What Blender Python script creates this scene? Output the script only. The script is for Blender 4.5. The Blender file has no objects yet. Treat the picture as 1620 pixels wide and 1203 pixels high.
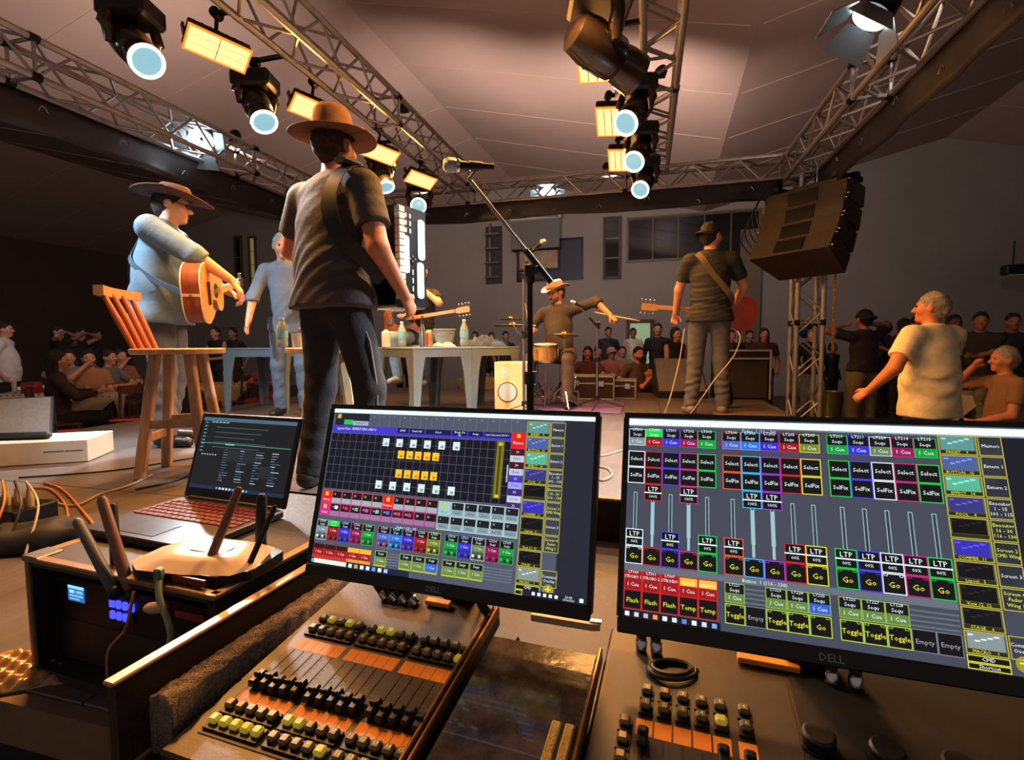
import bpy, math, random
import numpy as np
from mathutils import Vector, Matrix
random.seed(7); rng = np.random.default_rng(7)
S = bpy.context.scene
COL = S.collection
PI = math.pi

# ------------------------------------------------------------------ camera
CAM_Z, FPX, PITCH, ROLL = 0.70, 800.0, math.radians(4.0), math.radians(0.3)
_f = np.array([0, math.cos(PITCH), -math.sin(PITCH)]); _r0 = np.array([1., 0, 0]); _u0 = np.cross(_r0, _f)
_r = math.cos(ROLL)*_r0 - math.sin(ROLL)*_u0; _u = math.sin(ROLL)*_r0 + math.cos(ROLL)*_u0
CC = np.array([0, 0, CAM_Z])
cam_d = bpy.data.cameras.new('camera'); cam = bpy.data.objects.new('camera', cam_d); COL.objects.link(cam)
cam_d.sensor_fit = 'HORIZONTAL'; cam_d.sensor_width = 36; cam_d.lens = FPX/1620*36; cam_d.clip_start = 0.02; cam_d.clip_end = 200
cam.matrix_world = Matrix(((_r[0], _u[0], -_f[0], 0), (_r[1], _u[1], -_f[1], 0), (_r[2], _u[2], -_f[2], CAM_Z), (0, 0, 0, 1)))
S.camera = cam

# ------------------------------------------------------------------ world, exposure
w = bpy.data.worlds.new('hall_ambient'); S.world = w; w.use_nodes = True
w.node_tree.nodes['Background'].inputs[0].default_value = (0.95, 0.80, 0.72, 1)
w.node_tree.nodes['Background'].inputs[1].default_value = 0.21
S.view_settings.view_transform = 'Standard'; S.view_settings.look = 'None'; S.view_settings.gamma = 1
S.view_settings.exposure = 0.0; S.view_settings.use_curve_mapping = False
S.cycles.max_bounces = 5; S.cycles.diffuse_bounces = 3; S.cycles.glossy_bounces = 2; S.cycles.transmission_bounces = 5
S.cycles.sample_clamp_indirect = 3.0; S.cycles.caustics_reflective = False; S.cycles.caustics_refractive = False
S.cycles.use_denoising = True; S.cycles.use_adaptive_sampling = True; S.cycles.adaptive_threshold = .04

# lamp powers (W): every lamp sits in a fixture built further down
P_PANEL, P_HEAD, P_PAR = 66.0, 200.0, 1350.0
AMBER, COOL = (1.0, 0.43, 0.10), (0.80, 0.93, 1.0)

# ------------------------------------------------------------------ geometry of the place
def ray(x, y): return _f + (x-810)/FPX*_r - (y-601.5)/FPX*_u
def at(x, y, Y):
    d = ray(x, y); return Vector(CC + d*Y/d[1])
def gz(x, y, z):
    d = ray(x, y); return Vector(CC + d*(z-CAM_Z)/d[2])
def onplane(x, y, o, n):
    d = ray(x, y); o = np.array(o); n = np.array(n); return Vector(CC + d*((o-CC) @ n)/(d @ n))
HALL_Z = -0.66                      # hall floor, the stage deck is z = 0
def frame(deg):                     # (across, along, up) axes turned to the right by deg
    a = math.radians(deg)
    return lambda s, t, z=0.0: Vector((math.cos(a)*s + math.sin(a)*t, -math.sin(a)*s + math.cos(a)*t, z))
TR, HL, DK = frame(15), frame(17), frame(19)      # truss, hall and desk frames

# ------------------------------------------------------------------ materials
def lin(c):
    if isinstance(c, str): c = [int(c[i:i+2], 16) for i in (0, 2, 4)]
    return tuple((v/255/12.92 if v/255 <= .04045 else ((v/255+.055)/1.055)**2.4) for v in c)
MATS = {}
def mat(name, col, rough=.5, metal=0., var=0., scale=12., bump=0., bscale=None, stretch=(1, 1, 1), emit=None, es=0., trans=0., alpha=1., coat=0., spec=.5, var2=None, ior=1.45):
    if name in MATS: return MATS[name]
    m = bpy.data.materials.new(name); MATS[name] = m; m.use_nodes = True
    nt = m.node_tree; b = nt.nodes['Principled BSDF']; c = lin(col)
    b.inputs['Base Color'].default_value = (*c, 1); b.inputs['Roughness'].default_value = rough; b.inputs['Metallic'].default_value = metal
    b.inputs['Specular IOR Level'].default_value = spec; b.inputs['IOR'].default_value = ior
    b.inputs['Transmission Weight'].default_value = trans; b.inputs['Alpha'].default_value = alpha; b.inputs['Coat Weight'].default_value = coat
    if emit is not None:
        b.inputs['Emission Color'].default_value = (*lin(emit), 1); b.inputs['Emission Strength'].default_value = es
    if var or bump:
        tc = nt.nodes.new('ShaderNodeTexCoord'); mp = nt.nodes.new('ShaderNodeMapping'); mp.inputs['Scale'].default_value = stretch
        nt.links.new(tc.outputs['Object'], mp.inputs['Vector'])
    if var:
        n = nt.nodes.new('ShaderNodeTexNoise'); n.inputs['Scale'].default_value = scale; n.inputs['Detail'].default_value = 6; n.inputs['Roughness'].default_value = .65
        nt.links.new(mp.outputs[0], n.inputs['Vector'])
        r = nt.nodes.new('ShaderNodeValToRGB'); r.color_ramp.elements[0].position = .32; r.color_ramp.elements[1].position = .68
        c2 = lin(var2) if var2 else tuple(min(1, v*(1+var)) for v in c)
        r.color_ramp.elements[0].color = (*[v*(1-var) for v in c], 1) if not var2 else (*c, 1); r.color_ramp.elements[1].color = (*c2, 1)
        nt.links.new(n.outputs['Fac'], r.inputs['Fac']); nt.links.new(r.outputs['Color'], b.inputs['Base Color'])
    if bump:
        n2 = nt.nodes.new('ShaderNodeTexNoise'); n2.inputs['Scale'].default_value = bscale or scale*3; n2.inputs['Detail'].default_value = 4
        nt.links.new(mp.outputs[0], n2.inputs['Vector'])
        bp = nt.nodes.new('ShaderNodeBump'); bp.inputs['Strength'].default_value = bump; bp.inputs['Distance'].default_value = .01
        nt.links.new(n2.outputs['Fac'], bp.inputs['Height']); nt.links.new(bp.outputs['Normal'], b.inputs['Normal'])
    return m
def wood(name, c1, c2, scale=6., rough=.45, axis=(1, 1, 8)):
    return mat(name, c1, rough, var=.5, var2=c2, scale=scale, stretch=axis, bump=.15, bscale=scale*2)
mat('black_plastic', (20, 19, 19), .45, bump=.05, bscale=300)
mat('black_matte', (14, 13, 13), .8)
mat('black_metal', (28, 27, 28), .35, .6)
mat('gloss_black', (10, 10, 11), .12, coat=.5)
mat('chrome', (200, 200, 205), .18, 1.)
mat('steel', (150, 150, 152), .35, 1., var=.15, scale=30)
mat('aluminium', (176, 172, 168), .42, .75, var=.18, scale=14, bump=.03, bscale=90)
mat('brass', (205, 160, 70), .28, 1., var=.15, scale=8)
mat('white_plastic', (215, 212, 205), .4)
mat('glass_clear', (235, 245, 248), .05, trans=1., ior=1.3)

# ------------------------------------------------------------------ mesh builder
def rotto(d):                       # matrix turning local +Z to direction d
    return Vector(d).to_track_quat('Z', 'Y').to_matrix()
def xf(loc=(0, 0, 0), rot=(0, 0, 0), sc=1.):
    from mathutils import Euler
    m = Matrix.Translation(Vector(loc)) @ Euler(rot).to_matrix().to_4x4()
    return m @ Matrix.Scale(sc, 4) if sc != 1. else m
class MB:
    def __init__(s): s.v = []; s.f = []; s.m = []; s.M = None; s.mi = 0
    def add(s, vs, fs):
        o = len(s.v)
        if s.M is not None: vs = [s.M @ Vector(p) for p in vs]
        s.v += [tuple(p) for p in vs]; s.f += [tuple(i+o for i in f) for f in fs]; s.m += [s.mi]*len(fs); return s
    def box(s, c, d, bev=0., R=None):
        x, y, z = [q/2 for q in d]; b = min(bev, x*.9, y*.9, z*.9)
        if b <= 0:
            vs = [(i*x, j*y, k*z) for k in (-1, 1) for j in (-1, 1) for i in (-1, 1)]
            fs = [(0, 2, 3, 1), (4, 5, 7, 6), (0, 1, 5, 4), (2, 6, 7, 3), (0, 4, 6, 2), (1, 3, 7, 5)]
        else:
            vs = []; ix = {}
            for i in (-1, 1):
                for j in (-1, 1):
                    for k in (-1, 1):
                        for a, p in enumerate(((i*x, j*(y-b), k*(z-b)), (i*(x-b), j*y, k*(z-b)), (i*(x-b), j*(y-b), k*z))):
                            ix[i, j, k, a] = len(vs); vs.append(p)
            fs = []
            def q(l, nrm):
                p = [Vector(vs[t]) for t in l]; n = (p[1]-p[0]).cross(p[2]-p[0])
                fs.append(tuple(l) if n.dot(Vector(nrm)) > 0 else tuple(reversed(l)))
            for i in (-1, 1):
                q([ix[i, -1, -1, 0], ix[i, 1, -1, 0], ix[i, 1, 1, 0], ix[i, -1, 1, 0]], (i, 0, 0))
                q([ix[-1, i, -1, 1], ix[1, i, -1, 1], ix[1, i, 1, 1], ix[-1, i, 1, 1]], (0, i, 0))
                q([ix[-1, -1, i, 2], ix[1, -1, i, 2], ix[1, 1, i, 2], ix[-1, 1, i, 2]], (0, 0, i))
                for j in (-1, 1):
                    q([ix[i, j, -1, 0], ix[i, j, 1, 0], ix[i, j, 1, 1], ix[i, j, -1, 1]], (i, j, 0))
                    q([ix[i, -1, j, 0], ix[i, 1, j, 0], ix[i, 1, j, 2], ix[i, -1, j, 2]], (i, 0, j))
                    q([ix[-1, i, j, 1], ix[1, i, j, 1], ix[1, i, j, 2], ix[-1, i, j, 2]], (0, i, j))
                    for k in (-1, 1): q([ix[i, j, k, 0], ix[i, j, k, 1], ix[i, j, k, 2]], (i, j, k))
        if R is not None: vs = [R @ Vector(p) for p in vs]
        c = Vector(c); return s.add([Vector(p)+c for p in vs], fs)
    def cyl(s, a, b, r0, r1=None, n=12, cap=True):
        a, b = Vector(a), Vector(b); r1 = r0 if r1 is None else r1
        if (b-a).length < 1e-7: return s
        R = rotto(b-a); vs = []
        for p, r in ((a, r0), (b, r1)):
            vs += [p + R @ Vector((math.cos(2*PI*i/n)*r, math.sin(2*PI*i/n)*r, 0)) for i in range(n)]
        fs = [(i, (i+1) % n, n+(i+1) % n, n+i) for i in range(n)]
        if cap: fs += [tuple(reversed(range(n))), tuple(range(n, 2*n))]
        return s.add(vs, fs)
    def tube(s, pts, r, n=8, closed=False):
        pts = [Vector(p) for p in pts]; k = len(pts); vs = []; fs = []
        rr = r if isinstance(r, (list, tuple)) else [r]*k
        prev = None
        for i, p in enumerate(pts):
            a = pts[i-1] if (i > 0 or closed) else p; b = pts[(i+1) % k] if (i < k-1 or closed) else p
            t = (b-a).normalized() if (b-a).length > 1e-9 else Vector((0, 0, 1))
            if prev is None:
                up = Vector((0, 0, 1)) if abs(t.z) < .9 else Vector((1, 0, 0)); x = t.cross(up).normalized()
            else:
                x = (prev - t*prev.dot(t)); x = x.normalized() if x.length > 1e-6 else t.orthogonal().normalized()
            prev = x; y = t.cross(x)
            vs += [p + (x*math.cos(2*PI*j/n) + y*math.sin(2*PI*j/n))*rr[i] for j in range(n)]
        for i in range(k if closed else k-1):
            i2 = (i+1) % k
            fs += [(i*n+j, i*n+(j+1) % n, i2*n+(j+1) % n, i2*n+j) for j in range(n)]
        if not closed: fs += [tuple(reversed(range(n))), tuple((k-1)*n+j for j in range(n))]
        return s.add(vs, fs)
    def lathe(s, prof, n=24, c=(0, 0, 0), R=None, cap=True):
        vs = []; k = len(prof)
        for r, z in prof: vs += [(r*math.cos(2*PI*i/n), r*math.sin(2*PI*i/n), z) for i in range(n)]
        fs = [(a*n+i, a*n+(i+1) % n, (a+1)*n+(i+1) % n, (a+1)*n+i) for a in range(k-1) for i in range(n)]
        if cap: fs += [tuple(reversed(range(n))), tuple((k-1)*n+i for i in range(n))]
        if R is not None: vs = [R @ Vector(p) for p in vs]
        c = Vector(c); return s.add([Vector(p)+c for p in vs], fs)
    def sph(s, c, r, n=12, m=8, R=None):
        rx = r if isinstance(r, (tuple, list)) else (r, r, r); vs = [(0, 0, rx[2])]
        for i in range(1, m):
            a = PI*i/m
            vs += [(rx[0]*math.sin(a)*math.cos(2*PI*j/n), rx[1]*math.sin(a)*math.sin(2*PI*j/n), rx[2]*math.cos(a)) for j in range(n)]
        vs.append((0, 0, -rx[2])); L = len(vs)-1; fs = [(0, 1+j, 1+(j+1) % n) for j in range(n)]
        for i in range(m-2): fs += [(1+i*n+j, 1+(i+1)*n+j, 1+(i+1)*n+(j+1) % n, 1+i*n+(j+1) % n) for j in range(n)]
        fs += [(L, 1+(m-2)*n+(j+1) % n, 1+(m-2)*n+j) for j in range(n)]
        if R is not None: vs = [R @ Vector(p) for p in vs]
        c = Vector(c); return s.add([Vector(p)+c for p in vs], fs)
    def prism(s, poly, z0, z1, R=None, c=(0, 0, 0)):
        n = len(poly); A = sum(poly[i][0]*poly[(i+1) % n][1]-poly[(i+1) % n][0]*poly[i][1] for i in range(n))
        if A < 0: poly = list(reversed(poly))
        vs = [(x, y, z0) for x, y in poly] + [(x, y, z1) for x, y in poly]
        fs = [tuple(reversed(range(n))), tuple(range(n, 2*n))] + [(i, (i+1) % n, n+(i+1) % n, n+i) for i in range(n)]
        if R is not None: vs = [R @ Vector(p) for p in vs]
        c = Vector(c); return s.add([Vector(p)+c for p in vs], fs)
    def grid(s, fn, nu, nv, thick=None):
        vs = [fn(i/nu, j/nv) for j in range(nv+1) for i in range(nu+1)]
        fs = [(j*(nu+1)+i, j*(nu+1)+i+1, (j+1)*(nu+1)+i+1, (j+1)*(nu+1)+i) for j in range(nv) for i in range(nu)]
        if thick is not None:
            N = len(vs); t = Vector(thick); vs = vs + [Vector(p)+t for p in vs]
            fs += [tuple(reversed([i+N for i in f])) for f in fs]
            rim = [i for i in range(nu+1)] + [j*(nu+1)+nu for j in range(1, nv+1)] + [nv*(nu+1)+i for i in range(nu-1, -1, -1)] + [j*(nu+1) for j in range(nv-1, 0, -1)]
            fs += [(rim[i], rim[i-1], rim[i-1]+N, rim[i]+N) for i in range(len(rim))]
        return s.add(vs, fs)
    def mesh(s, name, mats, smooth=None):
        me = bpy.data.meshes.new(name); me.from_pydata(s.v, [], s.f)
        for m in (mats if isinstance(mats, (list, tuple)) else [mats]): me.materials.append(MATS[m] if isinstance(m, str) else m)
        if any(s.m): me.polygons.foreach_set('material_index', s.m)
        if smooth is not None:
            me.polygons.foreach_set('use_smooth', [True]*len(me.polygons))
            if smooth < 180: me.set_sharp_from_angle(angle=math.radians(smooth))
        me.update(); return me
    def obj(s, name, mats, parent=None, smooth=35): return link(name, s.mesh(name, mats, smooth), parent)
def link(name, data, parent=None, M=None):
    o = bpy.data.objects.new(name, data); COL.objects.link(o)
    if parent is not None: o.parent = parent
    if M is not None: o.matrix_local = M
    return o
def tag(o, label, cat, group=None, kind=None):
    if label: o['label'] = label
    if cat: o['category'] = cat
    if group: o['group'] = group
    if kind: o['kind'] = kind
    return o
def thing(name, label, cat, loc=(0, 0, 0), rotz=0., group=None):
    o = bpy.data.objects.new(name, None); COL.objects.link(o); o.empty_display_size = .05
    o.location = loc; o.rotation_euler = (0, 0, rotz); return tag(o, label, cat, group)
def struct(o): o['kind'] = 'structure'; return o
def dup(root, loc=None, rotz=None, label=None, group=None, parent=None):
    r = root.copy(); COL.objects.link(r)
    if parent is not None: r.parent = parent
    if loc is not None: r.location = loc
    if rotz is not None: r.rotation_euler = (0, 0, rotz)
    if label: r['label'] = label
    if group: r['group'] = group
    for ch in list(root.children):
        c = ch.copy(); COL.objects.link(c); c.parent = r
        for g in ch.children:
            d = g.copy(); COL.objects.link(d); d.parent = c
    return r
def lamp(kind, name, loc, target, power, color, parent, size=.2, sizey=None, angle=40, blend=.6):
    d = bpy.data.lights.new(name, kind); d.energy = power; d.color = color
    if kind == 'AREA':
        d.shape = 'RECTANGLE'; d.size = size; d.size_y = sizey or size; d.spread = math.radians(170)
    else:
        d.shadow_soft_size = size
        if kind == 'SPOT': d.spot_size = math.radians(angle); d.spot_blend = blend
    o = bpy.data.objects.new(name, d); COL.objects.link(o)
    q = (Vector(target)-Vector(loc)).to_track_quat('-Z', 'Y').to_matrix().to_4x4()
    o.parent = parent; o.matrix_local = Matrix.Translation(Vector(loc)) @ q
    return o
def bez(pts, n=10):                 # smooth curve through points (Catmull-Rom)
    P = [Vector(p) for p in pts]; P = [P[0]*2-P[1]] + P + [P[-1]*2-P[-2]]; out = []
    for i in range(1, len(P)-2):
        for k in range(n):
            t = k/n; a, b, c, d = P[i-1:i+3]
            out.append(.5*((2*b)+(c-a)*t+(2*a-5*b+4*c-d)*t*t+(3*b-a-3*c+d)*t**3))
    return out+[P[-2]]

# ------------------------------------------------------------------ lettering outlines
_tx = {'': ([], [])}
def text_geo(s): 
    if s not in _tx: prewarm([s])
    return _tx[s]
def prewarm(strings):               # one dependency update for a whole batch of words
    os_ = []
    for s in strings:
        cu = bpy.data.curves.new('lettering', 'FONT'); cu.body = s; cu.size = 1.; cu.align_x = 'CENTER'; cu.align_y = 'CENTER'; cu.resolution_u = 1
        o = bpy.data.objects.new('lettering', cu); COL.objects.link(o); os_.append((s, o, cu))
    bpy.context.view_layer.update(); dg = bpy.context.evaluated_depsgraph_get()
    for s, o, cu in os_:
        me = o.evaluated_get(dg).to_mesh(); _tx[s] = ([v.co.copy() for v in me.vertices], [tuple(p.vertices) for p in me.polygons])
    for s, o, cu in os_: bpy.data.objects.remove(o); bpy.data.curves.remove(cu)
prewarm(['DELL', '+', 'CMD', 'Shortcut', 'Masters', 'Extern 1', 'Extern 2', 'Executor', '1 - 15', '101 - 115', '16 - 30', '116 - 130', 'Screen 2', 'CMD Wing', 'Screen 3', 'Screen 4', 'Fader', 'Wing 1', 'Command', 'Overlay', 'PRESET    9', 'BUTTON   15', 'EFFECT   14', 'POOL    4', 'COMMER  11', 'Layout   5', 'View 12  12', 'STAGE    6', 'MACRO    1', 'Fader  1 (16 - 30)', 'Sequ', '1 Cue', 'Select', 'SelFix', 'LTP', '100%', '00%', 'Go', 'Button  1 (116 - 130)', 'STROBO 1', 'STROBO 2', 'STROBO', 'COLD', 'BRANCO', 'Flash', 'Temp', 'Empty', 'Toggle', 'Layout 1', 'Layout View : REPERTORIO ANU 6', 'DMX', 'Patch Full', 'Break On', 'Fly', 'Setup', 'Last Selected 2014 1', 'Macros', 'White', 'Beam', 'Prism', 'Strobe', 'Group', 'Position', 'Color', 'Effects', 'Circle', 'Wave', 'Chase', 'Pan Tilt', 'Dimmer', 'Fader 1 (16 - 30)', '20:43', '13/06/2023', 'LT104', 'LT311', 'LT307', 'LT203', 'LT204', 'LT301', 'LT202', 'LT303', 'LT205', 'LT210', 'LT211', 'LT220', 'LT214', 'LT215'] + ['LT2%d' % (16+i) for i in range(5, 15)] + [str(i) for i in range(0, 40)])
# ================================================================== the hall
mat('hall_floor', (70, 56, 46), .35, var=.35, scale=1.5, bump=.03, bscale=8)
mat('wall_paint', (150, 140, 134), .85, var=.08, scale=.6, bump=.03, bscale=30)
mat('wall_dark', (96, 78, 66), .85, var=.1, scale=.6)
mat('ceiling_sheet', (190, 160, 147), .55, var=.10, scale=.35, bump=.02, bscale=4)
mat('olive_trim', (104, 92, 58), .5, var=.1, scale=5)
mat('window_dark', (24, 24, 26), .1, coat=.4)
mat('window_lit', (150, 140, 84), .4, emit=(150, 138, 80), es=.42)
RH = Matrix.Rotation(math.radians(-17), 4, 'Z'); RT = Matrix.Rotation(math.radians(-15), 4, 'Z'); RD = Matrix.Rotation(math.radians(-19), 4, 'Z')
T_W, Z_V, Z_R = 14.4, 4.15, 5.40
S_L, S_END = -19.75, 11.2
RIDGE = [-14.6, -4.29, 6.06]; VALLEY = [-19.75, -9.45, .885, 11.2]
b = MB(); b.M = RH; b.box((-4.3, 5, HALL_Z-.05), (31, 19.4, .1)); struct(b.obj('floor', 'hall_floor'))
prof = sorted([(s, Z_R) for s in RIDGE]+[(s, Z_V) for s in VALLEY])
b = MB(); b.M = RH
poly = [(VALLEY[0], HALL_Z)]+prof+[(VALLEY[-1], HALL_Z)]
R90 = Matrix(((1, 0, 0), (0, 0, 1), (0, 1, 0)))
b.prism(poly, T_W, T_W+.2, R=R90); struct(b.obj('wall_back', 'wall_paint', smooth=None))
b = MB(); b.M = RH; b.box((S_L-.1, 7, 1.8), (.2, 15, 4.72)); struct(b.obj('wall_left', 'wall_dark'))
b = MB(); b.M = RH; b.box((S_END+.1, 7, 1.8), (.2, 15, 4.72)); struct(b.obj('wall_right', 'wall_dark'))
cei = MB(); cei.M = RH
for (s0, z0), (s1, z1) in zip(prof[:-1], prof[1:]):        # folded roof sheets, ribbed
    n = 26
    def fn(u, v, s0=s0, s1=s1, z0=z0, z1=z1): return Vector((s0+(s1-s0)*u, -3+(T_W+3.02)*v, z0+(z1-z0)*u))
    cei.grid(fn, 1, 1, thick=(0, 0, .06))
ceo = struct(cei.obj('ceiling', 'ceiling_sheet', smooth=None))
rib = MB(); rib.box((0, 0, -.004), (5.2, .02, .008)); ribm = rib.mesh('roof_rib', 'ceiling_sheet')
for (s0, z0), (s1, z1) in zip(prof[:-1], prof[1:]):
    a = math.atan2(z1-z0, s1-s0)
    for t in np.arange(1.5, 14.3, 1.6):
        link('roof_rib', ribm, ceo, RH @ Matrix.Translation(((s0+s1)/2, t, (z0+z1)/2)) @ Matrix.Rotation(-a, 4, 'Y'))

def sw(x, y, t=T_W):                # pixel -> (s, z) on the hall's back wall
    n = np.array(HL(0, 1)); p = onplane(x, y, HL(0, t), n)
    a = math.radians(17); return (math.cos(a)*p.x-math.sin(a)*p.y, p.z)
def wrect(x0, y0, x1, y1):
    s0, z1 = sw(x0, y0); s1, z0 = sw(x1, y1); return s0, s1, min(z0, z1), max(z0, z1)
def window(n, rect, panes, fm, pm, deep=.12):
    s0, s1, z0, z1 = rect; b = MB(); b.M = RH; t = T_W-.03; w = .05
    for s in (s0, s1): b.box((s, t, (z0+z1)/2), (w, .1, z1-z0+w))
    for z in (z0, z1): b.box(((s0+s1)/2, t, z), (s1-s0, .1, w))
    o = struct(b.obj('window_%d' % n, fm))
    nx, nz = panes
    for i in range(nx):
        for k in range(nz):
            c = MB(); c.M = RH; pw, ph = (s1-s0-w)/nx, (z1-z0-w)/nz
            c.box((s0+w/2+pw*(i+.5), t+.01, z0+w/2+ph*(k+.5)), (pw-.03, .02, ph-.03)); c.obj('pane', pm, o)
            if i: d = MB(); d.M = RH; d.box((s0+w/2+pw*i, t-.005, (z0+z1)/2), (.03, .06, z1-z0)); d.obj('mullion', fm, o)
    return o
window(1, wrect(993, 347, 1200, 404), (5, 1), 'olive_trim', 'window_dark')
window(2, wrect(956, 346, 981, 440), (1, 3), 'wall_dark', 'window_dark')
window(3, wrect(372, 375, 385, 440), (1, 2), 'wall_dark', 'window_dark')
window(4, wrect(395, 376, 408, 462), (1, 4), 'wall_dark', 'window_lit')
# louvred wall vent with four steel flaps
s0, s1, z0, z1 = wrect(769, 360, 795, 449); v = thing('wall_vent', 'tall louvred steel vent with angled flaps on the back wall', 'vent', HL((s0+s1)/2, T_W-.02, z0), math.radians(-17))
b = MB(); b.box((0, 0, (z1-z0)/2), (s1-s0, .05, z1-z0)); b.obj('back_plate', mat('vent_dark', (52, 48, 46), .5), v)
for k in range(4):
    b = MB(); zz = (z1-z0)*(k+.5)/4; b.box((-.02, -.08, zz), (s1-s0-.05, .16, .05), R=Matrix.Rotation(.3, 3, 'X')); b.box((-.2*(s1-s0), -.05, zz+.14), (.06, .1, .3)); b.obj('flap', mat('vent_steel', (132, 126, 112), .4, .5), v)
# projection screen housing, framed poster, dark blue panel
s0, s1, z0, z1 = wrect(813, 352, 891, 397); p = thing('pull_down_screen', 'half lowered grey projection screen with white roller housing on back wall', 'screen', HL((s0+s1)/2, T_W-.34, z0), math.radians(-17))
W_ = s1-s0; b = MB(); b.cyl((-W_/2, 0, z1-z0), (W_/2, 0, z1-z0), .07, n=12); b.obj('roller_housing', mat('screen_white', (190, 186, 176), .5), p)
b = MB(); b.box((0, .02, (z1-z0)/2), (W_*.94, .01, z1-z0-.1)); b.obj('sheet', mat('screen_grey', (112, 108, 104), .7), p)
b = MB(); b.cyl((-W_*.47, .02, .03), (W_*.47, .02, .03), .025); b.obj('bottom_rod', 'black_metal', p)
s0, s1, z0, z1 = wrect(820, 384, 921, 441); p = thing('wall_board', 'dark blue board fixed on the back wall behind the poster', 'board', HL((s0+s1)/2, T_W-.03, z0), math.radians(-17))
b = MB(); b.box((0, 0, (z1-z0)/2), (s1-s0, .04, z1-z0), .01); b.obj('panel', mat('navy_board', (36, 38, 58), .5), p)
b = MB(); b.box((0, -.03, z1-z0), (s1-s0+.06, .05, .05)); b.box((0, -.03, 0), (s1-s0+.06, .05, .05))
for q in (-1, 1): b.box((q*(s1-s0)/2, -.03, (z1-z0)/2), (.05, .05, z1-z0))
b.obj('rim', 'black_metal', p)
s0, s1, z0, z1 = wrect(823, 397, 885, 426); p = thing('wall_poster', 'faded orange and beige poster framed on the back wall', 'poster', HL((s0+s1)/2, T_W-.14, z0), math.radians(-17))
b = MB(); b.box((0, 0, (z1-z0)/2), (s1-s0, .03, z1-z0)); b.obj('print', mat('poster_print', (150, 104, 74), .6, var=.5, var2=(176, 158, 132), scale=3), p)
b = MB()
for q in (-1, 1): b.box((q*(s1-s0)/2, -.01, (z1-z0)/2), (.05, .05, z1-z0+.05)); b.box((0, -.01, (z1-z0)/2+q*(z1-z0)/2), (s1-s0, .05, .05))
b.obj('frame', 'vent_dark', p)
# doorway with lit room beyond
s0, s1, z0, z1 = wrect(994, 509, 1030, 640); z0 = HALL_Z
b = MB(); b.M = RH
b.box((s0, T_W-.05, (z0+z1)/2), (.1, .12, z1-z0)); b.box((s1, T_W-.05, (z0+z1)/2), (.1, .12, z1-z0)); b.box(((s0+s1)/2, T_W-.05, z1), (s1-s0+.1, .12, .1))
o = struct(b.obj('door_1', 'wall_dark'))
b = MB(); b.M = RH; b.box(((s0+s1)/2, T_W-.02, (z0+z1)/2), (s1-s0-.08, .03, z1-z0-.05)); b.obj('lit_opening', mat('door_glow', (150, 176, 140), .6, emit=(150, 178, 138), es=.5), o)
b = MB(); b.M = RH; b.box((2.02, T_W-.06, 1.5), (.5, .12, 4.2)); o = b.obj('trim_1', mat('pilaster', (112, 98, 82), .8, var=.1, scale=1)); struct(o)
ac = thing('wall_lamp', 'small dark wall lamp high on the right', 'lamp', at(1612, 434, 10.2), math.radians(-17))
b = MB(); b.box((0, .1, .1), (.42, .25, .2), .03); b.obj('housing', 'black_plastic', ac); b = MB(); b.box((-.02, -.04, -.02), (.32, .1, .03)); b.obj('tube', mat('tube_grey', (170, 168, 150), .4), ac)
b = MB(); b.cyl((0, .2, .2), (0, .2, .7), .015); b.obj('hanger', 'black_metal', ac)

# ================================================================== the stage deck
wood('plywood', (80, 72, 69), (100, 90, 86), 2., .34, (8, 1, 1))
wood('plywood_b', (86, 77, 73), (108, 97, 91), 2., .33, (8, 1, 1))
mat('deck_edge', (120, 96, 74), .6, var=.2, scale=8)
ST = thing('stage_deck', 'low plywood stage deck made of large sheets', 'stage', (0, 0, HALL_Z), math.radians(-15))
s0, s1, t0, t1 = -4.7, 1.36, .68, 7.6
b = MB(); b.box(((s0+s1)/2, (t0+t1)/2, (-HALL_Z-.03)/2), (s1-s0-.06, t1-t0-.06, -HALL_Z-.03)); b.obj('skirt', 'black_matte', ST)
b = MB()
for a, c in (((s0, (t0+t1)/2), (.03, t1-t0)), ((s1, (t0+t1)/2), (.03, t1-t0)), (((s0+s1)/2, t0), (s1-s0, .03)), (((s0+s1)/2, t1), (s1-s0, .03))): b.box((a[0], a[1], -HALL_Z-.05), (c[0], c[1], .09))
b.obj('edge_trim', 'deck_edge', ST)
NS, NT = 5, 6; pw, pl = (s1-s0-.03)/NS, (t1-t0-.03)/NT
pm = []
for k, m in enumerate(('plywood', 'plywood_b')):
    b = MB(); b.box((0, 0, -.0125), (pw-.004, pl-.004, .025), .002); pm.append(b.mesh('deck_panel', m))
for i in range(NS):
    for j in range(NT):
        link('deck_panel', pm[(i*3+j*2+i*j) % 2], ST, Matrix.Translation((s0+.015+pw*(i+.5), t0+.015+pl*(j+.5), -HALL_Z + random.uniform(-.0012, 0))))
# loose plywood step at the tower
p = tag(MB().prism([(0, 0), (.62, 0), (.62, .42), (0, .42)], 0, .022).obj('plywood_sheet', 'deck_edge'), 'loose plywood sheet lying on the deck beside the truss tower', 'board')
p.location = TR(.66, 5.02, .001); p.rotation_euler = (0, 0, math.radians(-10))

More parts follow.
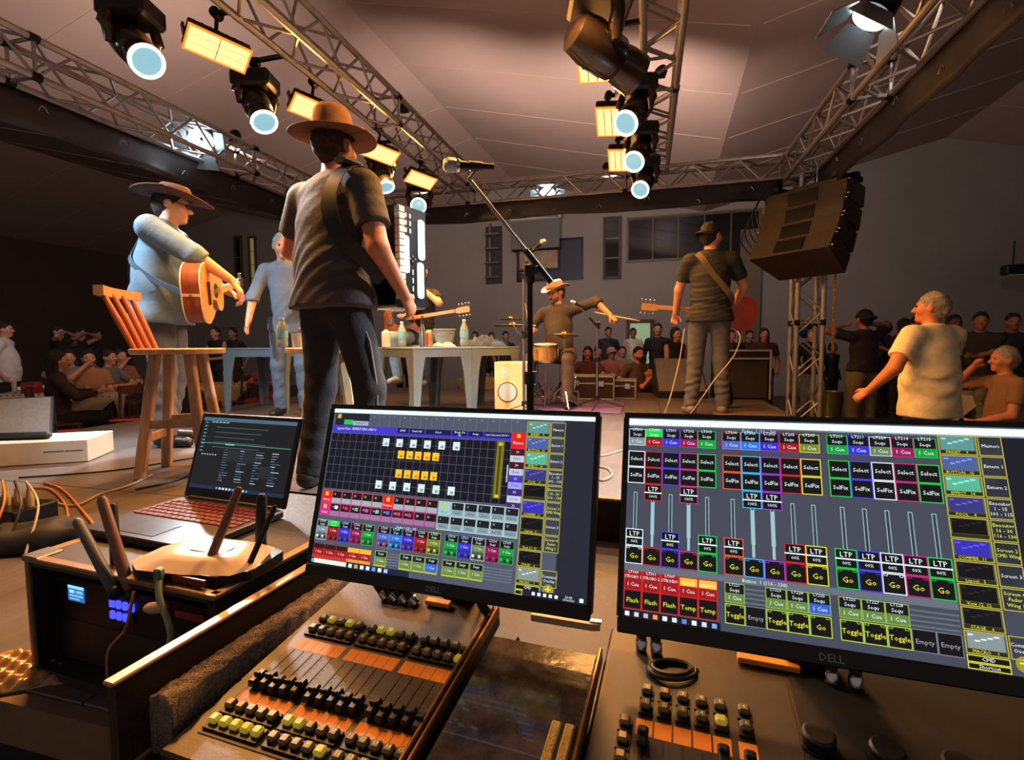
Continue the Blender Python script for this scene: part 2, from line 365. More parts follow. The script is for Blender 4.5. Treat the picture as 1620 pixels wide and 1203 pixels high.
# ================================================================== trusses
def truss(name, label, p0, p1, wd=.25, pitch=.25, group='aluminium box trusses of the lighting rig', roll=0.):
    p0, p1 = Vector(p0), Vector(p1); L = (p1-p0).length; t = thing(name, label, 'truss', p0, 0., group)
    x = (p1-p0).normalized(); up = Vector((0, 0, 1)) if abs(x.z) < .9 else Vector((math.cos(roll), math.sin(roll), 0)); y = up.cross(x).normalized(); z = x.cross(y)
    t.matrix_world = Matrix(((x.x, y.x, z.x, p0.x), (x.y, y.y, z.y, p0.y), (x.z, y.z, z.z, p0.z), (0, 0, 0, 1)))
    b = MB(); b.cyl((0, 0, 0), (L, 0, 0), .024, n=10); cm = b.mesh('chord', 'aluminium', 35)
    h = wd/2
    for yy in (-h, h):
        for zz in (0, wd): link('chord', cm, t, Matrix.Translation((0, yy, zz)))
    n = max(1, round(L/pitch)); pt = L/n; bl = math.hypot(pt, wd)
    b = MB(); b.cyl((0, 0, 0), (0, 0, bl), .011, n=6); bm = b.mesh('brace', 'aluminium', 35)
    b = MB(); b.cyl((0, 0, 0), (0, 0, wd), .013, n=6); sm = b.mesh('brace', 'aluminium', 35)
    def put(m, a, c): link('brace', m, t, Matrix.Translation(a) @ rotto(Vector(c)-Vector(a)).to_4x4())
    for i in range(n):
        q = i % 2; x0, x1 = i*pt, (i+1)*pt
        for yy in (-h, h): put(bm, (x0, yy, wd*q), (x1, yy, wd*(1-q)))
        for zz in (0, wd): put(bm, (x0, h*(1-2*q), zz), (x1, -h*(1-2*q), zz))
    k = max(1, round(L/2.)); js = [L*i/k for i in range(k+1)]
    for xj in js:                                   # bolted joint frames
        for yy in (-h, h): put(sm, (xj, yy, 0), (xj, yy, wd))
        for zz in (0, wd): put(sm, (xj, -h, zz), (xj, h, zz))
    b = MB(); b.cyl((-.03, 0, 0), (.03, 0, 0), .029, n=10); cpm = b.mesh('coupler', 'black_metal', 35)
    for xj in js[1:-1]:
        for yy in (-h, h):
            for zz in (0, wd): link('coupler', cpm, t, Matrix.Translation((xj, yy, zz)))
    return t
ZB = 2.5
truss('box_truss', 'aluminium box truss running along the left side above the guitarist', TR(-4.09, 6.5, ZB), TR(-4.09, .6, ZB))
truss('box_truss', 'aluminium box truss spanning the back of the stage with a white lamp', TR(-4.2, 6.37, ZB), TR(1.68, 6.37, ZB))
truss('box_truss', 'aluminium box truss on the right running towards the viewer', TR(1.56, 6.5, ZB), TR(1.56, .2, ZB))
truss('box_truss', 'aluminium box truss carrying orange panels above the accordion player', TR(-2.39, 6.5, ZB+.26), TR(-2.39, .3, ZB+.26))
truss('box_truss', 'aluminium box truss carrying moving heads over the middle of stage', TR(.07, 6.5, ZB+.26), TR(.07, .3, ZB+.26))
a15 = math.radians(-15)
truss('truss_tower', 'upright aluminium truss tower standing right of the bass player', TR(1.56, 6.37-.125, HALL_Z), TR(1.56, 6.37-.125, ZB), roll=a15, group='upright truss towers')
truss('truss_tower', 'upright aluminium truss tower at the back left stage corner', TR(-4.09, 6.37-.125, 0), TR(-4.09, 6.37-.125, ZB), roll=a15, group='upright truss towers')
# black cloth valances hanging below the outer trusses, with bright wire hooks
mat('valance_cloth', (34, 31, 36), .55, var=.3, scale=9, bump=.3, bscale=14)
def valance(label, a, c, drop):
    a, c = Vector(a), Vector(c); L = (c-a).length; d = (c-a).normalized(); nrm = Vector((-d.y, d.x, 0)); n = int(L/.09)
    ph = random.uniform(0, 6)
    o = thing('cloth_valance', label, 'valance', a)
    def fn(u, v): return d*(L*u) + nrm*(.010*math.sin(u*L*7+ph)*(.3+v)+.006*math.sin(u*L*17+v*2)) + Vector((0, 0, -drop*v - .012*v*math.sin(u*L*3.1+ph)))
    b = MB(); b.grid(fn, n, 4, thick=nrm*.006); b.obj('cloth', 'valance_cloth', o, 180)
    hk = MB(); hk.tube([(-.03, -.02, -.03), (-.012, -.02, .004), (.0, -.02, .012), (.014, -.02, .002), (.032, -.02, -.028)], .004, 6); hm = hk.mesh('wire_hook', 'chrome', 35)
    for k in range(int(L/.55)): link('wire_hook', hm, o, Matrix.Translation(d*(L*(k+.4)/int(L/.55)) + Vector((0, 0, -drop*random.uniform(.3, .8))) - nrm*.03) @ Matrix.Rotation(math.atan2(d.y, d.x), 4, 'Z'))
valance('black cloth valance under the left truss behind the guitarist', TR(-4.23, .8, ZB-.015), TR(-4.23, 6.5, ZB-.015), .26)
valance('black cloth valance under the back truss', TR(-4.1, 6.22, ZB-.015), TR(1.4, 6.22, ZB-.015), .22)
valance('black cloth valance under the right truss', TR(1.70, 6.2, ZB-.015), TR(1.70, .4, ZB-.015), .26)

# ================================================================== lamps of the rig
mat('amber_lens', (255, 180, 80), .4, emit=(255, 226, 158), es=1.15); mat('amber_glow', (255, 150, 50), .5, emit=(255, 140, 40), es=1.1)
mat('cool_lens', (60, 84, 90), .3, emit=(150, 208, 226), es=.85)
mat('lens_ring', (150, 220, 170), .4, emit=(226, 255, 232), es=2.2)
mat('par_lens', (240, 250, 255), .3, emit=(226, 246, 255), es=9.)
mat('head_shell', (54, 44, 40), .22, .35, coat=.4)
def clamp(t, top):
    b = MB(); b.cyl((0, -.02, top), (0, .02, top), .032, n=12); b.box((0, 0, top-.04), (.035, .04, .05), .005); b.cyl((0, 0, top-.06), (0, 0, .0), .01, n=8); return b.obj('hook_clamp', 'black_metal', t)
def side_arm(t, loc, dx, z, s_c):      # short pipe from a fixture's clamp to the nearest truss chord
    a = math.radians(15); s = math.cos(a)*loc[0]-math.sin(a)*loc[1]; tt = math.sin(a)*loc[0]+math.cos(a)*loc[1]; ch = s_c+math.copysign(.125, s-s_c)
    if abs(s-s_c) < .125: ch = s_c-.125 if s < s_c else s_c+.125
    b = MB(); b.cyl(Vector((dx[0], dx[1], z-loc[2])), TR(ch, tt, z)-Vector(loc)+Vector((dx[0], dx[1], 0)), .018, n=8); b.obj('side_arm', 'black_metal', t)
def panel(loc, u, nrm, size, label, power, ztop, col=AMBER):
    t = thing('led_panel', label, 'stage light', loc, 0., 'amber led flood panels')
    n = Vector(nrm).normalized(); u = Vector(u); u = (u-n*u.dot(n)).normalized(); v = n.cross(u)
    Mx = Matrix(((u.x, v.x, n.x, 0), (u.y, v.y, n.y, 0), (u.z, v.z, n.z, 0), (0, 0, 0, 1)))
    lx, ly = size
    b = MB(); b.M = Mx; b.box((0, 0, -.035), (lx+.012, ly+.012, .06), .006)
    for k in range(7): b.box((-lx*.4+lx*.8*k/6, 0, -.075), (.012, ly*.9, .03))
    b.obj('housing', 'black_metal', t)
    b = MB(); b.M = Mx
    for q in (-1, 1): b.box((q*(lx/2+.004), 0, .002), (.010, ly+.018, .012)); b.box((0, q*(ly/2+.004), .002), (lx+.018, .010, .012))
    b.obj('glow_rim', 'amber_glow', t)  # emitting bezel added to imitate the orange glow round the panel
    for k in range(2):
        for j in range(3):
            c = MB(); c.M = Mx; c.box((lx*(k-.5)/2, ly*(j-1)/3, .002), (lx/2-.006, ly/3-.006, .008)); c.obj('led_tile', 'amber_lens', t)
    for q in (-1, 1): b = MB(); b.M = Mx; b.box((q*(lx/2+.012), 0, -.06), (.012, .03, .1)); b.obj('yoke_arm', 'black_metal', t)
    b = MB(); p = Mx @ Vector((0, 0, -.1)); b.cyl(p, (0, 0, ztop-loc[2]-.03), .012, n=8); b.cyl((0, -.03, ztop-loc[2]), (0, .03, ztop-loc[2]), .032, n=10); b.obj('hook_clamp', 'black_metal', t)
    side_arm(t, loc, (0, 0), ztop, -2.39 if loc[0] < -.5 else .07)
    lamp('AREA', 'panel_lamp', n*.02, n*2, power, col, t, lx, ly)
    return t
ub = (.68, .73, -.05); nb = (.36, -.42, -.83); uc = tuple(TR(0, 1)); nc = (-.16, -.26, -.95)
for k, (x, y, lb) in enumerate(((345, 78, 'nearest orange panel in view on the left truss'), (497, 175, 'orange panel hanging just above the accordion player hat'), (602, 243, 'small yellow panel right of the accordion player hat brim'), (666, 285, 'small orange panel at the far end of the left truss'))):
    panel(gz(x, y, 2.55), ub, nb, (.34, .15), lb, P_PANEL, ZB+.26)
panel(TR(-2.51, 1.85, 2.55), ub, nb, (.34, .15), 'orange panel above the frame on the left truss', P_PANEL, ZB+.26)
for k, (x, y, lb) in enumerate(((936, 99, 'large orange panel nearest on the middle truss'), (962, 193, 'middle orange panel beside a moving head'), (978, 254, 'small orange panel farthest on the middle truss'))):
    panel(gz(x, y, 2.55), uc, nc, (.32, .18), lb, P_PANEL*.7, ZB+.26)
panel(TR(-.39, 2.55, 2.55), uc, nc, (.32, .18), 'orange panel above the frame on the middle truss', P_PANEL, ZB+.26)

def moving_head(lens, d, label, ztop, power=P_HEAD, scale=1., on=True, target=None):
    d = Vector(d).normalized(); t = thing('moving_head', label, 'stage light', lens, 0., 'moving head spotlights on the trusses')
    R = rotto(d).to_4x4(); k = scale
    b = MB(); b.M = R
    b.lathe([(.05*k, -.36*k), (.085*k, -.34*k), (.10*k, -.26*k), (.095*k, -.12*k), (.082*k, -.10*k), (.09*k, -.06*k), (.09*k, .0)], 20); b.obj('head_shell', 'head_shell', t, 40)
    b = MB(); b.M = R; b.lathe([(.0, -.012*k), (.074*k, -.006*k), (.074*k, .004*k), (0, .012*k)], 20, cap=False); b.obj('lens', 'cool_lens' if on else 'window_dark', t, 60)
    b = MB(); b.M = R; b.lathe([(.075*k, -.004), (.092*k, -.004), (.092*k, .012*k), (.075*k, .012*k), (.075*k, -.004)], 24, cap=False); b.obj('lens_ring', 'lens_ring' if on else 'head_shell', t, 40)
    c = R @ Vector((0, 0, -.2*k)); side = (R @ Vector((1, 0, 0))).to_3d(); side.z = 0; side = side.normalized() if side.length > .1 else Vector((1, 0, 0))
    top = Vector((c.x, c.y, ztop-lens[2]-.2))
    for q in (-1, 1):
        b = MB(); a = c+side*(q*.115*k); e = top+side*(q*.12*k); b.tube([a-Vector((0, 0, .03)), a+Vector((0, 0, .05)), (a+e)/2+side*q*.02, e], [.02*k, .035*k, .032*k, .03*k], 8); b.obj('yoke_arm', 'head_shell', t, 50)
    b = MB(); b.box(top+Vector((0, 0, .05)), (.28*k, .22*k, .12), .02); b.obj('base', 'black_plastic', t)
    b = MB(); b.cyl(top+Vector((0, 0, .1)), top+Vector((0, 0, .17)), .012); b.cyl(top+Vector((-.03, 0, .19)), top+Vector((.03, 0, .19)), .034); b.obj('hook_clamp', 'black_metal', t)
    side_arm(t, (lens[0]+top.x, lens[1]+top.y, lens[2]), (top.x, top.y), ztop, -2.39 if lens[0] < -.5 else .07)
    if on: lamp('SPOT', 'beam_lamp', d*.03, d*3 if target is None else Vector(target)-Vector(lens), power, COOL, t, .03, angle=34, blend=.7)
    return t
for x, y, d, lb in ((232, 97, (.66, -.40, -.66), 'large moving head at top left with a bright lens'), (418, 193, (.42, -.36, -.76), 'moving head left of the accordion player hat'), (610, 296, (.28, -.30, -.85), 'moving head half hidden behind the accordion player shoulder'), (662, 326, (.1, -.9, -.35), 'small far moving head above the accordion')):
    moving_head(gz(x, y, 2.3), d, lb, ZB+.26)
for x, y, d, lb, z in ((990, 195, (-.46, -.52, -.62), 'moving head with a bent chrome arm in the middle row', 2.3), (1003, 256, (-.42, -.60, -.60), 'moving head third along the middle truss', 2.3), (1013, 300, (-.38, -.66, -.58), 'farthest moving head over the middle truss end', 2.3)):
    moving_head(gz(x, y, z), d, lb, ZB+.26)
moving_head(gz(1003, 118, 2.25), (.75, .35, -.3), 'large dark moving head turned away at top centre', ZB+.26, scale=1.25, on=False)
moving_head(TR(.1, 2.0, 2.25), (.2, .3, -.9), 'dark moving head above the frame at top centre', ZB+.26, scale=1.25, on=False)

def par(loc, d, label, ztop, power, R0=.12, doors=True, ang=75):
    d = Vector(d).normalized(); t = thing('par_lamp', label, 'stage light', loc, 0., 'white par lamps with barn doors'); R = rotto(d).to_4x4()
    b = MB(); b.M = R; b.lathe([(.04, -.24), (R0*.8, -.2), (R0, -.08), (R0, 0)], 20); b.obj('can', 'black_metal', t)
    b = MB(); b.M = R; b.lathe([(0, .0), (R0*.9, .004), (R0*.9, .012), (0, .02)], 20, cap=False); b.obj('lens', 'par_lens', t, 60)
    if doors:
        for k in range(4):
            b = MB(); b.M = R @ Matrix.Rotation(k*PI/2, 4, 'Z') @ Matrix.Translation((R0*.95, 0, .01)) @ Matrix.Rotation(math.radians(35), 4, 'Y')
            w = R0*.8; l = R0*1.5; b.prism([(0, -w), (l, -w*1.5), (l, w*1.5), (0, w)], -.002, .002, R=Matrix(((0, 0, 1), (0, 1, 0), (1, 0, 0)))); b.obj('barn_door', mat('door_metal', (120, 126, 130), .35, .6), t)
    b = MB(); top = Vector((0, 0, ztop-loc[2]))
    c = (R @ Vector((0, 0, -.1))).to_3d(); sd = (R @ Vector((1, 0, 0))).to_3d()
    b.tube([c+sd*(R0+.02), top*.7+sd*(R0+.02), top*.7-sd*(R0+.02), c-sd*(R0+.02)], .01, 6); b.cyl(top*.7, top, .012); b.cyl(top-Vector((.03, 0, 0)), top+Vector((.03, 0, 0)), .033); b.obj('yoke', 'black_metal', t)
    lamp('SPOT', 'par_beam', d*.04, d*3, power, COOL, t, .1, angle=ang, blend=.8)
    return t
par(gz(318, 222, 2.68), (.30, -.80, -.72), 'white par lamp with open barn doors on the left truss', ZB+.2, P_PAR)
par(TR(-3.98, 1.75, 2.62), (.80, .85, -1.25), 'white par lamp above the frame at the near end of the left truss', ZB+.2, P_PAR*.45)
par(gz(866, 309, 2.62), (-.05, -.75, -.66), 'white par lamp with open barn doors on the back truss', ZB+.2, P_PAR*1.1, ang=50)
par(gz(1378, 26, 2.42), (-.52, .12, -.82), 'white par lamp with large barn doors on the right truss', ZB+.05, P_PAR*.85, R0=.1, ang=85)

# unseen warm uplights added on the trusses to brighten roof and walls
P_FILL = 5.5
def fill_uplight(label, s, t, z, d, power=None):
    loc = TR(s, t, z); o = thing('fill_uplight', label, 'stage light', loc, a15, 'added fill lamps on the trusses'); dv = Vector(d).normalized(); R = rotto(dv).to_4x4()
    b = MB(); b.M = Matrix.Translation((0, 0, .07)) @ R; b.lathe([(.03, -.07), (.05, -.05), (.055, .0)], 16); b.obj('can', 'black_metal', o)
    b = MB(); b.M = Matrix.Translation((0, 0, .07)) @ R; b.lathe([(0, .001), (.048, .002), (.048, -.004)], 16, cap=False); b.obj('lens', mat('fill_lens', (255, 210, 180), .4, emit=(255, 200, 165), es=4.), o)
    b = MB(); b.box((0, 0, .012), (.10, .05, .024), .004); b.obj('bracket', 'black_metal', o)
    if (power or 0) > 5: lamp('SPOT', 'fill_uplight_lamp', Vector((0, 0, .07))+dv*.05, dv*3, power*5, (1.0, .82, .74), o, .05, angle=140, blend=1.)
    else: lamp('AREA', 'fill_uplight_lamp', Vector((0, 0, .07))+dv*.03, dv*3, power or P_FILL, (1.0, .74, .64), o, .10, .10)
for k, tt in enumerate((1.0, 2.9, 4.8)):
    n = ('nearest', 'second', 'third')[k]
    fill_uplight(n+' added fill lamp on top of the left panel truss', -2.39, tt, ZB+.26+.274, (.15, .1, 1)); fill_uplight(n+' added fill lamp on top of the middle truss', .07, tt, ZB+.26+.274, (-.5, .1, 1), 3.2)
fill_uplight('added fill lamp on top of the back truss left half', -3.0, 6.37, ZB+.274, (-.1, 2.2, .8), 90.); fill_uplight('added fill lamp on top of the back truss right half', -.5, 6.37, ZB+.274, (.25, 2.2, .8), 90.); fill_uplight('added fill lamp on top of the right truss', 1.56, 3.4, ZB+.274, (1, 1.3, .55), 30.); fill_uplight('added fill lamp on top of the left truss', -4.09, 4.4, ZB+.274, (-1, .55, .3), 85.)

# ================================================================== flown loudspeakers
mat('speaker_paint', (52, 42, 34), .6, var=.25, scale=30, bump=.15, bscale=150)
arr = at(1292, 300, 5.3); LA = thing('line_array', 'flown black line array of curved loudspeakers beside the truss tower', 'loudspeaker', arr, math.radians(-62))
pos = Vector((0, 0, -.02)); ang = math.radians(-4)
for k in range(4):
    M = Matrix.Translation(pos) @ Matrix.Rotation(ang, 4, 'X')
    b = MB(); b.M = M; b.prism([(-.42, -.22), (.42, -.22), (.34, .24), (-.34, .24)], -.195, 0); c = b.obj('cabinet', 'speaker_paint', LA, None)
    g = MB(); g.M = M
    g.box((0, .245, -.0975), (.64, .012, .17)); g.obj('grille', 'black_matte', c)
    for q in (-1, 1):
        g = MB(); g.M = M; g.box((q*.40, -.17, -.1), (.03, .06, .16), .006); g.cyl((q*.415, -.2, -.03), (q*.44, -.2, -.03), .012); g.cyl((q*.415, -.2, -.165), (q*.44, -.2, -.165), .012); g.obj('rigging_bracket', 'steel', c)
    g = MB(); g.M = M; g.box((0, -.222, -.1), (.3, .01, .13)); g.obj('connector_plate', 'black_metal', c)
    pos = M @ Vector((0, -.02, -.205)); ang -= math.radians(7.5)
b = MB(); b.box((0, 0, .04), (.8, .07, .05), .005); b.box((.3, 0, .04), (.05, .45, .05), .005); b.box((-.3, 0, .04), (.05, .45, .05), .005); b.obj('fly_frame', 'black_metal', LA)
b = MB(); b.cyl((.0, 0, .06), (.0, 0, ZB-arr.z+.02), .008); b.obj('hoist_cable', 'steel', LA)
b = MB()
for k in range(5):
    x = -.42-.02*k; b.tube(bez([(x+.05, -.24, .1-.02*k), (x-.05-.02*k, -.3, -.1-.07*k), (x-.02*k, -.28, -.35-.05*k), (x+.12, -.24, -.5-.06*k)], 8), .007, 6)
b.obj('speaker_cables', 'black_plastic', LA)
hc = at(1327, 300, 5.15); CH = thing('hoist_chain', 'brass coloured hoist chain hanging below the loudspeakers', 'chain', hc)
b = MB(); n = 75; z0 = 0; z1 = at(1319, 560, 5.15).z-hc.z
for k in range(n):
    z = z0+(z1-z0)*k/n; pts = [(math.cos(q)*.012, 0, math.sin(q)*.019) for q in np.linspace(0, 2*PI, 9)[:-1]]
    if k % 2: pts = [(y, x, zz) for x, y, zz in pts]
    b.tube([(x, y, zz+z) for x, y, zz in pts], .0045, 5, closed=True)
b.obj('chain_links', 'brass', CH)
b = MB(); b.lathe([(.008, z1-.06), (.03, z1-.05), (.03, z1), (.008, z1+.01)], 12); b.obj('chain_stop', 'black_metal', CH)
b = MB(); b.cyl((0, 0, 0), (0, 0, ZB-hc.z), .012); b.box((0, 0, .08), (.09, .09, .16), .01); b.obj('chain_hoist', 'black_metal', CH)
# ================================================================== flat print and lettering
def text_obj(s, size, m, parent, M, name='lettering', bold=0.):
    v, f = text_geo(s); b = MB(); b.add([p*size for p in v], f)
    if bold: b.add([p*size+Vector((bold, 0, 0)) for p in v], f)
    return link(name, b.mesh(name, m), parent, M)
def screen_mat(name, strength):
    m = bpy.data.materials.new(name); m.use_nodes = True; nt = m.node_tree; b = nt.nodes['Principled BSDF']
    a = nt.nodes.new('ShaderNodeVertexColor'); a.layer_name = 'pix'
    b.inputs['Base Color'].default_value = (.01, .01, .012, 1); b.inputs['Roughness'].default_value = .35
    nt.links.new(a.outputs['Color'], b.inputs['Emission Color']); b.inputs['Emission Strength'].default_value = strength; return m
SCR = screen_mat('lit_screen', 1.2)
class Scr:
    def __init__(s, W, H): s.W, s.H = W, H; s.v = []; s.f = []; s.c = []; s.n = 0
    def P(s, u, v, l): return ((u-.5)*s.W, -.0002-l*.00012, (.5-v)*s.H)
    def rect(s, u0, v0, u1, v1, col, l=0):
        o = len(s.v); s.v += [s.P(u0, v1, l), s.P(u1, v1, l), s.P(u1, v0, l), s.P(u0, v0, l)]; s.f.append((o, o+1, o+2, o+3)); s.c.append(lin(col)); return s
    def edge(s, u0, v0, u1, v1, col, w=.0022, l=1):
        k = w*s.W/s.H
        s.rect(u0, v0, u1, v0+k, col, l); s.rect(u0, v1-k, u1, v1, col, l); s.rect(u0, v0, u0+w, v1, col, l); s.rect(u1-w, v0, u1, v1, col, l)
    def text(s, t, u, v, h, col, l=3, wide=None):
        V, F = text_geo(t)
        if not V: return
        sz = h*s.H; x0, _, z0 = s.P(u, v, 0); o = len(s.v); k = 1.
        if wide:
            w = (max(p.x for p in V)-min(p.x for p in V))*sz; k = min(1., wide*s.W/max(w, 1e-6))
        s.v += [(x0+p.x*sz*k, -.0002-l*.00012, z0+p.y*sz) for p in V]; s.f += [tuple(i+o for i in f) for f in F]; s.c += [lin(col)]*len(F)
    def build(s, parent, M, name='display'):
        me = bpy.data.meshes.new(name); me.from_pydata(s.v, [], s.f); me.materials.append(SCR)
        at_ = me.color_attributes.new('pix', 'FLOAT_COLOR', 'CORNER'); cols = []
        for f, c in zip(s.f, s.c): cols += [c[0], c[1], c[2], 1.]*len(f)
        at_.data.foreach_set('color', cols); me.update(); return link(name, me, parent, M)

# ---------------------------------------------------------------- contents of the two monitors
RED, MAG, GRN, BLU, LBL, CYA, ORG, YEL, OLV, WHT, VIO = (200, 22, 28), (200, 30, 120), (20, 205, 70), (66, 60, 230), (70, 130, 235), (50, 190, 245), (225, 95, 40), (225, 220, 40), (120, 150, 70), (225, 240, 240), (150, 50, 215)
BG, BLK, GRY = (64, 68, 82), (10, 10, 14), (120, 132, 142)
COLS = [WHT, RED, BLU, MAG, GRN, ORG, CYA, VIO, RED, YEL, GRN, BLU, WHT, MAG, GRN]
HEAD = [(120, 140, 150), (150, 20, 24), (52, 46, 200), (140, 20, 84), (16, 150, 50), (70, 96, 200), (44, 110, 210), (52, 40, 190), (150, 20, 26), (112, 130, 40), (16, 150, 56), (52, 46, 200), (96, 126, 84), (140, 20, 84), (16, 150, 56)]
NUM = ['LT203', 'LT204', 'LT301', 'LT202', 'LT303', 'LT204', 'LT303', 'LT202', 'LT205', 'LT205', 'LT210', 'LT211', 'LT220', 'LT214', 'LT215']
def side_views(s, full):            # yellow framed view buttons down the right hand side
    names = ['Masters', 'Extern 1', 'Extern 2', 'Executor|1 - 15|101 - 115', 'Executor|16 - 30|116 - 130', 'Screen 2|CMD Wing', 'Screen 3', 'Screen 4|Fader|Wing 1', '', 'Command|Overlay']
    thumb = [(90, 140, 140), (70, 90, 150), (84, 170, 140), (52, 52, 120), (8, 8, 10), (50, 44, 170), (10, 10, 16), (8, 8, 10), (10, 10, 16), (130, 140, 140)]
    tags = ['PRESET    9', 'BUTTON   15', 'EFFECT   14', 'POOL    4', '', 'COMMER  11', 'Layout   5', 'View 12  12', 'STAGE    6', 'MACRO    1']
    v0, dv = .04, .0905
    for k in range(10):
        a = v0+dv*k; b = a+dv-.004
        s.rect(.776, a, .853, b, (120, 116, 30), 0); s.rect(.780, a+.004, .849, b-.02, thumb[k], 1)
        for q in range(5):
            s.rect(.782+.012*q, a+.012+.007*(q*3 % 4), .792+.012*q, a+.018+.007*(q*3 % 4), tuple(min(255, int(c*1.5+20)) for c in thumb[k]), 2)
        s.rect(.778, b-.019, .851, b-.002, (40, 40, 20), 2); s.text(tags[k], .812, b-.0105, .017, YEL, 4, .066)
        s.edge(.775, a, .854, b, (190, 180, 40), .0018, 3)
        if k == 8: continue
        s.rect(.857, a, .905, b, BLK, 0); s.edge(.857, a, .905, b, (190, 180, 40), .0018, 2)
        ln = names[k].split('|'); hot = k in (4, 5, 7)
        for q, t in enumerate(ln): s.text(t, .881, (a+b)/2+(q-(len(ln)-1)/2)*.022, .02, (225, 230, 60) if hot else (235, 235, 225), 4, .044)
    s.rect(.775, .945, .854, .972, BLK, 1); s.edge(.775, .945, .854, .972, YEL, .0018, 2); s.text('CMD', .815, .958, .02, WHT)
    s.rect(.775, .974, .854, .998, BLK, 1); s.edge(.775, .974, .854, .998, YEL, .0018, 2); s.text('Shortcut', .815, .986, .02, WHT)
    for q in range(16):
        a = 2*PI*q/16; b = 2*PI*(q+1)/16; u, v = .88, .955; o = len(s.v)
        s.v += [s.P(u, v, 2), s.P(u+.017*math.cos(a), v+.030*math.sin(a), 2), s.P(u+.017*math.cos(b), v+.030*math.sin(b), 2)]; s.f.append((o, o+1, o+2)); s.c.append(lin((150, 140, 40)))
    s.text('+', .88, .955, .07, (235, 225, 110), 4)
def colx(i): return .001 + (i % 5)*.0491 + (i//5)*.2625
def screen_right():
    s = Scr(.527, .2964); s.rect(0, 0, 1, 1, BG); s.rect(0, 0, 1, .043, (205, 232, 240), 0); s.rect(0, .004, 1, .036, (232, 248, 250), 1)
    s.rect(.906, .043, 1, 1, (22, 24, 34), 1)
    s.text('Fader  1 (16 - 30)', .36, .052, .022, (200, 205, 215))
    for i in range(15):
        u = colx(i); x = u+.0485; c, h = COLS[i], HEAD[i]; m = (u+x)/2
        s.rect(u, .055, x, .105, (14, 14, 22), 1)
        if i == 1: s.rect(u, .055, x, .1, GRN, 2)
        s.rect(u, .105, x, .148, h, 1); s.edge(u, .058, x, .148, c, .0014, 2)
        s.text(NUM[i], m, .062, .02, WHT, 3, .04); s.text('Sequ', m, .088, .022, WHT); s.text('1 Cue', m, .126, .024, WHT)
        for a, b, t in ((.178, .262, 'Select'), (.264, .348, 'SelFix')):
            s.rect(u, a, x, b, BLK, 1); s.edge(u, a, x, b, c, .0022, 2); s.text(t, m, (a+b)/2, .026, WHT, 4, .036)
        s.edge(m-.005, .394, m+.005, .60, (150, 182, 190), .0018, 1); s.rect(m-.003, .4, m+.003, .6, (40, 46, 58), 0)
        hi = i in (1, 3, 6, 7); a = .350 if hi else .58
        s.rect(u, a, x, a+.083, BLK, 2); s.edge(u, a, x, a+.083, c, .0022, 3); s.text('LTP', m, a+.025, .032, WHT, 4); s.rect(u, a+.040, x, a+.046, WHT, 4); s.text('100%' if hi else '00%', m, a+.062, .02, WHT, 4)
        if hi: s.rect(m-.0035, .44, m+.0035, .66, (150, 182, 190), 1)
        a = .665; s.rect(u, a, x, a+.085, BLK, 2); s.edge(u, a, x, a+.085, c, .0022, 3); s.text('Go', m, a+.048, .034, (225, 225, 60), 4)
        for q in (u+.004, x-.012): s.edge(q, a, q+.008, a+.012, c, .001, 4)
    s.rect(0, .752, .772, .783, (96, 104, 116), 1); s.text('Button  1 (116 - 130)', .36, .768, .022, WHT)
    for i in range(5):
        u = colx(i); x = u+.0485; m = (u+x)/2
        s.rect(u, .785, x, .872, (150, 18, 22), 1); s.text(['LT104', 'LT311', 'LT307', '', ''][i], m, .79, .018, WHT, 4)
        s.text(['STROBO 1', 'STROBO 2', 'STROBO', 'COLD', 'BRANCO'][i], m, .812, .02, WHT, 4, .044); s.text('1 Cue', m, .848, .024, WHT, 4)
        if i > 2: s.rect(u, .785, x, .825, (245, 180, 40), 2)
        s.rect(u, .875, x, .962, BLK, 2); s.edge(u, .785, x, .962, (205, 24, 28), .0022, 3); s.edge(u, .873, x, .876, (205, 24, 28), .002, 3)
        s.text(['Flash', 'Flash', 'Flash', 'Temp', 'Temp'][i], m, .922, .03, (225, 225, 60), 4)
    for i in range(5, 15):
        u = colx(i); x = u+.0485; m = (u+x)/2
        if i in (6, 13, 14):
            for q in range(4): s.rect(u, .80+.02*q, x, .808+.02*q, (92, 100, 108), 1)
            s.rect(u, .877, x, .964, BLK, 1); s.edge(u, .877, x, .964, (120, 126, 140), .0016, 2); s.text('Empty', m, .925, .026, (150, 150, 160)); continue
        c = (150, 185, 60); s.rect(u, .785, x, .83, (14, 16, 22), 1); s.rect(u, .828, x, .872, (48, 92, 200) if i == 9 else (98, 128, 62), 1)
        s.edge(u, .785, x, .872, c, .0016, 2); s.text('LT2%d' % (16+i), m, .792, .018, WHT); s.text('Sequ', m, .815, .022, WHT); s.text('1 Cue', m, .85, .024, WHT)
        s.rect(u, .877, x, .964, BLK, 1); s.edge(u, .877, x, .964, (165, 200, 60), .0022, 2); s.text('Go' if i == 9 else 'Toggle', m, .925, .03, (225, 225, 60), 4, .042)
        for q in (u+.004, x-.012): s.edge(q, .877, q+.008, .889, (165, 200, 60), .001, 4)
    side_views(s, True)
    s.rect(0, .966, .252, 1, (16, 20, 34), 1)
    for k in range(10): s.rect(.006+.025*k, .974, .018+.025*k, .994, [(235, 240, 245), (200, 205, 215), (180, 180, 190), (240, 150, 40), (230, 235, 240), (210, 220, 230), (90, 130, 190), (235, 235, 235), (200, 215, 235), (120, 160, 220)][k], 3)
    return s
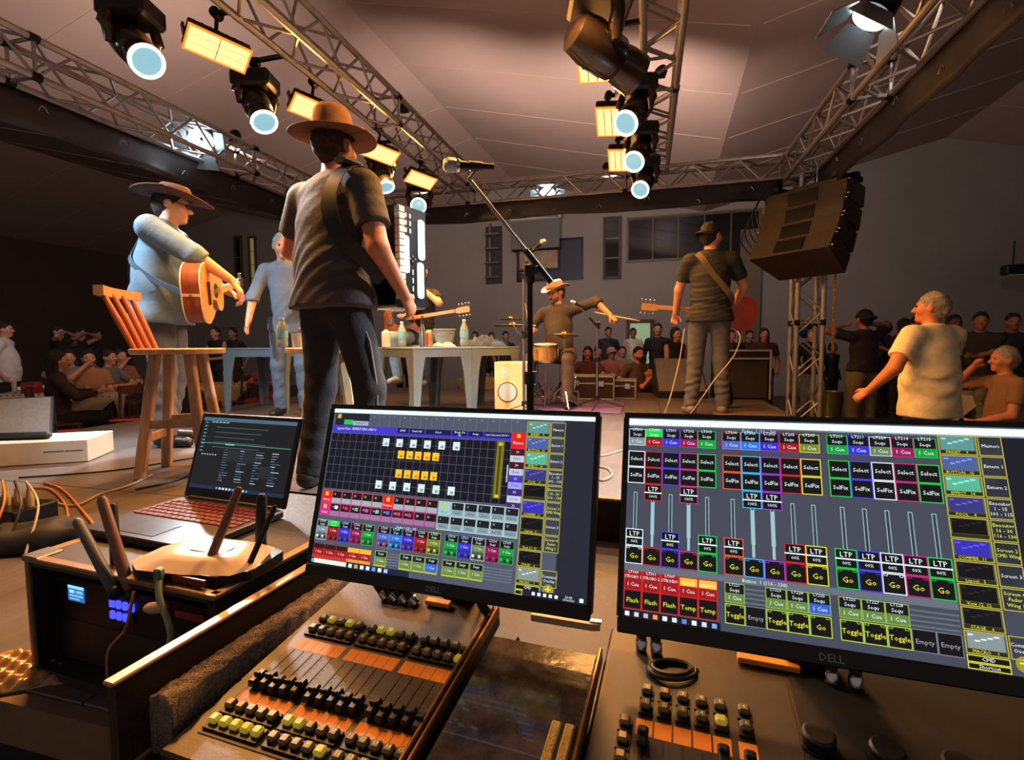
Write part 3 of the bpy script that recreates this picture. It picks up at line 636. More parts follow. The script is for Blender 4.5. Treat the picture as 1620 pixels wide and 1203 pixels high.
def screen_left():
    s = Scr(.527, .2964); s.rect(0, 0, 1, 1, (76, 82, 98)); s.rect(0, 0, 1, .026, (225, 244, 248), 1); s.rect(.9, .026, 1, 1, (34, 36, 50), 1)
    for k in range(14): s.rect(.16+.043*k, .03, .161+.043*k, .108, (112, 122, 140), 1); s.text(str(k+5), .18+.043*k, .045, .014, (170, 178, 190))
    s.rect(.01, .03, .16, .11, (26, 28, 40), 1); s.rect(.05, .072, .09, .105, (30, 190, 80), 2); s.rect(.09, .078, .158, .108, (150, 168, 178), 2); s.text('Layout 1', .124, .092, .022, (40, 44, 60), 4); s.rect(.018, .036, .034, .064, (190, 180, 50), 2)
    s.rect(.004, .112, .722, .160, (66, 50, 190), 1); s.text('Layout View : REPERTORIO ANU 6', .11, .132, .024, WHT, 3, .17)
    for u0, u1, t in ((.285, .33, 'DMX'), (.335, .395, 'Patch Full'), (.40, .50, 'Select'), (.505, .56, 'Break On|Fly'), (.565, .62, 'Setup'), (.625, .72, 'Last Selected 2014 1')):
        s.rect(u0, .113, u1, .145, (20, 20, 70), 2)
        for q, tt in enumerate(t.split('|')): s.text(tt, (u0+u1)/2, .129+.016*q-.006*t.count('|'), .018, WHT, 4, (u1-u0)*.9)
    s.rect(.004, .163, .722, .528, (14, 15, 28), 1)
    for k in range(26): s.rect(.004+.0277*k, .163, .0048+.0277*k, .528, (110, 118, 136), 2)
    for k in range(8): s.rect(.004, .163+.0522*k, .722, .1642+.0522*k, (110, 118, 136), 2)
    def fix(u, v, c, d): s.rect(u-.013, v-.024, u+.013, v+.026, c, 3); s.rect(u-.004, v+.004, u+.008, v+.018, d, 4)
    for k in range(6):
        fix(.244+.0562*k, .207, (206, 226, 226), (120, 150, 160)); fix(.237+.0572*k, .477, (206, 226, 226), (120, 150, 160))
    for k in range(5):
        for v in (.28, .399): fix(.3125+.0345*k, v, (244, 186, 40), (200, 120, 20))
    s.rect(.674, .165, .70, .497, (120, 112, 24), 3); s.rect(.683, .17, .69, .49, (60, 56, 20), 4); s.rect(.681, .172, .693, .19, YEL, 4); s.rect(.681, .475, .693, .492, YEL, 4); s.rect(.716, .30, .719, .40, (220, 225, 230), 4)
    s.rect(.724, .108, .772, .203, (215, 26, 30), 2); s.rect(.742, .118, .754, .138, (250, 190, 60), 3); s.text('Macros', .748, .17, .022, WHT)
    for k in range(9):
        a = .205+.0385*k; s.rect(.724, a, .772, a+.037, [(70, 14, 30), (190, 190, 200), (70, 10, 20), (180, 186, 210), (60, 50, 170), (150, 150, 230), (60, 30, 110), (190, 195, 220), (60, 40, 100)][k], 2); s.text(['10', 'White', '20', 'Beam', '21', 'Prism', '30', 'Strobe', '31'][k], .748, a+.018, .02, WHT if k % 2 == 0 else (30, 30, 50), 4)
    # preset pools
    def pool(v, base, head, hu, tags):
        for k in range(11):
            u = .004+.0433*k; cap = k in hu
            s.rect(u, v, u+.042, v+.078, head if cap else (26, 12, 16), 1); s.edge(u, v, u+.042, v+.078, base, .0016, 2)
            if cap: s.rect(u+.014, v+.01, u+.027, v+.034, (250, 180, 50), 3); s.text(hu[k], u+.021, v+.058, .02, WHT)
            else: s.rect(u+.001, v+.045, u+.041, v+.077, tags, 2); s.text('%d' % (k*3+1), u+.012, v+.022, .018, WHT)
    pool(.541, (215, 70, 60), (212, 28, 34), {0: 'Group', 6: 'Position'}, (158, 166, 176)); pool(.622, (200, 40, 130), (200, 36, 128), {0: 'Color'}, (150, 110, 150))
    for k, c in enumerate(((240, 240, 240), (220, 40, 60), (120, 170, 110), (220, 60, 170), (110, 200, 170), (90, 100, 220), (230, 50, 60), (230, 40, 80))): s.rect(.066+.0433*k, .634, .080+.0433*k, .655, c, 4)
    for k in range(6):
        for r in range(2):
            u = .482+.0481*k; v = .541+.0845*r; s.rect(u, v, u+.0465, v+.082, (22, 26, 34), 1); s.rect(u, v+.044, u+.0465, v+.082, (128, 150, 160), 2); s.edge(u, v, u+.0465, v+.082, (196, 226, 226), .0018, 3)
            s.text(['Effects', 'Circle', 'Wave', 'Chase', 'Pan Tilt', 'Dimmer'][k], u+.023, v+.062, .018, (24, 28, 40), 4, .04); s.text('%d' % (k+6*r), u+.012, v+.02, .016, WHT)
    s.rect(.482, .541, .5285, .623, (150, 190, 190), 4); s.rect(.498, .556, .512, .58, (190, 190, 70), 5)
    s.text('Fader 1 (16 - 30)', .37, .722, .02, WHT)
    for i in range(15):
        u = .002+(i % 5)*.0488+(i//5)*.2585; x = u+.047; m = (u+x)/2
        s.rect(u, .728, x, .852, (16, 16, 24), 1); s.rect(u, .768, x, .808, HEAD[i], 2); s.rect(u, .81, x, .85, tuple(int(c*.55+20) for c in HEAD[i]), 2); s.edge(u, .728, x, .852, COLS[i], .001, 3)
        s.text(NUM[i], m, .737, .018, WHT, 4, .04); s.text('Sequ', m, .756, .018, WHT, 4); s.text('1 Cue', m, .788, .02, WHT, 4)
        for q in range(4): s.rect(u+.004+.011*q, .822+.008*(q % 2), u+.011+.011*q, .836+.008*(q % 2), (8, 8, 12) if q % 2 else COLS[i], 4)
    s.rect(.002, .728, .049, .768, (30, 30, 34), 2)
    s.rect(.052, .728, .098, .762, GRN, 4)
    for i in range(5):
        u = .002+.0488*i; s.rect(u, .878, u+.047, .952, (158, 20, 24), 1); s.rect(u, .878, u+.047, .905, (245, 176, 50) if i > 2 else (60, 8, 12), 2); s.text('1 Cue', u+.023, .925, .02, WHT); s.rect(u, .945, u+.047, .962, (232, 150, 40) if i > 2 else (205, 40, 40), 2)
    for i in (5, 7, 8, 9, 10, 11, 12):
        u = .002+(i % 5)*.0488+(i//5)*.2585; s.rect(u, .872, u+.047, .962, (16, 18, 26), 1); s.rect(u, .906, u+.047, .95, (52, 96, 205) if i == 9 else (104, 132, 66), 2); s.edge(u, .872, u+.047, .962, (170, 200, 90), .0016, 3); s.text('Sequ', u+.023, .888, .02, WHT); s.text('1 Cue', u+.023, .928, .02, WHT, 4); s.rect(u+.002, .952, u+.045, .96, (180, 180, 40), 4)
    for i in (6, 13, 14):
        u = .002+(i % 5)*.0488+(i//5)*.2585
        for q in range(5): s.rect(u, .88+.016*q, u+.047, .884+.016*q, (110, 118, 132), 1)
    side_views(s, False)
    s.rect(0, .966, .40, 1, (22, 34, 58), 4); s.rect(.012, .968, .15, .994, (226, 228, 206), 5); s.rect(.002, .972, .009, .992, (120, 190, 250), 5)
    for k in range(7): s.rect(.16+.024*k, .972, .174+.024*k, .994, [(230, 230, 235), (190, 160, 60), (230, 230, 235), (210, 230, 240), (100, 150, 210), (235, 235, 240), (160, 190, 240)][k], 5)
    s.rect(.80, .966, 1, 1, (24, 30, 46), 6)
    for k in range(5): s.rect(.83+.018*k, .974, .84+.018*k, .991, (225, 230, 235), 7)
    s.text('20:43', .945, .976, .018, WHT, 8); s.text('13/06/2023', .945, .990, .014, WHT, 8); s.rect(.978, .972, .99, .992, WHT, 8)
    return s
def loc_child(root, Mw): return root.matrix_world.inverted() @ Mw
def monitor(label, c, tilt, roll, yaw, scr):
    from mathutils import Euler
    Mw = Matrix.Translation(Vector(c)) @ Euler((math.radians(tilt), math.radians(roll), math.radians(yaw)), 'XYZ').to_matrix().to_4x4()
    bp = Mw @ Vector((0, .1, -.1)); base = Vector((bp.x, bp.y, .127))+Vector(DK(0, .06)); t = thing('computer_monitor', label, 'monitor', base, math.radians(yaw), 'computer monitors on the lighting desk'); bpy.context.view_layer.update(); L = loc_child(t, Mw)
    W, H = .527, .2964
    b = MB(); b.M = L; b.box((0, .014, -.005), (W+.014, .026, H+.026), .004); b.box((0, .034, 0), (W*.62, .03, H*.7), .012); b.obj('shell', 'black_plastic', t)
    b = MB(); b.M = L
    b.box((0, -.001, H/2+.0045), (W+.014, .006, .008)); b.box((0, -.002, -H/2-.011), (W+.014, .008, .022), .002)
    for q in (-1, 1): b.box((q*(W/2+.0045), -.001, 0), (.008, .006, H))
    b.obj('bezel', 'black_plastic', t)
    scr.build(t, L)
    text_obj('DELL', .013, mat('logo_silver', (150, 146, 142), .4, .6), t, L @ Matrix.Translation((0, -.0062, -H/2-.012)) @ Matrix.Rotation(PI/2, 4, 'X'), 'maker_logo')
    p = L @ Vector((0, .045, -.02)); b = MB(); b.box((p.x, p.y+.02, p.z/2), (.07, .03, p.z), .008); b.obj('stand_neck', 'black_plastic', t)
    b = MB(); b.box((0, p.y-.03, .006), (.22, .17, .012), .004); b.obj('stand_foot', 'black_plastic', t)
    b = MB(); q = L @ Vector((0, .052, -.02)); b.cyl(q-Vector((.05, 0, 0)), q+Vector((.05, 0, 0)), .022); b.obj('tilt_hinge', 'black_metal', t)
    return t
monitor('left computer monitor showing a dark grid with orange and white squares', (-.1215, .889, .4334), -17.1, -.52, -19.06, screen_left())
monitor('right computer monitor showing rows of outlined fader buttons', (.4246, .6793, .4451), -20.9, -.84, -19.03, screen_right())

# ================================================================== desk: case tray, foam, wings
A19 = math.radians(-19)
mat('console_grey', (60, 48, 40), .45, .2, var=.15, scale=10, bump=.05, bscale=200)
mat('console_panel', (52, 45, 42), .5, .1, var=.2, scale=25)
mat('case_ply', (44, 36, 32), .5, var=.2, scale=8, bump=.1, bscale=60)
mat('case_edge', (150, 122, 96), .4, .5, var=.2, scale=12)
mat('foam', (104, 86, 74), .9, var=.75, var2=(190, 172, 158), scale=240, bump=1., bscale=420)
mat('key_cap', (108, 94, 66), .35); mat('key_lit', (200, 190, 80), .4, emit=(210, 190, 40), es=.22); mat('key_base', (14, 13, 12), .5)
mat('label_orange', (240, 146, 44), .6, var=.08, scale=20)
mat('num_print', (222, 205, 96), .5, emit=(222, 205, 96), es=.25)
TY = thing('flight_case', 'open black flight case tray holding the lighting desk', 'case', DK(0, 0, 0), A19)
b = MB(); b.box((.2, .95, .1125), (1.87, 1.06, .025)); b.obj('bottom', 'case_ply', TY)
b = MB(); b.box((-.7265, .95, .17), (.017, 1.02, .14)); b.obj('side_wall', 'case_ply', TY)
b = MB(); b.box((-.7265, .95, .247), (.021, 1.03, .007), .002); b.obj('edge_profile', 'case_edge', TY)
b = MB(); b.box((.2, 1.47, .17), (1.87, .017, .14)); b.obj('rear_wall', 'case_ply', TY)
b = MB(); b.box((.2, 1.47, .247), (1.87, .021, .007), .002); b.obj('edge_profile', 'case_edge', TY)
b = MB(); b.box((1.13, .95, .17), (.017, 1.02, .14)); b.obj('side_wall', 'case_ply', TY)
def foamtop(u, v):
    s = -.708+.044*u; t = .475+.66*v; return Vector((s, t, .214-.008*abs(2*u-1)**2 + rng.normal()*.0012+.003*math.sin(t*160)*math.sin(s*200)))
b = MB(); b.grid(foamtop, 10, 130, thick=(0, 0, -.084)); b.obj('foam_strip', 'foam', TY, 180)
LOW = thing('road_case', 'lower black road case under the lighting desk', 'case', DK(.2, .30, HALL_Z), A19)
b = MB(); b.box((0, 0, .33), (1.84, .58, .655), .01); b.obj('body', 'case_ply', LOW)
for q in (-1, 1):
    b = MB(); b.box((q*.915, .285, .33), (.03, .03, .66), .004); b.obj('corner_profile', 'case_edge', LOW)
    b = MB(); b.box((q*.915, -.285, .33), (.03, .03, .66), .004); b.obj('corner_profile', 'case_edge', LOW)

def wing(name, label, s0, s1, e0=-.36, e1=.05):
    t = thing(name, label, 'lighting console', DK(0, .80, .21), A19); t.rotation_euler = (math.radians(6.5), 0, A19); bpy.context.view_layer.update()
    b = MB(); b.box(((s0+s1)/2, (e0+e1)/2, -.02), (s1-s0, e1-e0, .04), .004); b.obj('body', 'console_grey', t)
    b = MB(); b.box(((s0+s1)/2, (e0+e1)/2+.03, -.058), (s1-s0-.04, e1-e0-.10, .036)); b.obj('underside', 'black_plastic', t); return t
kb = MB(); kb.box((0, 0, .0025), (.0180, .0225, .005)); KBASE = kb.mesh('key_base', 'key_base')
kb = MB(); kb.box((0, .002, .0085), (.0150, .0150, .009), .003); KCAP = kb.mesh('key', 'key_cap')
kb = MB(); kb.box((0, .002, .0085), (.0150, .0150, .009), .003); KLIT = kb.mesh('key', 'key_lit')
ob = MB(); ob.box((0, 0, .0008), (.0180, .026, .0016)); OPL = ob.mesh('label_plate', 'label_orange')
ob = MB(); ob.box((0, 0, .0008), (.0180, .021, .0016)); OPS = ob.mesh('label_plate', 'label_orange')
sl = MB(); sl.box((0, 0, .0004), (.0032, .086, .001)); SLOT = sl.mesh('fader_slot', 'key_base')
fc = MB(); fc.box((0, 0, .009), (.0138, .030, .012), .003); fc.box((0, 0, .017), (.0115, .005, .006), .0015); FCAP = fc.mesh('fader_cap', 'black_plastic', 30)
def key(t, x, y, lit, num=None):
    link('key_base', KBASE, t, Matrix.Translation((x, y, 0))); k = link('key', KLIT if lit else KCAP, t, Matrix.Translation((x, y, 0)))
    if num: text_obj(num, .008, 'num_print', k, Matrix.Translation((0, .002, .0133)), 'number')
LW = wing('fader_wing', 'left fader console with three blocks of five faders and orange label plates', -.648, -.319)
b = MB(); b.box((-.472, -.188, .0006), (.30, .27, .0014)); b.obj('face_plate', 'console_panel', LW)
tick = MB()
def col(i): return -.6105+i*.0188+(i//5)*.0085
for i in range(15):
    x = col(i)
    key(LW, x, -.080, i in (1, 3, 6, 7), str(i+1)); key(LW, x, -.107, i in (14,), str(i+101-100))
    link('label_plate', OPL, LW, Matrix.Translation((x, -.138, 0))); link('fader_slot', SLOT, LW, Matrix.Translation((x, -.196, .0013)))
    link('fader_cap', FCAP, LW, Matrix.Translation((x, -.228+.002*math.sin(i*2.1), 0))); link('label_plate', OPS, LW, Matrix.Translation((x, -.2555, 0)))
    key(LW, x, -.279, i in (5, 6), str(i+1)); key(LW, x, -.306, i in (0, 1, 2, 3, 4, 9), str(i+1))
    for k in range(9): tick.box((x+.006, -.163-.0085*k, .0016), (.003, .0008, .0004))
o = tick.obj('scale_ticks', mat('tick_print', (120, 110, 100), .6), LW); o['kind'] = 'stuff'
for s in (-.324, -.314):
    b = MB(); b.box((s, -.155, .006), (.006, .37, .018), .002); b.obj('side_rail', mat('rail_bronze', (150, 106, 62), .35, .6, var=.3, scale=30), LW)
RW = wing('command_wing', 'right lighting console half hidden in shadow with faders and encoders', -.113, .62)
b = MB(); b.box((.02, -.16, .0006), (.25, .30, .0014)); b.obj('face_plate', 'console_panel', RW); b = MB(); b.box((.385, -.155, .0006), (.47, .40, .0014)); b.obj('shade_plate', 'black_matte', RW)  # black plate puts the shade on the right part into its colour
for i in range(6):
    x = -.044+.0240*i+(.006 if i == 5 else 0)
    key(RW, x, -.088, False, str(i+1)); key(RW, x, -.115, i == 4, str(i+1))
    link('label_plate', OPL, RW, Matrix.Translation((x, -.146, 0)) @ Matrix.Scale(1.2, 4, (1, 0, 0))); link('fader_slot', SLOT, RW, Matrix.Translation((x, -.206, .0013)))
    link('fader_cap', FCAP, RW, Matrix.Translation((x, -.168 if i in (0, 4, 5) else -.225, 0)))
for k in range(4): key(RW, -.068, -.150-.027*k, False)
for k in range(4):
    x = .165+.072*k; b = MB(); b.lathe([(.019, .001), (.019, .016), (.016, .019), (.0, .019)], 20, (x, -.11, 0), cap=False); b.lathe([(.022, 0), (.022, .003), (.019, .003)], 20, (x, -.11, 0)); b.obj('encoder_knob', 'black_plastic', RW)
for i in range(5):
    for j in range(4): key(RW, .17+.024*i, -.17-.027*j, False)
b = MB(); b.box((.335, -.22, .0016), (.004, .12, .002)); b.obj('fader_slot', 'key_base', RW); b = MB(); b.box((.335, -.2, .012), (.02, .034, .02), .004); b.obj('fader_cap', 'black_plastic', RW)
# dusty glossy panel between the wings
mat('dusty_glass', (16, 15, 14), .14, var=.9, var2=(88, 76, 58), scale=22, coat=.6, bump=.06, bscale=60)
GP = thing('glass_panel', 'dusty glossy black panel between the two consoles', 'panel', DK(-.212, .60, .185), A19); GP.rotation_euler = (math.radians(6.5), 0, A19)
b = MB(); b.box((0, -.01, .0), (.178, .36, .012), .003); b.obj('plate', 'dusty_glass', GP)
b = MB(); b.box((.0925, -.01, .004), (.006, .37, .026), .002); b.obj('side_rail', 'rail_bronze', GP)
b = MB(); b.box((0, -.01, -.03), (.17, .34, .046)); b.obj('support', 'black_plastic', GP)
mat('strip_yellow', (226, 196, 118), .8, var=.25, scale=300, bump=.6, bscale=260)
for k in range(2):
    b = MB(); b.box((.058+.018*k, -.072, .0085), (.0135, .20, .006), .002); o = b.obj('adhesive_strip', 'strip_yellow'); tag(o, ['left yellow textured strip on the glossy panel', 'right yellow textured strip on the glossy panel'][k], 'strip', 'yellow strips'); o.location = GP.location; o.rotation_euler = GP.rotation_euler
# small things lying on the desk
def plug(loc, d, label, n=1):
    t = thing('jack_plug', label, 'plug', loc); R = rotto(d).to_4x4()
    b = MB(); b.M = R; b.lathe([(.0045, 0), (.009, .002), (.0095, .014), (.0075, .018)], 14); b.obj('collar', 'chrome', t, 50)
    b = MB(); b.M = R; b.lathe([(.0078, .018), (.0085, .03), (.006, .046), (.003, .05)], 14); b.obj('boot', 'black_plastic', t, 50)
    b = MB(); p = R @ Vector((0, 0, .048)); b.tube(bez([p, p+Vector((.0, .04, .02)), p+Vector((.02, .12, -.01)), p+Vector((.05, .2, -.06))], 6), .0028, 6); b.obj('cable', 'black_plastic', t)
def cons(s, e, z=.002): # point on the console plane
    return DK(s, .80+e*math.cos(math.radians(6.5)), .21+e*math.sin(math.radians(6.5))+z)
plug(cons(-.060, .0), (.1, .25, 1), 'left silver plug standing under the gap between the monitors'); plug(cons(-.036, .0), (0, .25, 1), 'right silver plug standing under the gap between the monitors')
plug(cons(.205, .004), (.1, .2, 1), 'left silver plug below the right monitor logo'); plug(cons(.235, .004), (.1, .2, 1), 'right silver plug below the right monitor logo')
for k in range(4): plug(cons(-.535+.022*k, .01), (-.5, .3, .5), ['first', 'second', 'third', 'fourth'][k]+' from left of four plugs leaning below the left monitor')
plug(cons(-.322, .012), (-.3, -.3, .6), 'single plug near the top of the bronze rail')
pn = thing('utility_knife', 'pale tapered utility knife lying below the left monitor', 'knife', cons(-.185, .028, .008), math.radians(-14))
b = MB(); b.prism([(-.065, -.002), (.04, -.009), (.055, -.006), (.055, .008), (.04, .010), (-.065, .004)], -.006, .006); b.obj('handle', mat('pale_skin', (206, 170, 132), .5), pn); b = MB(); b.box((.047, .0, .007), (.02, .008, .004)); b.obj('slider', 'chrome', pn)
cl = thing('coiled_cable', 'flat coil of black cable on the right console', 'cable', cons(-.012, -.035, .004), 0)
b = MB(); pts = [(math.cos(a)*(.038-.0006*a), math.sin(a)*(.024-.0004*a), .001*a/3) for a in np.linspace(0, 6*PI, 70)]; b.tube(pts, .0035, 6); b.obj('coil', 'black_plastic', cl)
for s, e, w, lb in ((.125, .018, .085, 'orange strip standing for the reflecting slot edge behind the right console'), (-.43, .02, .05, 'orange strip standing for the reflecting slot edge under the left monitor')):
    b = MB(); b.box((0, 0, .005), (w, .014, .009), .001); o = tag(b.obj('slot_glint', 'label_orange'), lb, 'strip'); o.location = cons(s, e); o.rotation_euler = (math.radians(6.5), 0, A19)  # orange colour stands in for reflections on the console's rear slot edge
# ================================================================== figures: smooth bodies meshed from blended limbs
def _unit(v): v = np.asarray(v, float); return v/max(np.linalg.norm(v), 1e-9)
class SDF:
    def __init__(s): s.p = []
    def cap(s, a, b, ra, rb=None, k=.03, flat=None, cut=None):      # tapering limb; flat = (direction, factor); cut = [(point, normal)]
        s.p.append(('c', np.array(a, float), np.array(b, float), ra, ra if rb is None else rb, k, flat, cut)); return s
    def ell(s, c, r, R=None, k=.02, cut=None): s.p.append(('e', np.array(c, float), np.array(r, float), np.eye(3) if R is None else R, 0, k, None, cut)); return s
    def bounds(s, pad):
        lo, hi = np.full(3, 1e9), np.full(3, -1e9)
        for q in s.p:
            if q[0] == 'c': r = max(q[3], q[4]); l, h = np.minimum(q[1], q[2])-r, np.maximum(q[1], q[2])+r
            else: r = q[2].max(); l, h = q[1]-r, q[1]+r
            lo, hi = np.minimum(lo, l), np.maximum(hi, h)
        return lo-pad, hi+pad
    def mesh(s, res, fold=None):
        lo, hi = s.bounds(res*2.5+.01); n = np.ceil((hi-lo)/res).astype(int)+1
        D = np.full(n, 1., np.float32); ax = [lo[i]+res*np.arange(n[i]) for i in range(3)]
        for q in s.p:
            k = q[5]; m = k+.03
            if q[0] == 'c': r = max(q[3], q[4]); l, h = np.minimum(q[1], q[2])-r-m, np.maximum(q[1], q[2])+r+m
            else: r = q[2].max(); l, h = q[1]-r-m, q[1]+r+m
            i0 = np.maximum(np.floor((l-lo)/res).astype(int), 0); i1 = np.minimum(np.ceil((h-lo)/res).astype(int)+1, n)
            sl = tuple(slice(i0[i], i1[i]) for i in range(3))
            X = ax[0][sl[0]][:, None, None].astype(np.float32); Y = ax[1][sl[1]][None, :, None].astype(np.float32); Z = ax[2][sl[2]][None, None, :].astype(np.float32)
            if q[0] == 'c':
                a, b = q[1], q[2]; ba = b-a; L2 = max(ba @ ba, 1e-10)
                px, py, pz = X-a[0], Y-a[1], Z-a[2]; t = np.clip((px*ba[0]+py*ba[1]+pz*ba[2])/L2, 0, 1)
                wx, wy, wz = px-t*ba[0], py-t*ba[1], pz-t*ba[2]; w2 = wx*wx+wy*wy+wz*wz
                if q[6] is not None:
                    d, f = q[6]; c = wx*d[0]+wy*d[1]+wz*d[2]; w2 = w2+c*c*(1/f/f-1)
                d2 = np.sqrt(w2)-(q[3]+(q[4]-q[3])*t)
            else:
                R = q[3]; px, py, pz = X-q[1][0], Y-q[1][1], Z-q[1][2]; acc = 0
                for i in range(3): acc = acc+((px*R[0, i]+py*R[1, i]+pz*R[2, i])/q[2][i])**2
                d2 = (np.sqrt(acc)-1)*q[2].min()
            if q[7]:
                for pt, nn in q[7]: d2 = np.maximum(d2, (X-pt[0])*nn[0]+(Y-pt[1])*nn[1]+(Z-pt[2])*nn[2])
            d1 = D[sl]; hh = np.clip(.5+.5*(d2-d1)/k, 0, 1); D[sl] = d2*(1-hh)+d1*hh-k*hh*(1-hh)
        if fold is not None:
            X, Y, Z = np.meshgrid(*[a.astype(np.float32) for a in ax], indexing='ij', sparse=True); D += fold(X, Y, Z).astype(np.float32)
        return nets(D, lo, res)
def nets(D, lo, res):
    I = D < 0; nx, ny, nz = D.shape
    c = np.zeros((nx-1, ny-1, nz-1), np.uint8)
    offs = [(i, j, k) for i in (0, 1) for j in (0, 1) for k in (0, 1)]
    for i, j, k in offs: c += I[i:nx-1+i, j:ny-1+j, k:nz-1+k]
    m = (c > 0) & (c < 8); idx = np.full(m.shape, -1, np.int64); cells = np.argwhere(m); idx[m] = np.arange(len(cells))
    ci, cj, ck = cells.T; V = [D[ci+i, cj+j, ck+k] for i, j, k in offs]; acc = np.zeros((len(cells), 3)); cnt = np.zeros(len(cells))
    for a in range(8):
        for b_ in range(a+1, 8):
            df = [abs(offs[a][q]-offs[b_][q]) for q in range(3)]
            if sum(df) != 1: continue
            va, vb = V[a], V[b_]; ch = (va < 0) != (vb < 0); t = np.where(ch, va/np.where(ch, va-vb, 1), 0)
            for q in range(3): acc[:, q] += np.where(ch, offs[a][q]+t*(offs[b_][q]-offs[a][q]), 0)
            cnt += ch
    P = lo+(cells+acc/cnt[:, None])*res; F = []
    for axis in range(3):
        sA = [slice(None)]*3; sB = [slice(None)]*3; sA[axis] = slice(0, -1); sB[axis] = slice(1, None)
        ch = I[tuple(sA)] != I[tuple(sB)]; e = np.argwhere(ch); o1, o2 = (axis+1) % 3, (axis+2) % 3
        lim = np.array(m.shape); ok = (e[:, o1] > 0) & (e[:, o2] > 0) & (e[:, o1] < lim[o1]) & (e[:, o2] < lim[o2]); e = e[ok]
        pos = I[tuple(sA)][tuple(e.T)]; q = []
        for d1, d2 in ((-1, -1), (0, -1), (0, 0), (-1, 0)):
            f = e.copy(); f[:, o1] += d1; f[:, o2] += d2; q.append(idx[tuple(f.T)])
        q = np.stack(q, 1); q[~pos] = q[~pos][:, ::-1]; F.append(q)
    return P, np.concatenate(F)
def np_obj(name, P, F, m, parent, extra=None):
    me = bpy.data.meshes.new(name); me.vertices.add(len(P)); me.vertices.foreach_set('co', np.asarray(P, np.float32).ravel())
    me.loops.add(F.size); me.loops.foreach_set('vertex_index', F.ravel().astype(np.int32)); me.polygons.add(len(F))
    me.polygons.foreach_set('loop_start', np.arange(0, F.size, 4, dtype=np.int32)); me.polygons.foreach_set('use_smooth', np.ones(len(F), bool))
    me.materials.append(m if not isinstance(m, str) else MATS[m]); me.update(calc_edges=True); return link(name, me, parent)
def ik(S_, T, l1, l2, pole):
    S_, T = np.array(S_, float), np.array(T, float); d = T-S_; L = np.linalg.norm(d); L = min(max(L, abs(l1-l2)+.01), (l1+l2)*.995); u = _unit(d); T = S_+u*L
    a = (l1*l1-l2*l2+L*L)/(2*L); h = math.sqrt(max(l1*l1-a*a, 0)); p = np.array(pole, float); p = _unit(p-u*(p @ u)); return S_+u*a+p*h, T
def tone(name, rgb, **k): return mat('%s_%02x%02x%02x' % ((name,)+tuple(int(c) for c in rgb)), rgb, **k)
def rot3(ax, a):
    c, s = math.cos(a), math.sin(a)
    return np.array({'x': [[1, 0, 0], [0, c, -s], [0, s, c]], 'y': [[c, 0, s], [0, 1, 0], [-s, 0, c]], 'z': [[c, -s, 0], [s, c, 0], [0, 0, 1]]}[ax])
def folder(amp, seed, kx=70, waist=None):
    r = np.random.default_rng(seed); ks = [(r.normal(size=3)*np.array([.45, .45, 1]))*kx for _ in range(3)]; kk = [r.normal(size=3)*14 for _ in range(3)]; ph = r.uniform(0, 6, 6)
    def f(X, Y, Z):
        o = 0
        for i in range(3): o = o+np.sin(X*ks[i][0]+Y*ks[i][1]+Z*ks[i][2]+ph[i]+1.8*np.sin(X*kk[i][0]+Y*kk[i][1]+Z*kk[i][2]+ph[i+3]))
        w = 1.
        if waist is not None: w = .35+1.1*np.exp(-((Z-waist)/.13)**2)
        return amp*w*o*.6
    return f
def hand(s, w, fd, pn, side_sign, curl, fine=True, sc=1., spread=0.):
    fd, pn = _unit(fd), np.array(pn, float); pn = _unit(pn-fd*(pn @ fd)); sd = np.cross(fd, pn)*side_sign    # sd points to the thumb side
    w = np.array(w, float); s.cap(w, w+fd*.075*sc, .028*sc, .036*sc, .012, (pn, .45))
    if not fine:
        s.cap(w+fd*.07*sc, w+fd*.11*sc+pn*.03*curl, .03*sc, .02*sc, .01, (pn, .6)); s.cap(w+fd*.03*sc+sd*.03*sc, w+fd*.07*sc+sd*.05*sc+pn*.02, .014*sc, .011*sc, .01); return
    for i, (o, l) in enumerate(((.027, .074), (.009, .082), (-.009, .077), (-.026, .060))):
        b0 = w+fd*.078*sc+sd*o*sc; a1 = curl*.9+.06*i; d1 = _unit(fd*math.cos(a1)+pn*math.sin(a1)+sd*spread*o*8); j = b0+d1*l*.5*sc; a2 = a1+curl*1.2; d2 = _unit(fd*math.cos(a2)+pn*math.sin(a2)+sd*spread*o*8)
        s.cap(b0, j, .0098*sc, .0090*sc, .006); s.cap(j, j+d2*l*.5*sc, .0090*sc, .0075*sc, .004)
    t0 = w+fd*.02*sc+sd*.026*sc; t1 = t0+_unit(fd*.7+sd*.62+pn*.35)*.045*sc; s.cap(t0, t1, .015*sc, .012*sc, .01); s.cap(t1, t1+_unit(fd*.85+sd*.2+pn*(.3+curl*.4))*.036*sc, .0115*sc, .009*sc, .005)
NP = [0]
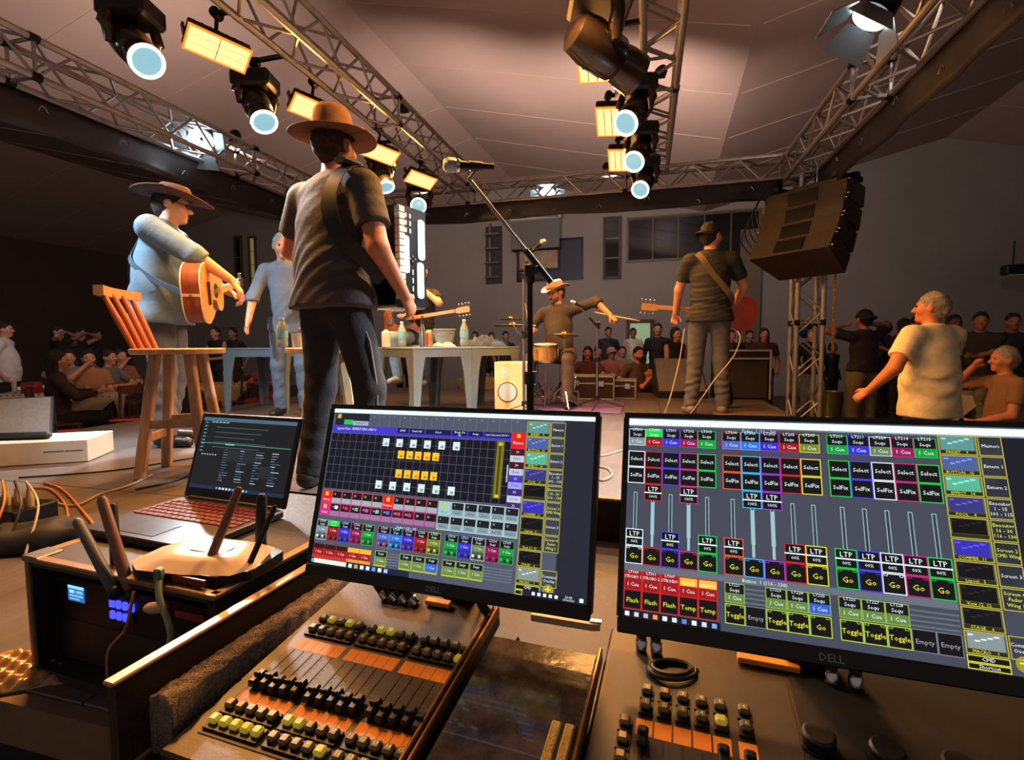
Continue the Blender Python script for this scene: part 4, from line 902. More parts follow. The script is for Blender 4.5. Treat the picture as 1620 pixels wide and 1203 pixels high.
def person(label, loc, face, P=None, sc=1., res=.011, shirt=(60, 60, 66), pants=(40, 42, 52), skin=(196, 140, 112), hair=(38, 28, 22), shoes=(24, 22, 22), sleeve='short', belly=0., hat=None, hatc=(70, 48, 38), head=(0, 0, 0), group=None, beard=False, hairlen=0, seat=False, fine=None, foldamp=.004, belt=None, glasses=False, coll=False, bulk=1.):
    P = dict(P or {}); NP[0] += 1; fine = res <= .012 if fine is None else fine
    root = thing('person', label, 'person', loc, face, group); root.scale = (sc, sc, sc)
    hz = P.get('hip', .50 if seat else .93); lean, side, tw = P.get('lean', 0.), P.get('side', 0.), P.get('twist', 0.)
    pel = np.array([P.get('hx', 0.), P.get('hy', 0.), hz]); up = _unit([math.sin(side), math.sin(lean), math.cos(lean)*math.cos(side)])
    rt = np.array([math.cos(tw), math.sin(tw), 0]); rt = _unit(rt-up*(rt @ up)); fw = np.cross(up, rt)
    chest, shc, nb = pel+up*.34, pel+up*.48, pel+up*.535
    hup = _unit(up*.5+np.array([0, 0, .5])); RH_ = rot3('z', head[0]) @ rot3('x', head[1]) @ rot3('y', head[2])
    hc = nb+hup*.085+np.array([0, .02, .075])+P.get('hofs', np.zeros(3)); hw = P.get('hipw', .09)
    sh = [shc+rt*.175*bulk+P.get('rsh', np.zeros(3)), shc-rt*.175*bulk+P.get('lsh', np.zeros(3))]
    dflt = [(np.array([.24, .03, hz+.0])), np.array([-.24, .03, hz+.0])]
    el, wr = [None]*2, [None]*2
    for i, kx in enumerate('rl'):
        T = P.get(kx+'h', dflt[i]); pole = P.get(kx+'p', (.5 if i == 0 else -.5, -1, -.2)); el[i], wr[i] = ik(sh[i], T, .29, .255, pole)
    hips = [pel+np.array([hw, 0, -.02]), pel+np.array([-hw, 0, -.02])]
    if seat: kn = [np.array(P.get('rk', (.13, .42, .50))), np.array(P.get('lk', (-.13, .42, .50)))]; an = [np.array(P.get('ra', (.13, .38, .08))), np.array(P.get('la', (-.13, .38, .08)))]
    else: kn = [np.array(P.get('rk', (.11, .025, .50))), np.array(P.get('lk', (-.11, .025, .50)))]; an = [np.array(P.get('ra', (.12, -.02, .085))), np.array(P.get('la', (-.12, -.02, .085)))]
    toe = [np.array(P.get('rt', (.25, 1, 0))), np.array(P.get('lt', (-.25, 1, 0)))]
    # ---- body: one continuous surface
    s = SDF(); FW = (fw, .68)
    s.cap(pel-rt*.07, pel+rt*.07, .10, .10, .05, FW); s.cap(pel, chest, .115, .125, .06, FW); s.cap(chest, shc, .13, .10, .06, FW); s.cap(shc-rt*.12, shc+rt*.12, .055, .055, .05)
    s.cap(nb-up*.05, hc-hup*.04, .058, .052, .03)
    H = lambda v: hc+RH_ @ np.array(v)
    s.ell(H((0, -.008, .025)), (.076, .096, .100), RH_, .02); s.cap(H((0, .02, -.04)), H((0, .052, -.075)), .058, .036, .03); s.cap(H((-.03, .06, -.02)), H((.03, .06, -.02)), .036, .036, .02)
    s.cap(H((0, .092, .012)), H((0, .112, -.022)), .010, .016, .012); s.cap(H((-.034, .078, .034)), H((.034, .078, .034)), .014, .014, .012); s.ell(H((0, .078, -.088)), (.024, .02, .018), RH_, .015)
    s.cap(H((-.02, .088, -.058)), H((.02, .088, -.058)), .009, .009, .006)
    for q in (-1, 1): s.ell(H((q*.080, -.005, .0)), (.011, .024, .034), RH_, .008)
    for i in range(2):
        s.cap(sh[i], el[i], .050*bulk, .041*bulk, .03); s.cap(el[i], wr[i], .041*bulk, .027, .015); fa = _unit(wr[i]-el[i]); kx = 'rl'[i]
        hand(s, wr[i], P.get(kx+'hd', fa), P.get(kx+'n', -rt if i == 0 else rt), 1 if i == 0 else -1, P.get(kx+'c', .5), fine)
        s.cap(hips[i], kn[i], .078, .052, .04); s.cap(kn[i], an[i], .052, .034, .02)
    o = np_obj('body', *s.mesh(res), tone('skin', skin, rough=.5, var=.06, scale=25, bump=.03, bscale=120), root)
    # eyes
    for q in (-1, 1):
        b = MB(); b.sph(Vector(H((q*.032, .0865, .012))), .0095, 8, 6); b.obj('eye', mat('eye_dark', (26, 18, 16), .25), o, 180)
    # ---- clothes
    s = SDF(); g = .014; sf = P.get('hem', -.09); hem = [(pel+up*sf, -up)]; W_ = .125*bulk
    s.cap(pel+up*sf*1.2, pel+up*.16, W_+g+.022+belly*.3, W_+g+belly*.45, .05, (fw, .84), hem); s.cap(pel+up*.16, chest, W_+g+belly*.35, .14*bulk+g, .06, (fw, .72)); s.cap(chest, shc-up*.02, .142*bulk+g, .115+g, .06, (fw, .70)); s.cap(shc-rt*.14*bulk, shc+rt*.14*bulk, .066*bulk, .066*bulk, .05)
    s.cap(pel+up*sf*.8-rt*.06, pel+up*sf*.8+rt*.06, .142*bulk, .142*bulk, .04, (fw, .86), hem)
    if belly: s.cap(pel+up*.09+fw*.03, pel+up*.26+fw*.03, .10+belly, .09+belly*.8, .06, None, hem)
    s.cap(nb-up*.05, nb+up*(.025 if coll else .0), .068, .066 if coll else .060, .02, None, [(nb+up*(.03 if coll else .012), up)])
    for i in range(2):
        e = el[i]; u1 = _unit(e-sh[i]); u2 = _unit(wr[i]-e)
        if sleeve == 'short': m = sh[i]+(e-sh[i])*.66; s.cap(sh[i], m, .062*bulk, .064*bulk, .03, None, [(m, u1)])
        elif sleeve != 'none':
            m = e+(wr[i]-e)*(.22 if sleeve == 'rolled' else .97); s.cap(sh[i], e, .063*bulk, .056*bulk, .03); s.cap(e, m, .056*bulk, .055 if sleeve == 'rolled' else .037, .015, None, [(m, u2)])
            if sleeve == 'rolled': s.cap(m-u2*.05, m, .061, .063, .008, None, [(m, u2)])
    np_obj('shirt', *s.mesh(res, folder(foldamp, NP[0], 62, hz+.12)), tone('shirt', shirt, rough=.8, var=.10, scale=18, bump=.25, bscale=55), root)
    s = SDF(); top = pel+up*.05; ct = [(top, up)]
    s.cap(pel-rt*.075, pel+rt*.075, .110+belly*.15, .110+belly*.15, .05, (fw, .78), ct); s.cap(pel, pel+up*.1, .124+belly*.2, .120+belly*.25, .04, (fw, .72), ct)
    lw = P.get('leg', 1.)
    for i in range(2):
        ut = _unit(an[i]-kn[i]); s.cap(hips[i], kn[i], .093*lw, .067*lw, .035); s.cap(kn[i], an[i], .067*lw, .058*lw, .03, None, [(an[i]+ut*.02, ut)])
    np_obj('trousers', *s.mesh(res, folder(foldamp*.8, NP[0]+50, 58, hz-.66)), tone('trousers', pants, rough=.85, var=.15, scale=20, bump=.25, bscale=70), root)
    for i in range(2):
        s = SDF(); td = _unit(toe[i]*np.array([1, 1, 0])); a = an[i]; z0 = a[2]-.085
        base = np.array([a[0], a[1], z0]); s.cap(base+np.array([0, 0, .05])-td*.03, base+td*.15+np.array([0, 0, .032]), .046, .034, .02, None, [(base, np.array([0, 0, -1.]))]); s.cap(a-np.array([0, 0, .01]), base+np.array([0, 0, .06]), .045, .05, .02, None, [(base, np.array([0, 0, -1.]))])
        np_obj('shoe', *s.mesh(min(res*1.1, .018)), tone('shoe', shoes, rough=.45), root)
    if belt is not None:
        s = SDF(); s.cap(pel-rt*.055, pel+rt*.055, .118+belly*.2, .118+belly*.2, .02, (fw, .82), [(pel+up*.055, up), (pel+up*.02, -up)]); np_obj('belt', *s.mesh(min(res, .012)), tone('belt', belt, rough=.5), root)
    # ---- hair, hat
    if hair is not None:
        s = SDF(); n_ = _unit(RH_ @ np.array([0, .80, -.62])); ct = [(H((0, .040, .020)), n_)]
        s.ell(H((0, -.014, .030)), (.083, .100, .106), RH_, .02, ct)
        if hairlen: s.cap(H((0, -.05, .03)), H((0, -.075, -.05-hairlen)), .078, .06, .04, (RH_ @ np.array([0, 1, 0]), .7)); s.cap(H((.06, -.02, .02)), H((.075, -.02, -.06-hairlen*.8)), .03, .025, .03); s.cap(H((-.06, -.02, .02)), H((-.075, -.02, -.06-hairlen*.8)), .03, .025, .03)
        else: s.cap(H((0, -.075, .0)), H((0, -.066, -.045)), .046, .040, .03)
        np_obj('hair', *s.mesh(min(res, .016), folder(.003, NP[0]+9, 160)), tone('hair', hair, rough=.7, var=.4, scale=60, stretch=(1, 1, .3), bump=.6, bscale=160), root)
    if beard:
        s = SDF(); s.cap(H((-.045, .045, -.055)), H((0, .084, -.082)), .026, .026, .02); s.cap(H((.045, .045, -.055)), H((0, .084, -.082)), .026, .026, .02); s.cap(H((-.022, .103, -.043)), H((.022, .103, -.043)), .007, .007, .005); np_obj('beard', *s.mesh(min(res, .010)), tone('hair', hair or (40, 30, 26), rough=.7), root)
    MH = Matrix([list(RH_[r])+[hc[r]] for r in range(3)]+[[0, 0, 0, 1]])
    if glasses:
        b = MB(); b.M = MH
        for q in (-1, 1): b.tube([(q*.032+.022*math.cos(a), .104, .012+.016*math.sin(a)) for a in np.linspace(0, 2*PI, 13)[:-1]], .002, 5, True); b.tube([(q*.054, .10, .015), (q*.083, .0, .018)], .002, 5)
        b.tube([(-.01, .105, .014), (.01, .105, .014)], .002, 5); b.obj('glasses', 'black_metal', root)
    if hat: build_hat(hat, hatc, MH, root)
    return root, dict(sh=sh, el=el, wr=wr, pel=pel, chest=chest, shc=shc, hc=hc, MH=MH, fw=fw, rt=rt, up=up, kn=kn, an=an)
def build_hat(kind, colr, MH, root):
    m = tone('felt', colr, rough=.85, var=.15, scale=30, bump=.1, bscale=140)
    if kind.startswith('brim'):
        wide, curl, ch = (float(x) for x in kind.split(':')[1:])
        def brim(u, v):
            a = 2*PI*u; r = 1+(wide-1)*v; x, y = .084*math.cos(a), .104*math.sin(a); k = v*v
            return Vector((x*r, y*r*.98, .050+curl*k*(math.cos(a)**2)*.10-.012*k*abs(math.sin(a))))
        ht = MB(); ht.M = MH; ht.grid(brim, 48, 8, thick=(0, 0, .006)); o = ht.obj('hat_brim', m, root, 180)
        b = MB(); b.M = MH; n = 32; rings = []
        pr = [(.05, 1.0), (.07, 1.0), (.05+ch*.5, .97), (.05+ch*.8, .90), (.05+ch, .74), (.05+ch*1.0, .45), (.05+ch*.88, .0)]
        vs = []
        for z, r in pr:
            for i in range(n):
                a = 2*PI*i/n; pinch = 1-.16*max(0, (z-.05)/ch)*max(0, math.sin(a))**3
                vs.append((.086*r*math.cos(a)*pinch, .107*r*math.sin(a)*.99, z-(.012 if r < .5 else 0)*abs(math.cos(a))))
        fs = [(a*n+i, a*n+(i+1) % n, (a+1)*n+(i+1) % n, (a+1)*n+i) for a in range(len(pr)-1) for i in range(n)]; b.add(vs, fs); b.obj('hat_crown', m, root, 180)
        b = MB(); b.M = MH; b.add([(.0875*math.cos(2*PI*i/n), .1085*math.sin(2*PI*i/n)*.99, z) for z in (.058, .078) for i in range(n)], [(i, (i+1) % n, n+(i+1) % n, n+i) for i in range(n)]); b.obj('hat_band', tone('band', tuple(c*.5 for c in colr), rough=.7), root, 180)
    else:                           # baseball cap, peak to the front or the back
        back = kind == 'cap_back'; b = MB(); b.M = MH @ Matrix.Rotation(math.radians(180 if back else 0), 4, 'Z')
        def dome(u, v): a = 2*PI*u; t = v*PI/2; return Vector((.088*math.cos(a)*math.cos(t), .106*math.sin(a)*math.cos(t)-.008*(1 if not back else -1), .030+.098*math.sin(t)))
        b.grid(dome, 28, 8); b.obj('cap_dome', m, root, 180)
        b = MB(); b.M = MH @ Matrix.Rotation(math.radians(180 if back else 0), 4, 'Z')
        def peak(u, v): a = PI*(.14+.72*u); r = 1+.80*v*math.sin(PI*(.1+.8*u)); return Vector((.090*math.cos(a)*(1+.12*v), .106*math.sin(a)*r, .046-.020*v*v-.08*(math.cos(a)**2)*v*.5))
        b.grid(peak, 16, 5, thick=(0, 0, .005)); b.obj('cap_peak', m, root, 180)
# ================================================================== rack case, laptop and router beside the desk
RK0 = DK(-1.309, .646, 0.002); RK = thing('rack_case', 'black rack case with glowing blue buttons carrying laptop and router', 'rack', RK0, A19)
RW_, RD_, RHt = .53, .56, .258
b = MB(); b.box((RW_/2, RD_/2, .009), (RW_, RD_, .018)); b.box((RW_/2, RD_/2, RHt-.009), (RW_, RD_, .018)); b.box((.009, RD_/2, RHt/2), (.018, RD_, RHt)); b.box((RW_-.009, RD_/2, RHt/2), (.018, RD_, RHt)); b.box((RW_/2, RD_-.009, RHt/2), (RW_, .018, RHt)); b.obj('shell', 'case_ply', RK)
for a, c in (((RW_/2, .004, RHt-.003), (RW_+.006, .02, .010)), ((.006, RD_/2, RHt-.003), (.02, RD_, .010)), ((RW_-.006, RD_/2, RHt-.003), (.02, RD_, .010)), ((.004, .004, RHt/2), (.012, .012, RHt))):
    b = MB(); b.box(a, c, .002); b.obj('edge_profile', 'case_edge', RK)
b = MB(); b.box((.02, .02, RHt+.001), (.05, .05, .006), .002); b.obj('corner_plate', 'steel', RK)
b = MB(); b.box((RW_/2, .035, .165), (.484, .01, .09), .002); pnl = b.obj('device_front', 'black_metal', RK)
b = MB(); b.box((RW_/2, .045, .066), (.484, .01, .09), .002); b.obj('blank_panel', mat('panel_brown', (40, 32, 28), .5), RK)
ds = Scr(.052, .034); ds.rect(0, 0, 1, 1, (40, 110, 170)); ds.rect(.02, .02, .98, .2, (150, 220, 245), 1); ds.rect(.1, .3, .4, .5, (170, 220, 250), 1); ds.rect(.5, .3, .9, .5, (120, 180, 230), 1); ds.rect(.1, .6, .9, .7, (140, 200, 240), 1); ds.rect(.1, .8, .7, .9, (120, 180, 230), 1)
ds.build(RK, Matrix.Translation((.105, .0285, .180)), 'status_display')
mat('blue_led', (40, 40, 220), .4, emit=(60, 66, 255), es=2.2)
for i in range(4):
    for j in range(2):
        b = MB(); b.box((.215+.019*i, .028, .178-.024*j), (.013, .006, .017), .002); b.obj('lit_button', 'blue_led' if (i, j) != (3, 1) else 'black_plastic', RK)
b = MB(); b.box((.43, .0285, .188), (.075, .003, .014)); b.obj('warning_label', mat('label_red', (150, 40, 34), .6), RK)
for i in range(2): b = MB(); b.lathe([(.012, 0), (.014, .004), (.009, .010), (.004, .012)], 16, (.47, .028, .14-.036*i), R=Matrix.Rotation(PI/2, 3, 'X')); b.obj('panel_socket', 'chrome', RK)
# laptop
LPb = Vector((-.754, 1.3275, RHt+.004)); LP = thing('laptop', 'black gaming laptop with red lit keyboard on the rack case', 'laptop', LPb, math.radians(-20))
b = MB(); b.box((0, -.128, .010), (.362, .256, .018), .003); b.obj('base', mat('laptop_grey', (58, 50, 52), .35, .3), LP)
b = MB(); b.box((-.01, -.205, .0197), (.105, .066, .001)); b.obj('touchpad', mat('pad', (46, 42, 46), .3), LP)
mat('key_red', (70, 14, 16), .5, emit=(170, 20, 20), es=.30)
kk = MB()
for r in range(6):
    n = 16; 
    for i in range(n): kk.box((-.158+.0211*i, -.036-.0195*r, .0208), (.0172, .0150, .003), .001)
o = kk.obj('keycaps', 'key_red', LP); o['kind'] = 'stuff'
b = MB(); b.cyl((-.15, .0, .018), (.15, .0, .018), .008); b.obj('hinge', 'black_plastic', LP)
LM = Matrix.Translation((0, .002, .018)) @ Matrix.Rotation(math.radians(-17.7), 4, 'X')
b = MB(); b.M = LM; b.box((0, .004, .121), (.362, .008, .238), .003); b.obj('lid', 'black_plastic', LP)
ls = Scr(.338, .198); ls.rect(0, 0, 1, 1, (18, 22, 26)); ls.rect(0, 0, 1, .05, (70, 96, 120), 1)
rr = random.Random(3)
for k in range(9): ls.rect(.03, .07+.05*k, .06, .085+.05*k, (110, 140, 150), 1)
for k in range(5): ls.rect(.1+.04*k, .055, .13+.04*k, .075, (90, 170, 150), 1); ls.rect(.16, .13+.07*k, .72-.06*(k % 3), .142+.07*k, (60, 74, 80), 1)
ls.rect(.02, .36, .98, .372, (60, 130, 110), 1); ls.rect(.3, .36, .4, .38, (90, 200, 150), 2)
for c in range(4):
    for k in range(13): ls.rect(.30+.17*c, .44+.035*k, .30+.17*c+rr.uniform(.03, .1), .452+.035*k, rr.choice([(96, 110, 120), (60, 70, 78), (150, 170, 180), (46, 96, 110)]), 1)
for k in range(6): ls.rect(.06+.03*k, .52, .075+.03*k, .535, (190, 190, 180), 1)
for a, c in ((.35, .44), (.52, .44), (.70, .62)): ls.rect(a, c, a+.13, c+.16, (30, 36, 42), 2)
ls.rect(0, .95, 1, 1, (22, 40, 66), 2)
for k in range(10): ls.rect(.30+.035*k, .962, .32+.035*k, .988, rr.choice([(190, 215, 240), (90, 140, 200), (230, 230, 230)]), 3)
ls.build(LP, LM @ Matrix.Translation((0, -.0002, .128)))
text_obj('. . .', .02, 'logo_silver', LP, LM @ Matrix.Translation((0, -.0006, .016)) @ Matrix.Rotation(PI/2, 4, 'X'), 'maker_logo')
# router with six flat antennas
RO0 = Vector((-.585, .985, RHt+.004)); RO = thing('wifi_router', 'angular white wifi router with tall antennas on the rack case', 'router', RO0, A19); bpy.context.view_layer.update()
b = MB(); b.prism([(-.15, -.07), (-.10, -.095), (.07, -.07), (.11, -.03), (.10, .06), (.04, .085), (-.09, .06), (-.16, .0)], .0, .018); b.obj('base', 'black_plastic', RO)
def rtop(u, v):
    a = 2*PI*u; r = 1-.65*v; p = [(-.15, -.072), (-.10, -.097), (.0, -.085), (.09, -.06), (.11, -.02), (.07, .07), (-.05, .06), (-.16, .0)]; k = u*8; i = int(k) % 8; t = k-int(k); q = p[(i+1) % 8]
    return Vector(((p[i][0]*(1-t)+q[0]*t)*r, (p[i][1]*(1-t)+q[1]*t)*r, .018+.020*min(1, v*1.6)))
b = MB(); b.grid(rtop, 32, 5); b.prism([(-.05, -.03), (.035, -.028), (.03, .02), (-.05, .02)], .036, .039); b.obj('shell', mat('router_white', (214, 190, 166), .35), RO)
b = MB(); b.box((.02, -.085, .010), (.08, .004, .012)); b.obj('port_row', mat('label_red2', (110, 40, 34), .5), RO)
ri = RO.matrix_world.inverted()
for (x0, y0, Y0), (x1, y1, Y1), m, wd in (((182, 938, .93), (121, 822, .98), 'antenna_grey', .011), ((207, 940, .94), (160, 786, .97), 'antenna_tan', .011), ((184, 905, 1.0), (178, 797, 1.02), 'black_plastic', .010), ((322, 912, .94), (379, 771, .98), 'antenna_tan', .009), ((412, 905, 1.02), (414, 782, 1.04), 'black_plastic', .012), ((378, 930, .93), (436, 800, .97), 'black_plastic', .006)):
    mat('antenna_grey', (84, 82, 84), .45); mat('antenna_tan', (128, 88, 74), .45)
    a, c = ri @ at(x0, y0, Y0), ri @ at(x1, y1, Y1); b = MB(); b.tube([a, a+(c-a)*.1, a+(c-a)*.96, c], [wd*.8, wd, wd*.86, wd*.5], 8); ant = b.obj('antenna', m, RO, 50)
    b = MB(); b.sph(a, wd*1.25, 10, 6); b.obj('pivot', 'black_plastic', ant)
def cable(label, pts, r, m, name='cable', n=10, extra=None):
    pts = bez(pts, n); o = thing(name, label, 'cable', pts[0]); b = MB(); b.tube([p-pts[0] for p in pts], r, 6); b.obj('jacket', m, o, 60); return o
mat('cable_orange', (190, 120, 66), .5); mat('cable_green', (150, 160, 130), .5); mat('cable_black', (16, 15, 15), .5); mat('cable_pale', (176, 156, 128), .5)
fl = DK(0, .64)
cable('thin orange cable hanging from the router down the rack front', [at(212, 935, .90), at(203, 980, .88), at(196, 1000, .88), at(172, 1030, .88), at(170, 1075, .89)], .0028, 'cable_orange')
g = cable('pale network cable with green plug hanging from the router', [at(252, 915, .905), at(252, 945, .88), at(266, 985, .86), at(270, 1010, .85), at(258, 1045, .85)], .0055, 'cable_green')
b = MB(); b.box((0, 0, .004), (.014, .016, .03), .003); b.obj('plug', mat('plug_green', (96, 120, 96), .4), g)
b = MB(); b.sph(at(246, 962, .875)-g.location, (.022, .012, .010), 12, 8); b.obj('knot', mat('tape_pale', (206, 176, 146), .5), g)

# ---------------------------------------------------------------- clutter on the left of the deck
MC0 = gz(30, 840, 0); MC0.z = .001; MCB = thing('stage_box', 'multicore stage box bristling with gold audio plugs', 'stage box', MC0, math.radians(-10))
b = MB(); b.box((-.08, 0, .05), (.34, .16, .10), .006); b.obj('body', 'black_metal', MCB)
mat('plug_gold', (190, 140, 70), .4, .3)
for i in range(6):
    b = MB(); x = -.20+.055*i; b.lathe([(.013, 0), (.014, .035), (.010, .045), (.008, .07)], 12, (x, -.01, .10)); pg = b.obj('plug', 'plug_gold', MCB); c = MB(); c.tube(bez([(x, -.01, .165), (x+.02, -.03, .20), (x+.06+.02*i, -.10, .14), (x+.08+.03*i, -.2, .012)], 6), .004, 6); c.obj('lead', ['cable_orange', 'cable_black', 'cable_pale'][i % 3], pg)
for k, (lb, m, pts) in enumerate((('orange cable looping from the stage box to the rack', 'cable_orange', [(48, 772), (80, 775), (104, 800), (108, 832), (118, 842)]), ('second orange cable loop beside the rack corner', 'cable_orange', [(70, 764), (100, 776), (140, 820), (150, 838)]), ('brown cable crossing behind the rack case', 'cable_pale', [(80, 795), (120, 800), (160, 782), (200, 770), (240, 752)]), ('black cable snaking in front of the stage box', 'cable_black', [(10, 858), (40, 845), (80, 838), (110, 850), (135, 852)]), ('long thin black cable on the deck behind the white box', 'cable_black', [(30, 756), (120, 750), (200, 742), (320, 722)]), ('black cable running towards the stool feet', 'cable_black', [(215, 775), (280, 760), (320, 742)]), ('pale cable coil on the deck between the monitors', 'cable_pale', [(944, 722), (960, 720), (985, 712), (1005, 706)]), ('pale looped cable near the desk edge between the monitors', 'cable_pale', [(945, 738), (962, 742), (968, 752), (955, 760), (944, 758)]))):
    cable(lb, [gz(x, y, .006) for x, y in pts], .0055 if k < 4 else .005, m)
BAG0 = gz(52, 885, 0.0); BAG = thing('equipment_bag', 'slack black equipment bag lying left of the rack case', 'bag', BAG0)
s = SDF(); s.cap((-.14, .05, .03), (.06, .10, .03), .05, .045, .04); s.cap((-.2, .12, .03), (-.05, .16, .035), .05, .05, .04); P_, F_ = s.mesh(.012, folder(.006, 5, 60)); P_[:, 2] = np.maximum(P_[:, 2], 0.001); np_obj('bag_body', P_, F_, mat('bag_black', (22, 19, 18), .7, var=.3, scale=20), BAG)
LB0 = Vector((-.80, .70, HALL_Z)); LBG = thing('backpack', 'black backpack standing on the floor below the rack case', 'bag', LB0)
s = SDF(); s.cap((0, 0, .12), (.02, 0, .42), .13, .10, .05, (np.array([0, 1., 0]), .7)); s.cap((-.05, -.08, .1), (-.04, -.09, .26), .07, .07, .04); P_, F_ = s.mesh(.014, folder(.006, 8, 50)); P_[:, 2] = np.maximum(P_[:, 2], .001); np_obj('bag_body', P_, F_, 'bag_black', LBG)
b = MB(); b.tube(bez([(-.05, 0, .50), (-.03, 0, .57), (.05, 0, .57), (.07, 0, .50)], 6), .010, 6); b.obj('handle', mat('handle_tan', (96, 70, 52), .4), LBG)
# bubble wrap-like clear pouch left of the rack
BW0 = gz(20, 1075, .0); BW = thing('clear_pouch', 'crumpled clear plastic pouch glinting at the left edge', 'pouch', BW0, .3)
b = MB(); b.grid(lambda u, v: Vector((-.12+.24*u, -.05+.16*v, .016+.008*math.sin(u*31)*math.sin(v*27)-.014*max(abs(2*u-1), abs(2*v-1))**6)), 40, 26, thick=(0, 0, -.004)); b.obj('film', mat('clear_film', (150, 116, 74), .12, var=.3, scale=50, coat=.6), BW, 180)
# white carton and black bar, floor wedge at far left
CB = gz(90, 735, 0); cb = thing('carton', 'white cardboard carton with printed side lying on the deck', 'box', CB, math.radians(17))
b = MB(); b.box((-.18, .19, .07), (.66, .34, .135), .003); b.obj('box_body', mat('carton_white', (214, 208, 196), .7, var=.05, scale=6), cb)
b = MB(); b.box((-.18, .19, .139), (.62, .30, .003)); b.obj('top_flap', 'carton_white', cb)
for k, (x, w) in enumerate(((-.02, .1), (.08, .09))): b = MB(); b.box((x, .0195, .075), (w, .002, .007)); b.obj('printed_line', mat('print_blue', (90, 110, 140), .6), cb)
bar = thing('black_bar', 'black padded bar resting on the white carton', 'bar', CB+Vector((-.20, .06, .142)), math.radians(8))
b = MB(); b.box((-.12, 0, .022), (.46, .05, .042), .015); b.obj('bar_body', 'black_plastic', bar)
def wedge(label, loc, rz, w=.55, d=.42, h=.34, m='wedge_grey'):
    mat('wedge_grey', (98, 94, 90), .6, var=.15, scale=40, bump=.2, bscale=200); t = thing('floor_monitor', label, 'loudspeaker', loc, rz)
    Rx = Matrix(((0, 0, 1), (1, 0, 0), (0, 1, 0)))
    b = MB(); b.prism([(-d/2, 0), (d/2, 0), (d/2, h*.55), (d/2-.12, h), (-d/2, .07)], -w/2, w/2, R=Rx); b.obj('cabinet', 'black_plastic', t)
    L = math.hypot(d-.12, h-.07); a = math.atan2(h-.07, d-.12); b = MB(); b.box((0, 0, 0), (w-.03, L-.03, .016), .005); g = b.obj('grille', m, t); g.matrix_local = Matrix.Translation((0, -.06, (h+.07)/2+.004)) @ Matrix.Rotation(a, 4, 'X')
    for q in (-1, 1): b = MB(); b.box((q*(w/2+.004), .06, .12), (.008, .12, .05), .003); b.obj('handle', 'black_metal', t)
    return t
wedge('grey fronted floor monitor at the far left edge', gz(-20, 715, 0)+Vector((0, .1, 0)), math.radians(38))
wedge('grey fronted floor monitor beside the bass player', gz(1078, 628, 0)+Vector((0, .12, .002)), math.radians(-8), w=.62, d=.62, h=.50)
for k, (x, y) in enumerate(((95, 690), (197, 672))):
    p = gz(x, y-6, 0); b = MB(); b.box((0, 0, .006), (.22, .10, .012), .004); o = tag(b.obj('red_cloth', mat('red_cloth', (150, 34, 40), .8)), ['red cloth on the deck edge near the white carton', 'red cloth on the deck edge near the stool'][k], 'cloth'); o.location = p; o.rotation_euler = (0, 0, .4)

# ---------------------------------------------------------------- stools
wood('stool_wood', (150, 116, 90), (186, 152, 122), 7, .45, (6, 6, 1)); wood('stool_light', (176, 148, 112), (206, 182, 146), 7, .45, (6, 6, 1)); wood('stool_red', (150, 70, 48), (180, 96, 66), 7, .4, (6, 6, 1))
def stool(label, loc, rz, R0, H, back=False, m='stool_light', group='wooden bar stools'):
    t = thing('bar_stool', label, 'stool', loc, rz, group)
    b = MB(); b.lathe([(R0*.96, H-.032), (R0, H-.026), (R0, H-.006), (R0*.97, H)], 40); b.obj('seat', m, t, 40)
    fx, tx = R0*.98, R0*.52; legs = []
    for i in range(4):
        a = PI/4+i*PI/2; p0 = Vector((fx*math.cos(a), fx*math.sin(a), 0)); p1 = Vector((tx*math.cos(a), tx*math.sin(a), H-.03)); legs.append((p0, p1))
        d = (p1-p0); q = rotto(d); b = MB(); L = d.length; b.M = Matrix.Translation(p0) @ q.to_4x4() @ Matrix.Rotation(a, 4, 'Z'); b.box((0, 0, L/2), (.048, .048, L), .006); b.obj('leg', m, t)
    for i in range(4):
        h = .22 if i % 2 else .30; a, c = legs[i], legs[(i+1) % 4]; f = h/H; pa, pc = a[0].lerp(a[1], f), c[0].lerp(c[1], f); d = pc-pa; b = MB(); b.M = Matrix.Translation(pa) @ rotto(d).to_4x4(); b.box((0, 0, d.length/2), (.022, .045, d.length), .004); b.obj('stretcher', m, t)
    if back:
        tops = []
        for k in range(4):
            y = -.12+.08*k; p0 = Vector((-R0*.72, y, H-.005)); p1 = Vector((-R0*.72-.12, y*1.15, H+.285)); b = MB(); b.tube([p0, p0.lerp(p1, .5), p1], [.013, .017, .012], 10); b.obj('spindle', 'stool_red', t); tops.append(p1)
        b = MB(); n = 12; b.grid(lambda u, v: Vector((-R0*.72-.135-.03*math.sin(PI*u)+.0, -.19+.38*u, H+.27+.05*v)), n, 2, thick=(.045, 0, 0)); b.obj('top_rail', m, t)
    return t
stool('wooden bar stool with spindle back standing left of the laptop', Vector((-1.84, 2.80, .0)), math.radians(12), .225, .69, True, 'stool_wood')
stool('backless wooden bar stool half hidden behind the accordion player', Vector((-1.03, 2.82, .0)), math.radians(20), .215, .69)
stool('white painted bar stool under the man in the cream cap', gp_ if False else Vector(((668-810)/800*5.97, 5.97, 0)), math.radians(10), .19, .70, m=mat('stool_white', (206, 200, 190), .5))

